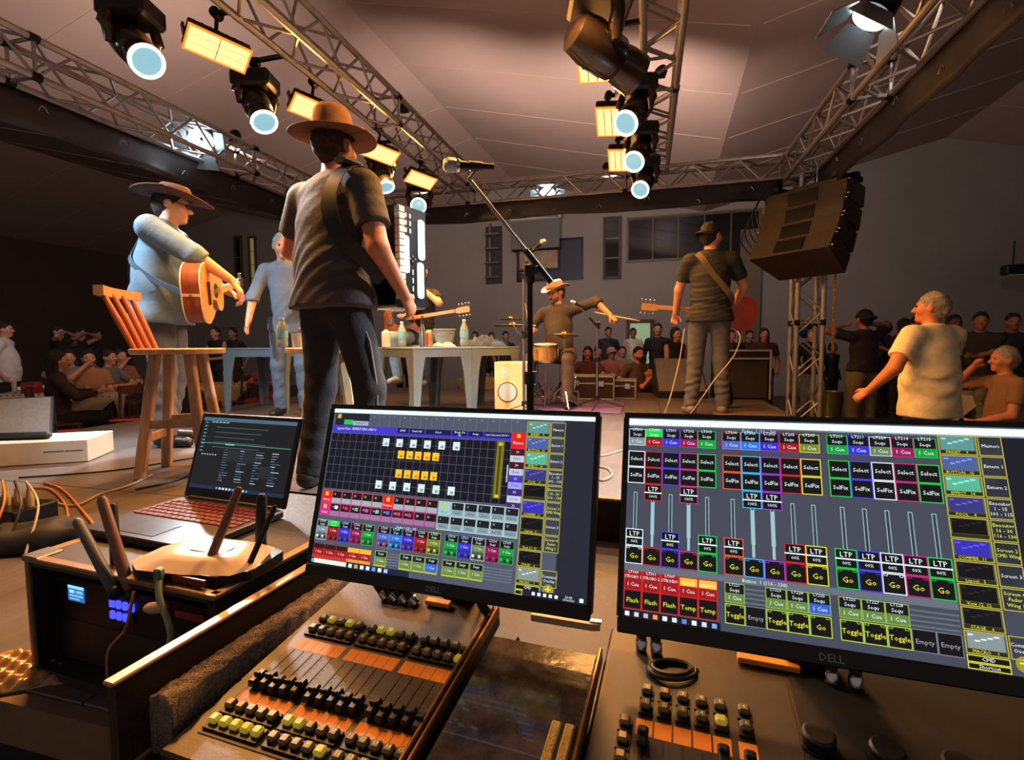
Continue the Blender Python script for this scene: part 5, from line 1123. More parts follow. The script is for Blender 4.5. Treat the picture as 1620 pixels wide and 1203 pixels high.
# ---------------------------------------------------------------- grey plastic tables and what stands on them
mat('table_grey', (112, 128, 138), .42, var=.08, scale=10)
def plastic_table(label, loc, rz, w=.70, H=.68):
    t = thing('plastic_table', label, 'table', loc, rz, 'grey plastic tables')
    b = MB(); b.box((0, 0, H-.012), (w, w, .024), .008); b.obj('table_top', 'table_grey', t)
    for q in (-1, 1): b = MB(); b.box((0, q*(w/2-.012), H-.06), (w-.14, .014, .075), .003); b.obj('apron', 'table_grey', t); b = MB(); b.box((q*(w/2-.012), 0, H-.06), (.014, w-.14, .075), .003); b.obj('apron', 'table_grey', t)
    for i in (-1, 1):
        for j in (-1, 1):
            b = MB(); tw, bw = .115, .058; k = w/2-.004; c = [(i*k, j*k)]
            def L(r, z): return [(i*k, j*k, z), (i*(k-r), j*k, z), (i*(k-r), j*(k-.016), z), (i*(k-.016), j*(k-.016), z), (i*(k-.016), j*(k-r), z), (i*k, j*(k-r), z)]
            vs = L(bw, 0)+L(tw*.85, H*.6)+L(tw*1.3, H-.02); fs = []
            for a in range(2): fs += [(a*6+q, a*6+(q+1) % 6, a*6+6+(q+1) % 6, a*6+6+q) for q in range(6)]
            fs += [tuple(range(6)), tuple(range(12, 18))]
            if i*j < 0: pass
            else: fs = [tuple(reversed(f)) for f in fs]
            b.add(vs, fs); b.obj('leg', 'table_grey', t, None)
    return t
TA, TB, TC = Vector((-.905, 5.22, 0)), Vector((-.40, 5.72, 0)), Vector((-2.70, 5.70, 0))
plastic_table('grey plastic table nearest the accordion player loaded with bottles', TA, math.radians(43))
plastic_table('grey plastic table with the denim pile beside the microphone stands', TB, math.radians(43))
plastic_table('grey plastic table left of the accordion player legs', TC, math.radians(-6))
TZ = .682
mat('water_plastic', (205, 236, 246), .12, trans=.55, ior=1.2, coat=.3); mat('bottle_label', (120, 190, 220), .5); mat('cap_white', (230, 240, 245), .4)
def bottle(label, loc, h=.28, r=.04, m='water_plastic', lab='bottle_label'):
    t = thing('water_bottle', label, 'bottle', loc, 0, 'plastic water bottles'); b = MB()
    b.lathe([(r*.8, 0), (r, .01), (r, h*.22), (r*.93, h*.25), (r, h*.28), (r, h*.58), (r*.92, h*.68), (r*.45, h*.86), (r*.36, h*.90), (r*.36, h*.93)], 16); b.obj('bottle_body', m, t, 50)
    b = MB(); b.lathe([(r*1.01, h*.34), (r*1.015, h*.35), (r*1.015, h*.55), (r*1.01, h*.56)], 16, cap=False); b.obj('label_band', lab, t, 50); b = MB(); b.lathe([(r*.40, h*.92), (r*.42, h*.93), (r*.42, h*.995), (r*.38, h)], 12); b.obj('cap', 'cap_white', t)
def onT(x, Y): return Vector(((x-810)/800*Y, Y, TZ))
bottle('tall water bottle standing at the right front of the bottle table', onT(735, 5.42), .29, .045)
bottle('water bottle standing left among the cups on the bottle table', onT(637, 5.20), .26, .042)
bottle('water bottle on the backless stool seat', Vector(((452-810)/800*2.85, 2.82, .692)), .165, .030)
b_ = thing('paper_cup', 'white paper cup beside the bottle on the backless stool', 'cup', Vector(((474-810)/800*2.8, 2.78, .692))); b = MB(); b.lathe([(.022, 0), (.031, .075), (.033, .078)], 16); b.obj('cup_wall', 'cap_white', b_)
b_ = thing('slim_glass', 'tall slim clear bottle next to the striped can', 'bottle', onT(669, 5.02)); b = MB(); b.lathe([(.03, 0), (.033, .01), (.033, .15), (.015, .22), (.013, .29)], 14); b.obj('glass_body', 'glass_clear', b_, 50); b = MB(); b.lathe([(.015, .288), (.015, .305)], 10); b.obj('cap', 'brass', b_)
b_ = thing('drink_can', 'tall red and gold drink can on the bottle table', 'can', onT(680, 5.0)); b = MB(); b.lathe([(.028, 0), (.033, .008), (.033, .155), (.028, .166)], 18); b.obj('can_body', mat('can_gold', (206, 176, 110), .3, .6), b_); b = MB(); b.box((-.018, -.030, .08), (.028, .008, .12), .002); b.obj('red_panel', mat('can_red', (176, 50, 50), .4), b_)
b_ = thing('carton_pack', 'small yellow and white drink carton on the bottle table', 'carton', onT(612, 5.15)); b = MB(); b.box((0, 0, .075), (.075, .075, .15), .004); b.obj('pack', mat('pack_cream', (220, 206, 140), .5, var=.3, var2=(230, 236, 236), scale=14), b_); b = MB(); b.prism([(-.0375, 0), (.0375, 0), (0, .03)], -.0375, .0375, R=Matrix(((1, 0, 0), (0, 0, 1), (0, 1, 0))), c=(0, 0, .148)); b.obj('gable_top', 'cap_white', b_)
b_ = thing('ice_bucket', 'grey plastic ice bucket on the bottle table', 'bucket', onT(704, 5.45)); b = MB(); b.lathe([(.085, 0), (.115, .17), (.125, .175), (.125, .19), (.112, .19), (.082, .01)], 28, cap=False); b.lathe([(.0, .004), (.083, .004)], 28, cap=False); b.obj('bucket_wall', mat('bucket_grey', (150, 160, 166), .4), b_, 40); b = MB(); b.tube(bez([(-.12, 0, .18), (-.1, -.08, .15), (0, -.13, .12), (.1, -.08, .15), (.12, 0, .18)], 6), .003, 6); b.obj('handle', 'steel', b_)
def cloth_pile(label, loc, sx, sy, h, m, seed, name='denim_pile'):
    t = thing(name, label, 'clothes', loc); r = np.random.default_rng(seed); ph = r.uniform(0, 6, 6)
    def fn(u, v):
        x, y = 2*u-1, 2*v-1; e = max(0, 1-max(abs(x), abs(y))**3.); z = h*e**.5*(.62+.22*math.sin(5*x+ph[0]+2*y)+.18*math.sin(9*x-6*y+ph[1])+.10*math.sin(19*x+11*y+ph[2]))
        return Vector((sx*x*(1+.12*math.sin(4*y+ph[3])), sy*y*(1+.14*math.sin(5*x+ph[4])), max(.003, z)))
    b = MB(); b.grid(fn, 48, 36, thick=(0, 0, -.002)); b.obj('folded_cloth', m, t, 180)
mat('denim', (78, 98, 134), .85, var=.25, scale=14, bump=.3, bscale=90)
cloth_pile('pile of folded blue denim on the right table', onT(767, 5.75), .25, .15, .125, 'denim', 2)
cloth_pile('folded pale towel beside the striped can', onT(703, 5.15), .11, .07, .05, mat('towel', (176, 192, 190), .9, bump=.4, bscale=120), 4, 'folded_towel')

# ---------------------------------------------------------------- microphones
mat('mic_grille', (170, 178, 184), .3, .9, bump=.5, bscale=900)
def mic_part(t, p, d, k=1.):
    R = rotto(d).to_4x4(); M = Matrix.Translation(p) @ R
    b = MB(); b.M = M; b.lathe([(.009*k, 0), (.011*k, .002), (.013*k, .08*k), (.018*k, .125*k), (.022*k, .135*k)], 16); m = b.obj('microphone', 'black_metal', t, 40)
    b = MB(); b.M = M; b.lathe([(.022*k, .134*k), (.026*k, .145*k), (.026*k, .165*k), (.019*k, .182*k), (.0, .188*k)], 16, cap=False); b.obj('grille', 'mic_grille', m, 60)
    b = MB(); b.M = M; b.lathe([(.0235*k, .128*k), (.0245*k, .131*k), (.0245*k, .139*k), (.0235*k, .141*k)], 16); b.obj('ring', 'chrome', m)
def mic_stand(label, base, zc, boom0, boom1, mic_at, mic_dir, k=1., m='black_metal', legs=True, r=.0125, rot=.4):
    t = thing('microphone_stand', label, 'microphone stand', base); o = Vector(base); B0, B1, MA = Vector(boom0)-o, Vector(boom1)-o, Vector(mic_at)-o
    b = MB(); b.cyl((0, 0, .05), (0, 0, zc*.58), r*1.25); b.obj('lower_tube', m, t); b = MB(); b.cyl((0, 0, zc*.58), (0, 0, zc), r*.9); b.obj('upper_tube', m, t); b = MB(); b.cyl((0, 0, zc*.55), (0, 0, zc*.6), r*2); b.obj('height_clutch', 'black_plastic', t)
    for i in range(3):
        a = rot+2*PI*i/3; b = MB(); b.tube([(0, 0, .11), (math.cos(a)*.28, math.sin(a)*.28, .012)], r*.8, 8); lg = b.obj('leg', m, t); b = MB(); b.sph((math.cos(a)*.28, math.sin(a)*.28, .012), r*1.2, 8, 6); b.obj('rubber_foot', 'black_plastic', lg)
    b = MB(); b.cyl((0, 0, .09), (0, 0, .14), r*2.0); b.obj('leg_hub', 'black_plastic', t)
    b = MB(); b.cyl(B0, B1, r*.62, n=10); b.obj('boom', m if m != 'black_metal' else 'steel', t); c = Vector((0, 0, zc)); b = MB(); b.cyl(c-Vector((.022, 0, 0)), c+Vector((.03, 0, 0)), r*1.9, n=16); b.cyl(c, c-Vector((0, 0, .05)), r*1.5); b.obj('boom_clutch', 'black_plastic', t)
    b = MB(); b.cyl(B1, B1+(B0-B1).normalized()*.16, r*1.0); b.obj('counterweight', 'black_plastic', t)
    d = Vector(mic_dir).normalized(); b = MB(); b.M = Matrix.Translation(MA+d*.06*k) @ rotto(d).to_4x4(); b.lathe([(.0145*k, -.02), (.017*k, .0), (.018*k, .03)], 14); b.obj('mic_clip', 'black_plastic', t); b = MB(); b.cyl(B0, MA+d*.05*k, r*.6); b.obj('clip_joint', 'steel', t)
    mic_part(t, MA, d, k); return t
Y0 = 2.0
mic_stand('tall black boom microphone stand in front of the tables', Vector(((839-810)/800*Y0, Y0, 0)), at(846, 428, Y0).z, at(742, 283, Y0), at(872, 447, Y0), at(781, 264, Y0), at(704, 261, Y0-.05)-at(781, 264, Y0), 1.05)
Y1 = 5.0
mic_stand('slim silver boom microphone stand behind the black one', Vector(((829-810)/800*Y1, Y1, 0)), at(831, 434, Y1).z, at(833, 402, Y1), at(832, 440, Y1), at(838, 402, Y1), at(866, 376, Y1)-at(838, 402, Y1), 1.1, 'steel', rot=.9)
Y2 = 5.5
mic_stand('low boom microphone stand right of the drummer', Vector(((945-810)/800*Y2, Y2, 0)), at(942, 512, Y2).z, at(912, 480, Y2), at(948, 520, Y2), at(925, 487, Y2), at(905, 478, Y2)-at(925, 487, Y2), .9, 'steel', rot=.2)

# ---------------------------------------------------------------- drum kit
mat('drum_gold', (206, 150, 70), .3, .35, var=.2, scale=6, coat=.4); mat('drum_skin', (222, 214, 196), .6); mat('rug_purple', (104, 84, 140), .9, var=.3, scale=12, bump=.4, bscale=120)
DY = 5.65
rug = thing('drum_rug', 'purple rug under the drum kit', 'rug', Vector(((880-810)/800*5.75, 5.75, .001)), math.radians(-15)); b = MB(); b.box((0, 0, .004), (1.5, 1.1, .008), .003); b.obj('pile', 'rug_purple', rug)
def tripod(t, p, h, r=.011, sp=.22, m='chrome', rot=.3):
    p = Vector(p); b = MB(); b.cyl(p+Vector((0, 0, .06)), p+Vector((0, 0, h)), r); b.obj('stand_tube', m, t)
    for i in range(3): a = rot+2*PI*i/3; b = MB(); e = p+Vector((math.cos(a)*sp, math.sin(a)*sp, .011)); b.tube([p+Vector((0, 0, .26)), e], r*.8, 6); b.obj('leg', m, t); b = MB(); b.cyl(p+Vector((0, 0, .10)), p.lerp(e, .55)+Vector((0, 0, .12)), r*.5); b.obj('leg_brace', m, t)
def drum(label, c, r, h, d=(0, 0, 1), stand=None, m='drum_gold', name='snare_drum', lugs=8, logo=False):
    c = Vector(c); base = Vector((c.x, c.y, .009)); t = thing(name, label, 'drum', base); M = Matrix.Translation(c-base) @ rotto(d).to_4x4()
    b = MB(); b.M = M; b.lathe([(r, -h/2), (r, h/2)], 32, cap=False); b.obj('shell', m, t, 40)
    for q in (-1, 1):
        b = MB(); b.M = M; b.lathe([(r*.99, q*h/2), (r*1.035, q*h/2), (r*1.035, q*(h/2-.02)), (r*.99, q*(h/2-.02))], 32, cap=False); b.obj('hoop', 'chrome', t, 30); b = MB(); b.M = M; b.lathe([(0, q*(h/2-.004)), (r*.98, q*(h/2-.004)), (r*.98, q*(h/2-.008))], 32, cap=False); b.obj('drum_head', 'drum_skin', t, 40)
    for i in range(lugs): a = 2*PI*i/lugs; b = MB(); b.M = M; b.box((r*1.02*math.cos(a), r*1.02*math.sin(a), 0), (.014, .014, h*.5), .003, R=Matrix.Rotation(a, 3, 'Z')); b.obj('lug', 'chrome', t)
    if stand: tripod(t, (0, 0, 0), c.z-base.z-h/2, rot=stand)
    return t
drum('gold snare drum in front of the drummer', at(863, 558, 5.62), .135, .19, (0, -.12, 1), .4)
BX0 = gz(815, 652, 0.009); BX0.z = .009
bx = thing('cajon_drum', 'boxy yellow and cream cajon drum with round emblem', 'drum', Vector(((812-810)/800*5.35, 5.35, .0105)), math.radians(-12))
b = MB(); b.box((0, 0, .26), (.34, .30, .50), .008); b.obj('box_body', mat('cajon_cream', (226, 204, 130), .5, var=.35, var2=(236, 226, 190), scale=5), bx)
b = MB(); b.lathe([(0, 0), (.095, 0), (.095, .003), (0, .003)], 28, (-.03, -.152, .20), R=Matrix.Rotation(PI/2, 3, 'X'), cap=False); b.obj('round_emblem', mat('emblem', (190, 214, 220), .5), bx); b = MB(); b.tube([(-.03+.1*math.cos(a), -.154, .20+.1*math.sin(a)) for a in np.linspace(0, 2*PI, 25)[:-1]], .004, 5, True); b.obj('emblem_ring', 'black_plastic', bx)
text_obj('B', .16, 'cap_white', bx, Matrix.Translation((-.05, -.1515, .40)) @ Matrix.Rotation(PI/2, 4, 'X'), 'letter')
for k in range(4):
    b = MB(); b.box((.176, 0, .08+.12*k), (.008, .26, .09), .002); b.obj('side_print', mat('cajon_print', (240, 236, 220), .5, var=.6, var2=(120, 110, 60), scale=26), bx)
for q in (-1, 1): b = MB(); b.box((q*.14, 0, .005), (.04, .26, .01)); b.obj('foot', 'black_plastic', bx)
def cymbal(label, c, r, base, rot, tilt=(0, 0, 1), pair=False, boom=False):
    c = Vector(c); base = Vector(base); t = thing('cymbal', label, 'cymbal', base, 0, 'cymbals of the drum kit'); M = Matrix.Translation(c-base) @ rotto(tilt).to_4x4()
    b = MB(); b.M = M; b.lathe([(r, -.018), (r*.6, -.006), (r*.24, 0), (r*.2, .014), (.01, .022), (.01, .019), (r*.19, .011), (r*.24, -.003), (r*.6, -.009), (r, -.021)], 36, cap=False); b.obj('disc', 'brass', t, 50)
    if pair: b = MB(); b.M = M @ Matrix.Translation((0, 0, -.045)); b.lathe([(r, .012), (r*.6, 0), (r*.2, -.006), (.01, -.02), (.01, -.023), (r*.2, -.009), (r*.6, -.003), (r, .009)], 36, cap=False); b.obj('disc', 'brass', t, 50)
    b = MB(); p = c-base; b.cyl(p+Vector((0, 0, .0)), p+Vector((0, 0, .06)), .006); b.lathe([(.014, .022), (.014, .04)], 10, p); b.obj('wing_nut', 'chrome', t)
    if boom:
        e = Vector((0, 0, p.z*.6)); b = MB(); b.cyl(e, p, .008); b.obj('boom_arm', 'chrome', t); tripod(t, (0, 0, 0), p.z*.62, rot=rot)
    else: tripod(t, (0, 0, 0), p.z, rot=rot, sp=.25)
cymbal('upper small crash cymbal left of the drummer', at(808, 503, 5.9), .13, Vector((.16, 5.98, .009)), .2, (0, 0, 1), boom=True)
cymbal('lower wide cymbal just above the denim pile', at(811, 513, 5.75), .21, Vector((.30, 5.86, .009)), 1.1, (.0, 0, 1), boom=True)
cymbal('hi hat cymbals in front of the drummer belly', at(893, 527, 5.5), .165, Vector((at(893, 527, 5.5).x, 5.5, .009)), .6, (0.02, 0, 1), pair=True)
th = thing('drum_throne', 'round black drum throne under the drummer', 'stool', Vector(((888-810)/800*5.97, 6.0, .001))); b = MB(); b.lathe([(.14, .48), (.17, .49), (.175, .53), (.15, .555), (.0, .56)], 28); b.obj('cushion', 'black_matte', th, 50); tripod(th, (0, 0, 0), .49, .016, .2, rot=.1)
pe = thing('bass_pedal', 'chrome drum pedal on the purple rug', 'pedal', Vector(((905-810)/800*5.5, 5.5, .0095)), math.radians(160)); b = MB(); b.box((0, 0, .01), (.10, .28, .012), .003); b.obj('base_plate', 'steel', pe); b = MB(); b.box((0, .02, .05), (.075, .24, .008), .003, R=Matrix.Rotation(.28, 3, 'X')); b.obj('foot_board', 'chrome', pe)
for q in (-1, 1): b = MB(); b.cyl((q*.045, -.12, .015), (q*.045, -.12, .17), .008); b.obj('post', 'chrome', pe)
b = MB(); b.cyl((-.05, -.12, .165), (.05, -.12, .165), .008); b.cyl((0, -.12, .165), (0, -.17, .30), .005); b.sph((0, -.175, .31), .022, 10, 8); b.obj('beater', 'steel', pe)
def road_case(label, loc, rz, w, d, h, m='case_ply', name='road_case'):
    t = thing(name, label, 'case', loc, rz); b = MB(); b.box((0, 0, h/2), (w, d, h), .004); b.obj('box_body', m, t)
    for z in (.008, h*.68, h-.008): b = MB(); b.box((0, 0, z), (w+.012, d+.012, .018), .003); b.obj('edge_band', 'aluminium', t)
    for i in (-1, 1):
        for j in (-1, 1): b = MB(); b.box((i*w/2, j*d/2, h/2), (.022, .022, h), .003); b.obj('corner_profile', 'aluminium', t)
    for k in (-1, 1): b = MB(); b.box((k*w*.25, -d/2-.008, h*.68), (.07, .012, .07), .004); b.obj('butterfly_latch', 'chrome', t)
    return t
road_case('low road case with silver edges behind the drummer', Vector((1.02, 6.55, .001)), math.radians(-15), .62, .42, .30)
road_case('small road case with silver edges right of the drummer', Vector((1.42, 6.62, .001)), math.radians(-15), .40, .40, .24)
# speaker cabinet with bright frame to the right of the bass player
c0 = gz(1180, 632, 0); cab = thing('amp_cabinet', 'tall black cabinet with bright metal edges near the truss tower', 'case', Vector((c0.x, c0.y+.2, .001)), math.radians(-12)); w, d, h = .62, .45, .62
b = MB(); b.box((0, 0, h/2), (w, d, h), .005); b.obj('box_body', 'black_matte', cab); b = MB(); b.box((0, -d/2-.004, h*.40), (w-.08, .01, h*.72)); b.obj('front_cloth', mat('speaker_cloth', (44, 38, 34), .9, bump=.3, bscale=300), cab)
for z in (h-.01, h-.11):
    b = MB(); b.box((0, -d/2, z), (w+.02, .03, .026), .004); b.obj('edge_band', 'aluminium', cab)
for q in (-1, 1): b = MB(); b.box((q*(w/2), -d/2, h/2), (.026, .03, h), .004); b.obj('corner_profile', 'aluminium', cab)
sk = thing('trash_sack', 'small dark sack behind the bass player leg', 'bag', gz(1146, 645, 0)); s = SDF(); s.cap((0, 0, .09), (.01, 0, .26), .09, .055, .04); P_, F_ = s.mesh(.012, folder(.006, 31, 60)); P_[:, 2] = np.maximum(P_[:, 2], .002); np_obj('bag_body', P_, F_, 'bag_black', sk)
cable('pale cable running down beside the bass player left leg', [at(1083, 520, 4.9), at(1075, 570, 4.85), at(1060, 630, 4.7), gz(1048, 662, .006), gz(1040, 672, .006)], .006, 'cable_pale')
cable('pale cable curving from the red bass down to the deck', [at(1167, 524, 4.75), at(1171, 537, 4.7), at(1160, 565, 4.7), at(1130, 602, 4.7), at(1100, 645, 4.72), gz(1088, 660, .006)], .006, 'cable_pale')
# ================================================================== the musicians
def gp(x, Y): return Vector(((x-810)/800*Y, Y, 0))
GU, gu = person('stout man in light blue shirt and wide brown hat holding an acoustic guitar', gp(262, 3.6), math.radians(-76), dict(lean=.06, rh=(.15, .53, 1.06), rp=(.8, .1, .2), rhd=(0, .55, -.83), rn=(-.2, -.83, -.5), rc=.35, lh=(-.32, .34, 1.06), lp=(-.8, -.4, -.4), lc=.9, ln=(0, -1, 0), ra=(.12, .02, .085), la=(-.12, -.06, .085), hem=-.10, leg=1.12, hofs=np.array([0, .035, -.02])), sc=1.05, res=.0095, shirt=(104, 134, 160), pants=(84, 84, 90), skin=(214, 162, 130), sleeve='rolled', belly=.085, hat='brim:2.35:.30:.085', hatc=(74, 50, 40), head=(.06, -.16, 0), glasses=True, coll=True, belt=(20, 18, 18), bulk=1.24, foldamp=.0055)
AC, ac = person('man in dark grey shirt and tan hat seen from behind playing accordion', gp(531, 2.42), math.radians(-30), dict(lean=.02, rh=(.31, .15, .93), rp=(.35, -1, -.2), rhd=(-.1, .6, -.7), rn=(-.9, .2, -.2), rc=.45, lh=(-.30, .30, 1.12), lp=(-.8, -.6, -.3), ra=(.20, .0, .085), rk=(.17, .05, .50), la=(-.16, -.04, .085), lk=(-.13, .02, .5), hem=-.05, leg=1.08), sc=1.0, res=.008, shirt=(70, 64, 63), pants=(34, 33, 38), skin=(196, 122, 92), sleeve='short', belly=.05, hat='brim:2.15:.05:.13', hatc=(120, 84, 64), head=(.12, .05, 0), hair=(70, 46, 36), foldamp=.0042, bulk=1.2)
BL, bl = person('grey haired man in grey blue shirt leaning on the table behind the accordion player', gp(460, 5.05), math.radians(190), dict(lean=.22, rh=(.30, .34, .80), rp=(.9, -.2, .1), lh=(-.2, .3, .84), ra=(.12, -.05, .085)), sc=1.02, res=.014, shirt=(104, 118, 136), pants=(86, 108, 136), skin=(208, 160, 130), hair=(170, 180, 186), sleeve='rolled', belly=.02, coll=True, head=(.3, -.15, 0))
CP, cp = person('man in cream cap and black shirt seated with an electric bass behind the table', gp(668, 5.95), math.radians(170), dict(hip=.80, lean=.02, rk=(.20, .42, .78), lk=(-.2, .42, .76), ra=(.16, .34, .36), la=(-.16, .36, .36), rh=(.10, .26, 1.02), rp=(.9, -.4, -.4), lh=(-.10, .20, 1.32), lp=(-.8, -.1, -.6), lc=.8, ln=(.3, -.9, 0)), sc=1.0, seat=True, res=.012, shirt=(44, 44, 48), pants=(128, 160, 190), skin=(216, 166, 136), sleeve='short', hat='cap', hatc=(206, 186, 140), head=(-.15, -.02, 0), shoes=(180, 180, 180))
DR, dr = person('drummer in brown shirt and pale hat stretching one arm over the drum kit', gp(886, 5.95), math.radians(160), dict(hip=.60, lean=.06, side=.05, rk=(.24, .38, .54), lk=(-.2, .42, .54), ra=(.26, .40, .085), la=(-.2, .45, .085), rh=(.26, .34, .86), rp=(.6, -.7, -.3), rc=.95, rn=(-.9, .2, -.2), lh=(-.60, .08, 1.02), lp=(-.2, -.3, .8), lc=.9, ln=(0, -.2, -1)), sc=1.0, seat=True, res=.012, shirt=(70, 62, 60), pants=(92, 78, 70), skin=(216, 150, 116), sleeve='rolled', belly=.03, hat='brim:1.8:.4:.10', hatc=(176, 136, 112), head=(-.6, -.28, 0), beard=True, hair=(90, 80, 76), coll=True)
BS, bs = person('man in dark grey shirt and black cap seen from behind playing a red bass', gp(1121, 4.98), math.radians(-14), dict(lean=.0, rh=(.24, .27, .98), rp=(1, -.25, -.15), rc=.6, rn=(-.7, -.6, 0), rhd=(-.8, .2, -.3), lh=(-.28, .30, .94), lp=(-.9, -.35, -.2), lc=.9, ln=(0, -1, 0), ra=(.13, .0, .085), la=(-.15, -.02, .085), hem=-.07, leg=1.05), sc=1.07, res=.0095, shirt=(42, 42, 44), pants=(88, 88, 92), skin=(226, 160, 126), sleeve='short', belly=.02, hat='cap_back', hatc=(48, 42, 40), head=(-.75, .08, 0), shoes=(120, 112, 110), foldamp=.0055, bulk=1.06)

# ================================================================== instruments in their hands
def held(name, label, cat, root, off, group=None):
    bpy.context.view_layer.update(); t = thing(name, label, cat, (0, 0, 0), 0, group); M = root.matrix_world @ Matrix.Translation(Vector(off)); t.location = M.to_translation(); t.rotation_euler = root.rotation_euler; t.scale = root.scale; return t
def basis(x, y):                    # x = along the neck, y = face normal
    x = Vector(x).normalized(); y = Vector(y); y = (y-x*y.dot(x)).normalized(); z = x.cross(y); return Matrix(((x.x, y.x, z.x, 0), (x.y, y.y, z.y, 0), (x.z, y.z, z.z, 0), (0, 0, 0, 1)))
Rface = Matrix(((1, 0, 0), (0, 0, -1), (0, 1, 0)))      # polygon (x, z) extruded along -y .. y
def outline(half, n=40):            # closed outline from a list of (x, half width) by mirror
    xs = [p[0] for p in half]; top = bez([(p[0], p[1], 0) for p in half], 6); return [(p.x, p.y) for p in top]+[(p.x, -p.y) for p in reversed(top[1:-1])]
def acoustic(t, M):
    ol = outline([(-.25, .0), (-.245, .09), (-.20, .165), (-.12, .192), (-.03, .165), (.04, .125), (.10, .125), (.17, .145), (.215, .12), (.24, .06), (.245, 0)])
    b = MB(); b.M = M; b.prism(ol, -.0, .105, R=Rface); b.obj('body', wood('guitar_side', (120, 58, 32), (150, 80, 46), 5, .25, (1, 6, 1)), t, 50)
    b = MB(); b.M = M; b.prism([(x*.985, y*.985) for x, y in ol], -.004, .0, R=Rface); b.obj('top_plate', wood('guitar_top', (214, 136, 62), (232, 160, 84), 8, .25, (1, 6, 6)), t, 50)
    for yy in (0.0, .105):
        b = MB(); b.M = M; b.tube([(x*1.005, -yy, y*1.005) for x, y in ol], .0035, 5, True); b.obj('binding', mat('binding', (230, 214, 180), .4), t, 60)
    b = MB(); b.M = M; b.box((-.25, -.05, 0), (.006, .1, .018)); b.obj('tail_strip', 'binding', t)
    b = MB(); b.M = M; b.lathe([(0, .006), (.05, .006), (.05, .0045)], 24, (.07, 0, 0), R=Matrix.Rotation(-PI/2, 3, 'X'), cap=False); b.obj('sound_hole', 'black_matte', t); b = MB(); b.M = M; b.box((-.10, .01, 0), (.03, .012, .15), .003); b.obj('bridge', mat('rosewood', (56, 34, 26), .4), t)
    b = MB(); b.M = M; b.prism([(-.02, .05), (.06, .065), (.09, .12), (.03, .135), (-.03, .10)], -.0055, -.004, R=Rface); b.obj('pick_guard', mat('guard_brown', (70, 36, 24), .3), t)
    neck(t, M, .24, .46, 3)
    b = MB(); b.M = M; b.cyl((-.255, -.05, 0), (-.275, -.05, 0), .008); b.obj('strap_pin', 'chrome', t)
def neck(t, M, x0, L, pegs, w=.024, y=.006, both=True, headcol='rosewood'):
    b = MB(); b.M = M; b.prism([(x0-.10, -w), (x0+L, -w*.8), (x0+L, w*.8), (x0-.10, w)], -.014, -.004, R=Rface); b.prism([(x0-.02, -w*.8), (x0+L, -w*.7), (x0+L, w*.7), (x0-.02, w*.8)], -.006, .016, R=Rface); b.obj('neck', wood('neck_maple', (196, 140, 86), (214, 164, 110), 8, .35, (1, 6, 6)), t)
    h = MB(); h.M = M; h.prism([(x0+L, -w*.8), (x0+L+.03, -w*1.4), (x0+L+.16, -w*1.55), (x0+L+.17, 0), (x0+L+.16, w*1.55), (x0+L+.03, w*1.4), (x0+L, w*.8)], -.002, .014, R=Rface, c=(0, -.004, 0)); hd = h.obj('headstock', 'neck_maple' if headcol == 'maple' else headcol, t)
    for i in range(pegs):
        for q in ((-1, 1) if both else (1,)):
            b = MB(); b.M = M; x = x0+L+.045+.04*i; b.cyl((x, -.006, q*w*1.3), (x, -.006, q*(w*1.3+.03)), .004); b.sph((x, -.006, q*(w*1.3+.038)), (.013, .006, .010), 8, 6); b.obj('tuning_peg', 'chrome', hd)
    s = MB(); s.M = M
    for i in range(6): z = -.015+.006*i; s.cyl((x0-.34, .012, z), (x0+L, .008, z*.8), .0009, n=4, cap=False)
    o = s.obj('strings', 'steel', t); o['kind'] = 'stuff'
def bass(t, M, body, guard):
    half = [(-.24, 0), (-.235, .10), (-.16, .165), (-.05, .135), (.03, .105), (.10, .13), (.19, .19), (.215, .165), (.15, .075), (.14, .03), (.14, 0)]
    ol = outline(half); b = MB(); b.M = M; b.prism(ol, -.0, .042, R=Rface); b.obj('body', body, t, 50); b = MB(); b.M = M; b.prism([(-.14, -.10), (.06, -.10), (.12, -.06), (.12, .06), (0, .08), (-.10, .03)], -.004, 0, R=Rface); b.obj('pick_guard', guard, t)
    for x in (-.06, .02): b = MB(); b.M = M; b.box((x, .007, 0), (.03, .012, .09), .004); b.obj('pickup', 'black_plastic', t)
    b = MB(); b.M = M; b.box((-.16, .008, 0), (.05, .014, .08), .003); b.obj('bridge', 'chrome', t)
    for k in range(3): b = MB(); b.M = M; b.cyl((-.10+.04*k, .004, -.11), (-.10+.04*k, .018, -.11), .010); b.obj('knob', 'chrome', t)
    neck(t, M, .14, .50, 4, .022, both=True, headcol='maple')
def strap(t, pts, nrm_c, w, m):     # flat band along points, width across
    P_ = bez(pts, 8); c = Vector(nrm_c); vs = []; fs = []
    for i, p in enumerate(P_):
        d = (P_[min(i+1, len(P_)-1)]-P_[max(i-1, 0)]).normalized(); o = (p-c); o = (o-d*o.dot(d)).normalized(); s_ = d.cross(o).normalized()
        vs += [p+s_*w/2, p-s_*w/2, p-s_*w/2+o*.004, p+s_*w/2+o*.004]
    for i in range(len(P_)-1):
        for k in range(4): fs.append((i*4+k, i*4+(k+1) % 4, i*4+4+(k+1) % 4, i*4+4+k))
    b = MB(); b.add(vs, fs); return b.obj('strap', m, t, 60)
off = Vector((.10, .335, 1.03)); g = held('acoustic_guitar', 'acoustic guitar with orange top held by the man in the wide brown hat', 'guitar', GU, off)
acoustic(g, basis((-.98, -.02, .19), (-.02, .98, .0)))
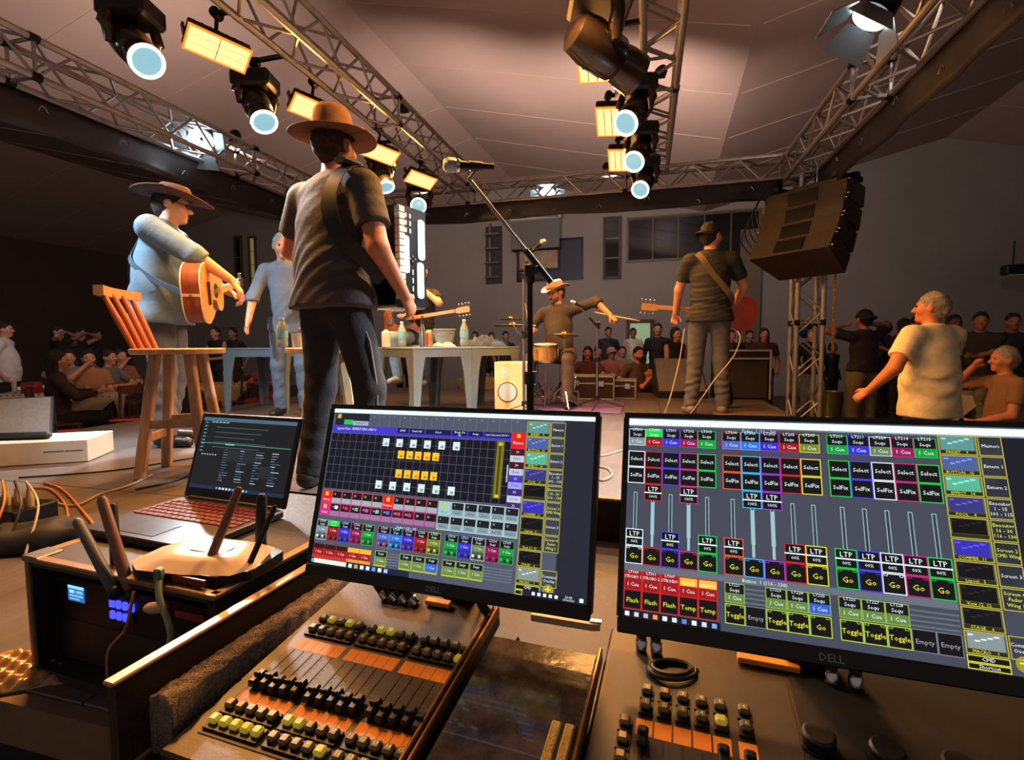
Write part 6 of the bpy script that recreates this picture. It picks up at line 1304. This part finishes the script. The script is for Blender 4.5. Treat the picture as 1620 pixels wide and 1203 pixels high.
strap(g, [Vector(p)-off for p in ((.34, .24, 1.0), (.245, .06, 1.08), (.16, -.10, 1.20), (.0, -.145, 1.32), (-.11, -.10, 1.45), (-.17, .03, 1.49), (-.20, .17, 1.36))], Vector((0, 0, 1.2))-off, .035, mat('strap_blue', (70, 92, 116), .6))
off = Vector((.14, .215, .99)); g = held('electric_bass', 'orange electric bass with long neck held by the man in the cream cap', 'bass guitar', CP, off)
bass(g, basis((-1, .10, .13), (0, 1, .1)), mat('sunburst', (206, 120, 40), .25, var=.5, var2=(90, 40, 20), scale=3, coat=.5), 'black_plastic')
strap(g, [Vector(p)-off for p in ((.28, .18, .98), (.16, .16, 1.18), (.06, .13, 1.34), (-.06, .05, 1.40))], Vector((0, 0, 1.2))-off, .05, mat('strap_yellow', (210, 180, 90), .6))
off = Vector((.20, .27, .95)); g = held('electric_bass', 'red electric bass held by the man in the black cap', 'bass guitar', BS, off)
bass(g, basis((-1, .02, .10), (-.05, 1, .25)), mat('bass_red', (196, 58, 28), .25, var=.2, scale=4, coat=.5), 'black_plastic')
strap(g, [Vector(p)-off for p in ((.20, .1, 1.0), (.17, -.09, 1.06), (.09, -.135, 1.16), (-.02, -.132, 1.30), (-.09, -.10, 1.42), (-.13, -.0, 1.475), (-.12, .1, 1.40))], Vector((0, 0, 1.2))-off, .055, mat('strap_olive', (104, 86, 58), .7))
# accordion
off = Vector((0, .25, 1.125)); a = held('accordion', 'black piano accordion with white grilles worn by the man in the tan hat', 'accordion', AC, off)
hb, dp = .49, .22
b = MB(); b.box((.185, 0, 0), (.17, dp, hb), .012); b.obj('treble_body', 'gloss_black', a); b = MB(); b.box((-.26, 0, 0), (.12, dp, hb*.96), .012); b.obj('bass_body', 'gloss_black', a)
b = MB()
for k in range(12): x = -.20+.30*(k+.5)/12; b.box((x, 0, 0), (.018, dp*(.97 if k % 2 else .9), hb*(.97 if k % 2 else .92)), .006)
b.box((-.05, 0, 0), (.30, dp*.84, hb*.86)); b.obj('bellows', mat('bellows_grey', (120, 128, 132), .5, var=.2, scale=20), a)
mat('acc_white', (206, 226, 230), .4); mat('acc_panel', (24, 24, 28), .3, coat=.4)
X = .2715
b = MB(); b.box((X-.001, 0, 0), (.006, dp-.012, hb-.012), .002); b.obj('end_panel', 'acc_panel', a)
def plate(y, z, wy, wz, name='grille_plate', m='acc_white'):
    o = outline([(-wz/2, 0), (-wz/2+.004, wy*.3), (-wz/2+wy*.35, wy/2), (0, wy/2), (wz/2-wy*.35, wy/2), (wz/2-.004, wy*.3), (wz/2, 0)]); b = MB(); b.prism(o, 0, .004, R=Matrix(((0, 0, 1), (0, 1, 0), (1, 0, 0))), c=(X+.002, y, z)); b.obj(name, m, a)
plate(.065, .095, .052, .20); plate(.055, -.105, .050, .18); plate(-.045, .01, .040, .18)
for i in range(3):
    for j in range(2): b = MB(); b.box((X+.003, -.045+.030*j, .195-.035*i), (.004, .012, .022), .001); b.obj('register_switch', 'acc_white', a)
for i in range(4): b = MB(); b.box((X+.003, .0, -.07-.04*i), (.004, .008, .026), .001); b.obj('register_switch', 'acc_white', a)
for k in range(4): b = MB(); b.lathe([(.008, 0), (.008, .006), (0, .007)], 10, (X+.002, -.0+.018*math.cos(k*1.57), -.01+.012*math.sin(k*1.57)), R=Matrix.Rotation(PI/2, 3, 'Y'), cap=False); b.obj('stud', 'chrome', a)
for k in range(14): b = MB(); b.box((.285, -.098+.0, .21-.031*k), (.03, .04, .027), .002); b.obj('piano_key', 'acc_white', a)
b = MB(); b.box((.105, -.0, 0), (.012, dp+.006, hb+.006), .003); b.obj('chrome_rim', 'chrome', a)
mat('leather', (30, 27, 28), .6)
strap(a, [Vector(p)-off for p in ((.17, .14, 1.38), (.175, .085, 1.475), (.165, .0, 1.505), (.16, -.09, 1.45), (.15, -.14, 1.32), (.19, -.13, 1.18), (.235, -.02, 1.08), (.24, .08, 1.0))], Vector((.1, 0, 1.2))-off, .07, 'leather')
b = MB(); b.box(Vector((.155, -.03, 1.515))-off, (.07, .12, .03), .012); b.obj('shoulder_pad', mat('pad_shine', (90, 92, 98), .25, .2), a)
# drum sticks
for h, lb, tip in ((dr['wr'][0], 'upright drumstick in the drummer lowered hand', (.03, .08, .30)), (dr['wr'][1], 'drumstick in the drummer outstretched hand', (-.32, .02, -.07))):
    t = held('drumstick', lb, 'drumstick', DR, h); d = Vector(tip); b = MB(); b.tube([-d*.55, d*.6, d*.9, d*.94, d], [.008, .008, .005, .007, .003], 8); b.obj('stick', mat('stick_wood', (220, 180, 120), .5), t)
# trouser stripe of the accordion player follows the outer leg seam
for i in (0,):
    s = SDF(); K, A = ac['kn'][i], ac['an'][i]; Hp = ac['pel']+np.array([.115, -.0, .0]); o1 = np.array([.066, -.02, 0]); b = MB(); b.tube([Vector(Hp+np.array([.02, -.02, 0])), Vector((Hp+K)/2+o1*.9+np.array([.02, 0, 0])), Vector(K+o1*1.05), Vector((K+A)/2+o1), Vector(A+o1*.85)], .006, 6); b.obj('side_stripe', mat('stripe', (110, 96, 92), .7), AC)
# ================================================================== audience furniture
wood('chair_wood', (84, 50, 38), (112, 70, 52), 6, .4, (6, 6, 1)); mat('cloth_cream', (196, 184, 160), .85, bump=.1, bscale=60); mat('cloth_yellow', (206, 176, 104), .85)
def chair(label, loc, rz):
    t = thing('dining_chair', label, 'chair', loc, rz, 'brown chairs of the audience'); m = 'chair_wood'
    b = MB(); b.box((0, 0, .445), (.42, .42, .03), .008); b.obj('seat', m, t)
    for i in (-1, 1):
        b = MB(); b.tube([(i*.18, .18, .43), (i*.2, .21, 0)], .018, 8); b.obj('leg', m, t)
        b = MB(); b.tube([(i*.2, -.23, 0), (i*.18, -.19, .44), (i*.18, -.24, .88)], .018, 8); b.obj('rear_post', m, t)
        b = MB(); b.tube([(i*.19, .19, .22), (i*.19, -.21, .22)], .011, 6); b.obj('side_stretcher', m, t)
    b = MB(); b.grid(lambda u, v: Vector((-.2+.4*u, -.225-.04*math.sin(PI*u), .79+.1*v)), 8, 1, thick=(0, -.02, 0)); b.obj('top_rail', m, t)
    for k in range(3): b = MB(); b.tube([(-.09+.09*k, -.2, .45), (-.09+.09*k, -.255, .80)], .010, 6); b.obj('back_slat', m, t)
    return t
def cafe_table(label, loc, rz, w=.72, cloth='cloth_cream', drop=.2):
    t = thing('cafe_table', label, 'table', loc, rz, 'cloth covered tables of the audience'); H = .73
    b = MB(); b.box((0, 0, H-.015), (w, w, .03), .004); b.obj('table_top', 'chair_wood', t)
    for i in (-1, 1):
        for j in (-1, 1): b = MB(); b.box((i*(w/2-.04), j*(w/2-.04), (H-.03)/2), (.055, .055, H-.03), .005); b.obj('leg', 'chair_wood', t)
    c = MB()                         # square cloth turned 45 degrees: its corners hang over the sides
    def fn(u, v):
        q = w*.78; x, y = (2*u-1)*q, (2*v-1)*q; X, Y = (x-y)*.7071, (x+y)*.7071; h = w/2+.004; ox, oy = max(0, abs(X)-h), max(0, abs(Y)-h)
        return Vector((max(-h, min(h, X))+math.copysign(min(.012, ox), X), max(-h, min(h, Y))+math.copysign(min(.012, oy), Y), H+.004-ox-oy))
    c.grid(fn, 24, 24); o = c.obj('table_cloth', cloth, None, 60); tag(o, 'cloth with hanging corner on the '+label, 'tablecloth', 'table cloths of the audience'); o.location = loc; o.rotation_euler = (0, 0, rz)
    return t
def fp(x, Y): return Vector(((x-810)/800*Y, Y, HALL_Z))
def tabletop(x, Y): p = fp(x, Y); p.z += .737; return p
cafe_table('audience table at the far left edge', fp(52, 7.0), math.radians(20)); cafe_table('audience table of the seated couple', fp(130, 6.6), math.radians(28))
cafe_table('audience table behind the spindle back stool', fp(352, 8.6), math.radians(35), .7, 'cloth_yellow'); cafe_table('audience table seen under the bottle table', fp(764, 9.4), math.radians(40), .7, 'cloth_yellow'); cafe_table('audience table right of the drummer', fp(992, 8.9), math.radians(38), .7, 'cloth_yellow')
cafe_table('audience table behind the yellow shirted man', fp(1545, 6.2), math.radians(10))
chair('brown chair under the person in the dark jacket', fp(88, 6.0), math.radians(-50)); chair('brown chair at the right side of the couple table', fp(200, 6.35), math.radians(60)); chair('brown chair at the far left edge table', fp(5, 6.1), math.radians(-40))
chair('brown chair left of the yellow clothed table behind the stool', fp(325, 8.3), math.radians(-60)); chair('brown chair right of the yellow clothed table behind the stool', fp(385, 8.4), math.radians(60)); chair('brown chair at the table under the drummer arm', fp(1022, 8.4), math.radians(60))
chair('brown chair under the older man at the right edge', fp(1612, 4.75), math.radians(75)); chair('brown chair with a grey jacket beside the yellow shirted man', fp(1530, 5.2), math.radians(20)); chair('brown chair under the grey shirted man on the left', fp(171, 7.45), math.radians(-90)); chair('brown chair under the woman in patterned red', fp(428, 8.0), math.radians(175))
jk = thing('jacket', 'grey jacket hung over the chair back by the yellow shirted man', 'jacket', fp(1530, 5.2)+Vector((.05, -.22, .42)), math.radians(20)); s = SDF(); s.cap((-.16, 0, .44), (.16, 0, .44), .06, .06, .04); s.cap((-.13, -.02, .40), (-.12, -.04, .08), .09, .10, .06, (np.array([0, 1., 0]), .6)); s.cap((.13, -.02, .40), (.12, -.04, .10), .09, .10, .06, (np.array([0, 1., 0]), .6)); s.cap((.19, 0, .42), (.24, -.05, .12), .05, .045, .03); np_obj('jacket_cloth', *s.mesh(.014, folder(.007, 77, 50)), mat('jacket_grey', (86, 88, 82), .9, var=.15, scale=14), jk)
# things on the audience tables
def small(kind, label, p, col, h=.16, r=.03):
    t = thing(kind, label, {'tumbler': 'cup', 'beer_bottle': 'bottle', 'snack_box': 'box'}[kind], p); m = tone(kind, col, rough=.3)
    b = MB()
    if kind == 'tumbler': b.lathe([(r*.8, 0), (r, h), (r*.92, h), (r*.74, .008)], 14)
    elif kind == 'beer_bottle': b.lathe([(r*.9, 0), (r, .01), (r, h*.55), (r*.4, h*.75), (r*.36, h)], 12)
    else: b.box((0, 0, h/2), (r*4, r*2.4, h), .004); b.prism([(-r*2, 0), (r*2, 0), (r*1.6, .03), (-r*1.6, .03)], -r*1.2, r*1.2, R=Matrix(((1, 0, 0), (0, 0, 1), (0, 1, 0))), c=(0, 0, h))
    b.obj('vessel' if kind != 'snack_box' else 'carton', m, t, 50)
small('snack_box', 'red snack box on the far left table', tabletop(48, 6.85), (150, 40, 34), .12, .05); small('tumbler', 'white tumbler on the far left table', tabletop(20, 6.9), (200, 180, 176)); small('tumbler', 'white tumbler near the grey shirted man', tabletop(160, 6.5), (206, 206, 210), .13, .03); small('tumbler', 'beer glass of the seated couple', tabletop(134, 6.45), (206, 180, 110), .14, .03)
small('tumbler', 'yellow beer jug on the table behind the stool', tabletop(358, 8.55), (220, 190, 110), .2, .06); small('beer_bottle', 'dark bottle on the table behind the stool', tabletop(372, 8.6), (60, 34, 26), .24, .03)
small('beer_bottle', 'pale bottle on the table seen under the bottle table', tabletop(758, 9.35), (206, 190, 160), .22, .03); small('tumbler', 'short glass on the table seen under the bottle table', tabletop(772, 9.3), (190, 170, 130), .1, .035); small('beer_bottle', 'dark bottle on the table right of the drummer', tabletop(986, 8.8), (56, 40, 30), .24, .03); small('tumbler', 'glass on the table right of the drummer', tabletop(999, 8.85), (196, 190, 170), .13, .035)
bin_ = thing('metal_bin', 'shiny yellow green metal bin beside the khaki trousered man', 'bin', fp(1317, 9.0)); b = MB(); b.lathe([(.15, 0), (.16, .01), (.19, .48), (.2, .5), (.19, .5), (.15, .02)], 24, cap=False); b.obj('bin_wall', mat('bin_metal', (170, 160, 70), .3, .7), bin_, 40); b = MB(); b.lathe([(.162, .02), (.168, .03), (.168, .05), (.163, .06)], 24, cap=False); b.obj('bin_band', 'steel', bin_)
bal = thing('balloon', 'dark blue balloon floating behind the truss tower', 'balloon', at(1273, 521, 9.9)); b = MB(); b.sph((0, 0, 0), (.14, .14, .18), 16, 12); b.obj('skin', mat('balloon_blue', (40, 48, 74), .3), bal, 180); b = MB(); b.tube(bez([(0, 0, -.18), (.02, 0, -.5), (0, .02, -.9), (.01, 0, HALL_Z-at(1273, 521, 9.9).z)], 5), .004, 5); b.obj('string', 'cable_pale', bal)

# ================================================================== audience
def stand(x, Y, face, label, **k):
    k.setdefault('res', .018); return person(label, fp(x, Y), math.radians(face), k.pop('P', {}), group='people in the audience', **k)
def sit(x, Y, face, label, **k):
    k.setdefault('res', .019); return person(label, fp(x, Y), math.radians(face), k.pop('P', {}), seat=True, group='people in the audience', **k)
hand_face = dict(rh=(.06, .24, 1.12), rp=(.7, -.2, -.7), lh=(-.1, .34, .78), rc=.7)
on_table = dict(rh=(.12, .36, .80), lh=(-.14, .36, .80), rp=(.8, -.3, -.5), lp=(-.8, -.3, -.5))
arms_up = dict(rh=(.12, .14, 1.62), lh=(-.12, .14, 1.62), rp=(1, .1, -.2), lp=(-1, .1, -.2), rc=.8, lc=.8)
# left side
stand(8, 7.7, -60, 'man in white shirt with dark straps standing at the far left', shirt=(206, 204, 204), pants=(34, 32, 36), belly=.06, bulk=1.15, sleeve='short', belt=(20, 18, 18))
stand(92, 9.4, -70, 'person in black raising both hands to the face behind the couple', shirt=(28, 26, 28), P=arms_up, sleeve='short', skin=(178, 126, 100)); stand(128, 10.4, -80, 'person in black with raised arms right of the first one', shirt=(30, 28, 30), P=arms_up, sleeve='none', skin=(170, 120, 96)); stand(152, 11.2, -60, 'dark dressed onlooker far back on the left', shirt=(40, 36, 38), skin=(150, 108, 88))
sit(88, 6.05, -48, 'person in dark brown jacket seated with back to viewer on left', shirt=(62, 46, 44), pants=(30, 28, 32), sleeve='long', P=on_table, hairlen=.1)
sit(111, 7.75, 215, 'woman in dark vest and white sleeves leaning her head on a hand', shirt=(120, 112, 110), pants=(36, 34, 40), sleeve='long', P=hand_face, hairlen=.12)
sit(140, 7.05, 230, 'man in tan shirt with hand over his mouth at couple table', shirt=(176, 120, 80), pants=(50, 48, 56), P=hand_face, skin=(206, 146, 112)); sit(171, 7.5, -90, 'man in grey shirt seated facing the stage on the left', shirt=(112, 106, 102), pants=(60, 56, 60), P=on_table, skin=(196, 138, 108), shoes=(190, 190, 196)); sit(190, 8.3, -110, 'person in rust orange shirt seated behind the grey shirted man', shirt=(150, 84, 62), P=hand_face, hairlen=.06)
stand(344, 10.4, 170, 'woman in black sleeveless top standing behind the guitarist', shirt=(30, 28, 32), sleeve='none', skin=(196, 140, 112), P=dict(rh=(.1, .25, 1.1), lh=(-.1, .25, 1.1))); stand(371, 10.8, 175, 'dark dressed man standing behind the yellow clothed table', shirt=(34, 30, 34), skin=(150, 106, 86))
sit(430, 8.0, 172, 'woman in patterned red clothes seated behind the left plastic table', shirt=(150, 84, 64), pants=(120, 54, 40), P=on_table, hairlen=.12, skin=(190, 120, 96))
# back centre
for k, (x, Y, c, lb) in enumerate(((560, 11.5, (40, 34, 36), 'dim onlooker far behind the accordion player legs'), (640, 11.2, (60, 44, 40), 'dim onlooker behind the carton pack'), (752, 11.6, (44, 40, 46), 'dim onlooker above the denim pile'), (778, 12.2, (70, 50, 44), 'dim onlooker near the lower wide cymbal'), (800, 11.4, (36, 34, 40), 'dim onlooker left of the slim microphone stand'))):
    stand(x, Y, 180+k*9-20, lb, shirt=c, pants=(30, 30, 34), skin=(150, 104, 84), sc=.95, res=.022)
stand(1001, 12.4, 178, 'person in white shirt standing in the lit doorway', shirt=(206, 196, 176), pants=(50, 46, 48), skin=(130, 88, 70)); stand(1040, 9.6, 160, 'man in black standing behind the seated group by the doorway', shirt=(24, 22, 24), pants=(26, 26, 30), skin=(176, 122, 96), sleeve='long')
sit(1006, 8.2, 195, 'man in brown shirt seated and leaning to the yellow clothed table', shirt=(96, 70, 54), pants=(40, 36, 38), P=dict(lean=.12, rh=(.3, .3, .72), lh=(-.1, .36, .74)), skin=(214, 140, 104), beard=True); sit(1026, 7.5, 190, 'child in dark jacket crouching in front of the seated man', shirt=(44, 34, 36), P=hand_face, sc=.78, skin=(196, 120, 92)); sit(1044, 8.1, 185, 'person in black seated low beside the grey floor monitor', shirt=(26, 24, 28), P=hand_face, sc=.85)
sit(967, 9.6, 185, 'man in pink cap and pink shirt seated behind the small road case', shirt=(176, 112, 92), P=on_table, hat='cap', hatc=(190, 130, 116), skin=(196, 130, 104)); sit(930, 9.2, 170, 'woman with red lit face seated behind the drummer arm', shirt=(110, 56, 46), P=on_table, hairlen=.12, skin=(216, 130, 100)); sit(946, 10.2, 190, 'person in dark red behind the low boom stand', shirt=(84, 40, 38), P=on_table, skin=(170, 106, 84)); stand(962, 11.6, 180, 'tall onlooker in black against the wall behind the drummer', shirt=(28, 26, 30), skin=(140, 98, 80)); sit(984, 10.6, 180, 'onlooker in beige seated left of the doorway', shirt=(150, 120, 96), P=on_table, skin=(180, 120, 96))
stand(1068, 8.3, 200, 'woman in black top with bare arms standing left of bass player', shirt=(30, 26, 28), pants=(190, 170, 150), sleeve='none', hairlen=.14, skin=(216, 150, 116), sc=.93, P=dict(rh=(.1, .26, 1.05), lh=(-.12, .24, 1.05)))
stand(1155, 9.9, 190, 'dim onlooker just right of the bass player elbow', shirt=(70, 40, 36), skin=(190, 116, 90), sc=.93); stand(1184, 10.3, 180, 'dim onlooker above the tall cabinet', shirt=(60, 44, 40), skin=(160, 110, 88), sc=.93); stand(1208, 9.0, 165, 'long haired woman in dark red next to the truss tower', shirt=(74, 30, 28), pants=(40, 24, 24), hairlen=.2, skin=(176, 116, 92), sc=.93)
# right side
stand(1284, 9.7, 150, 'blonde woman in black top and pale jeans right of the truss tower', shirt=(24, 22, 24), pants=(190, 180, 170), hair=(150, 110, 74), hairlen=.08, sleeve='long', skin=(220, 158, 126), sc=.93, shoes=(150, 146, 140), P=dict(rh=(.22, .16, .98), lh=(-.16, .26, .98)))
stand(1316, 9.6, 200, 'boy in black jacket behind the metal bin', shirt=(22, 22, 24), pants=(26, 26, 28), sleeve='long', sc=.78, skin=(96, 66, 52))
stand(1366, 6.55, 8, 'man in dark purple shirt and khaki trousers with raised arms seen from behind', shirt=(48, 38, 48), pants=(128, 110, 80), hair=(24, 20, 20), belt=(60, 44, 36), P=dict(rh=(.16, .10, 1.58), lh=(-.20, .12, 1.55), rp=(1, -.1, -.3), lp=(-1, -.1, -.3), hem=.05, leg=1.2), sc=1.02, res=.013, skin=(176, 112, 86), hat='cap_back', hatc=(34, 28, 28), bulk=1.08)
stand(1400, 9.4, 20, 'dark dressed onlooker behind the khaki trousered man', shirt=(44, 32, 34), pants=(34, 30, 32), skin=(120, 80, 64), sleeve='long'); stand(1428, 8.2, 10, 'dark haired onlooker left of the yellow shirt', shirt=(50, 38, 36), skin=(140, 90, 70), hairlen=.1, P=dict(rh=(-.02, .3, 1.25)))
stand(1474, 3.95, 14, 'stout grey haired man in cream yellow shirt standing at the right', shirt=(240, 226, 186), pants=(160, 126, 104), hair=(150, 140, 128), skin=(206, 128, 92), P=dict(rh=(.16, .30, 1.16), rp=(1, -.45, .05), lh=(-.42, .16, .98), lp=(-.5, -1, -.1), lhd=(-.4, .6, -.6), hem=-.14, leg=1.1), belly=.07, bulk=1.26, res=.0095, coll=True, foldamp=.005, head=(.5, .05, 0), sc=1.0)
stand(1447, 7.6, 175, 'person in dark plaid shirt standing right of the yellow shirt', shirt=(60, 36, 36), sleeve='long', skin=(140, 92, 74)); stand(1506, 7.2, 160, 'curly haired person behind the yellow shirted man shoulder', shirt=(56, 40, 40), hairlen=.1, skin=(110, 74, 58)); stand(1548, 6.6, 140, 'man in dark shirt with folded arms at the right', shirt=(52, 44, 46), sleeve='short', skin=(176, 112, 84), P=dict(rh=(-.08, .24, 1.22), lh=(.08, .26, 1.18)), bulk=1.1); stand(1598, 6.9, 150, 'tall onlooker in dark blue at the right edge', shirt=(34, 38, 48), skin=(160, 104, 80), sleeve='long')
sit(1600, 4.7, 75, 'older man in patterned shirt seated with a fist at his mouth at right edge', shirt=(150, 112, 84), pants=(42, 38, 40), hair=(160, 150, 140), skin=(216, 140, 104), P=dict(rh=(.1, .24, 1.12), rp=(.6, -.2, -.8), lh=(-.14, .32, .62), lean=.06, rk=(.16, .44, .5), lk=(-.16, .46, .5)), res=.014, belly=.04)
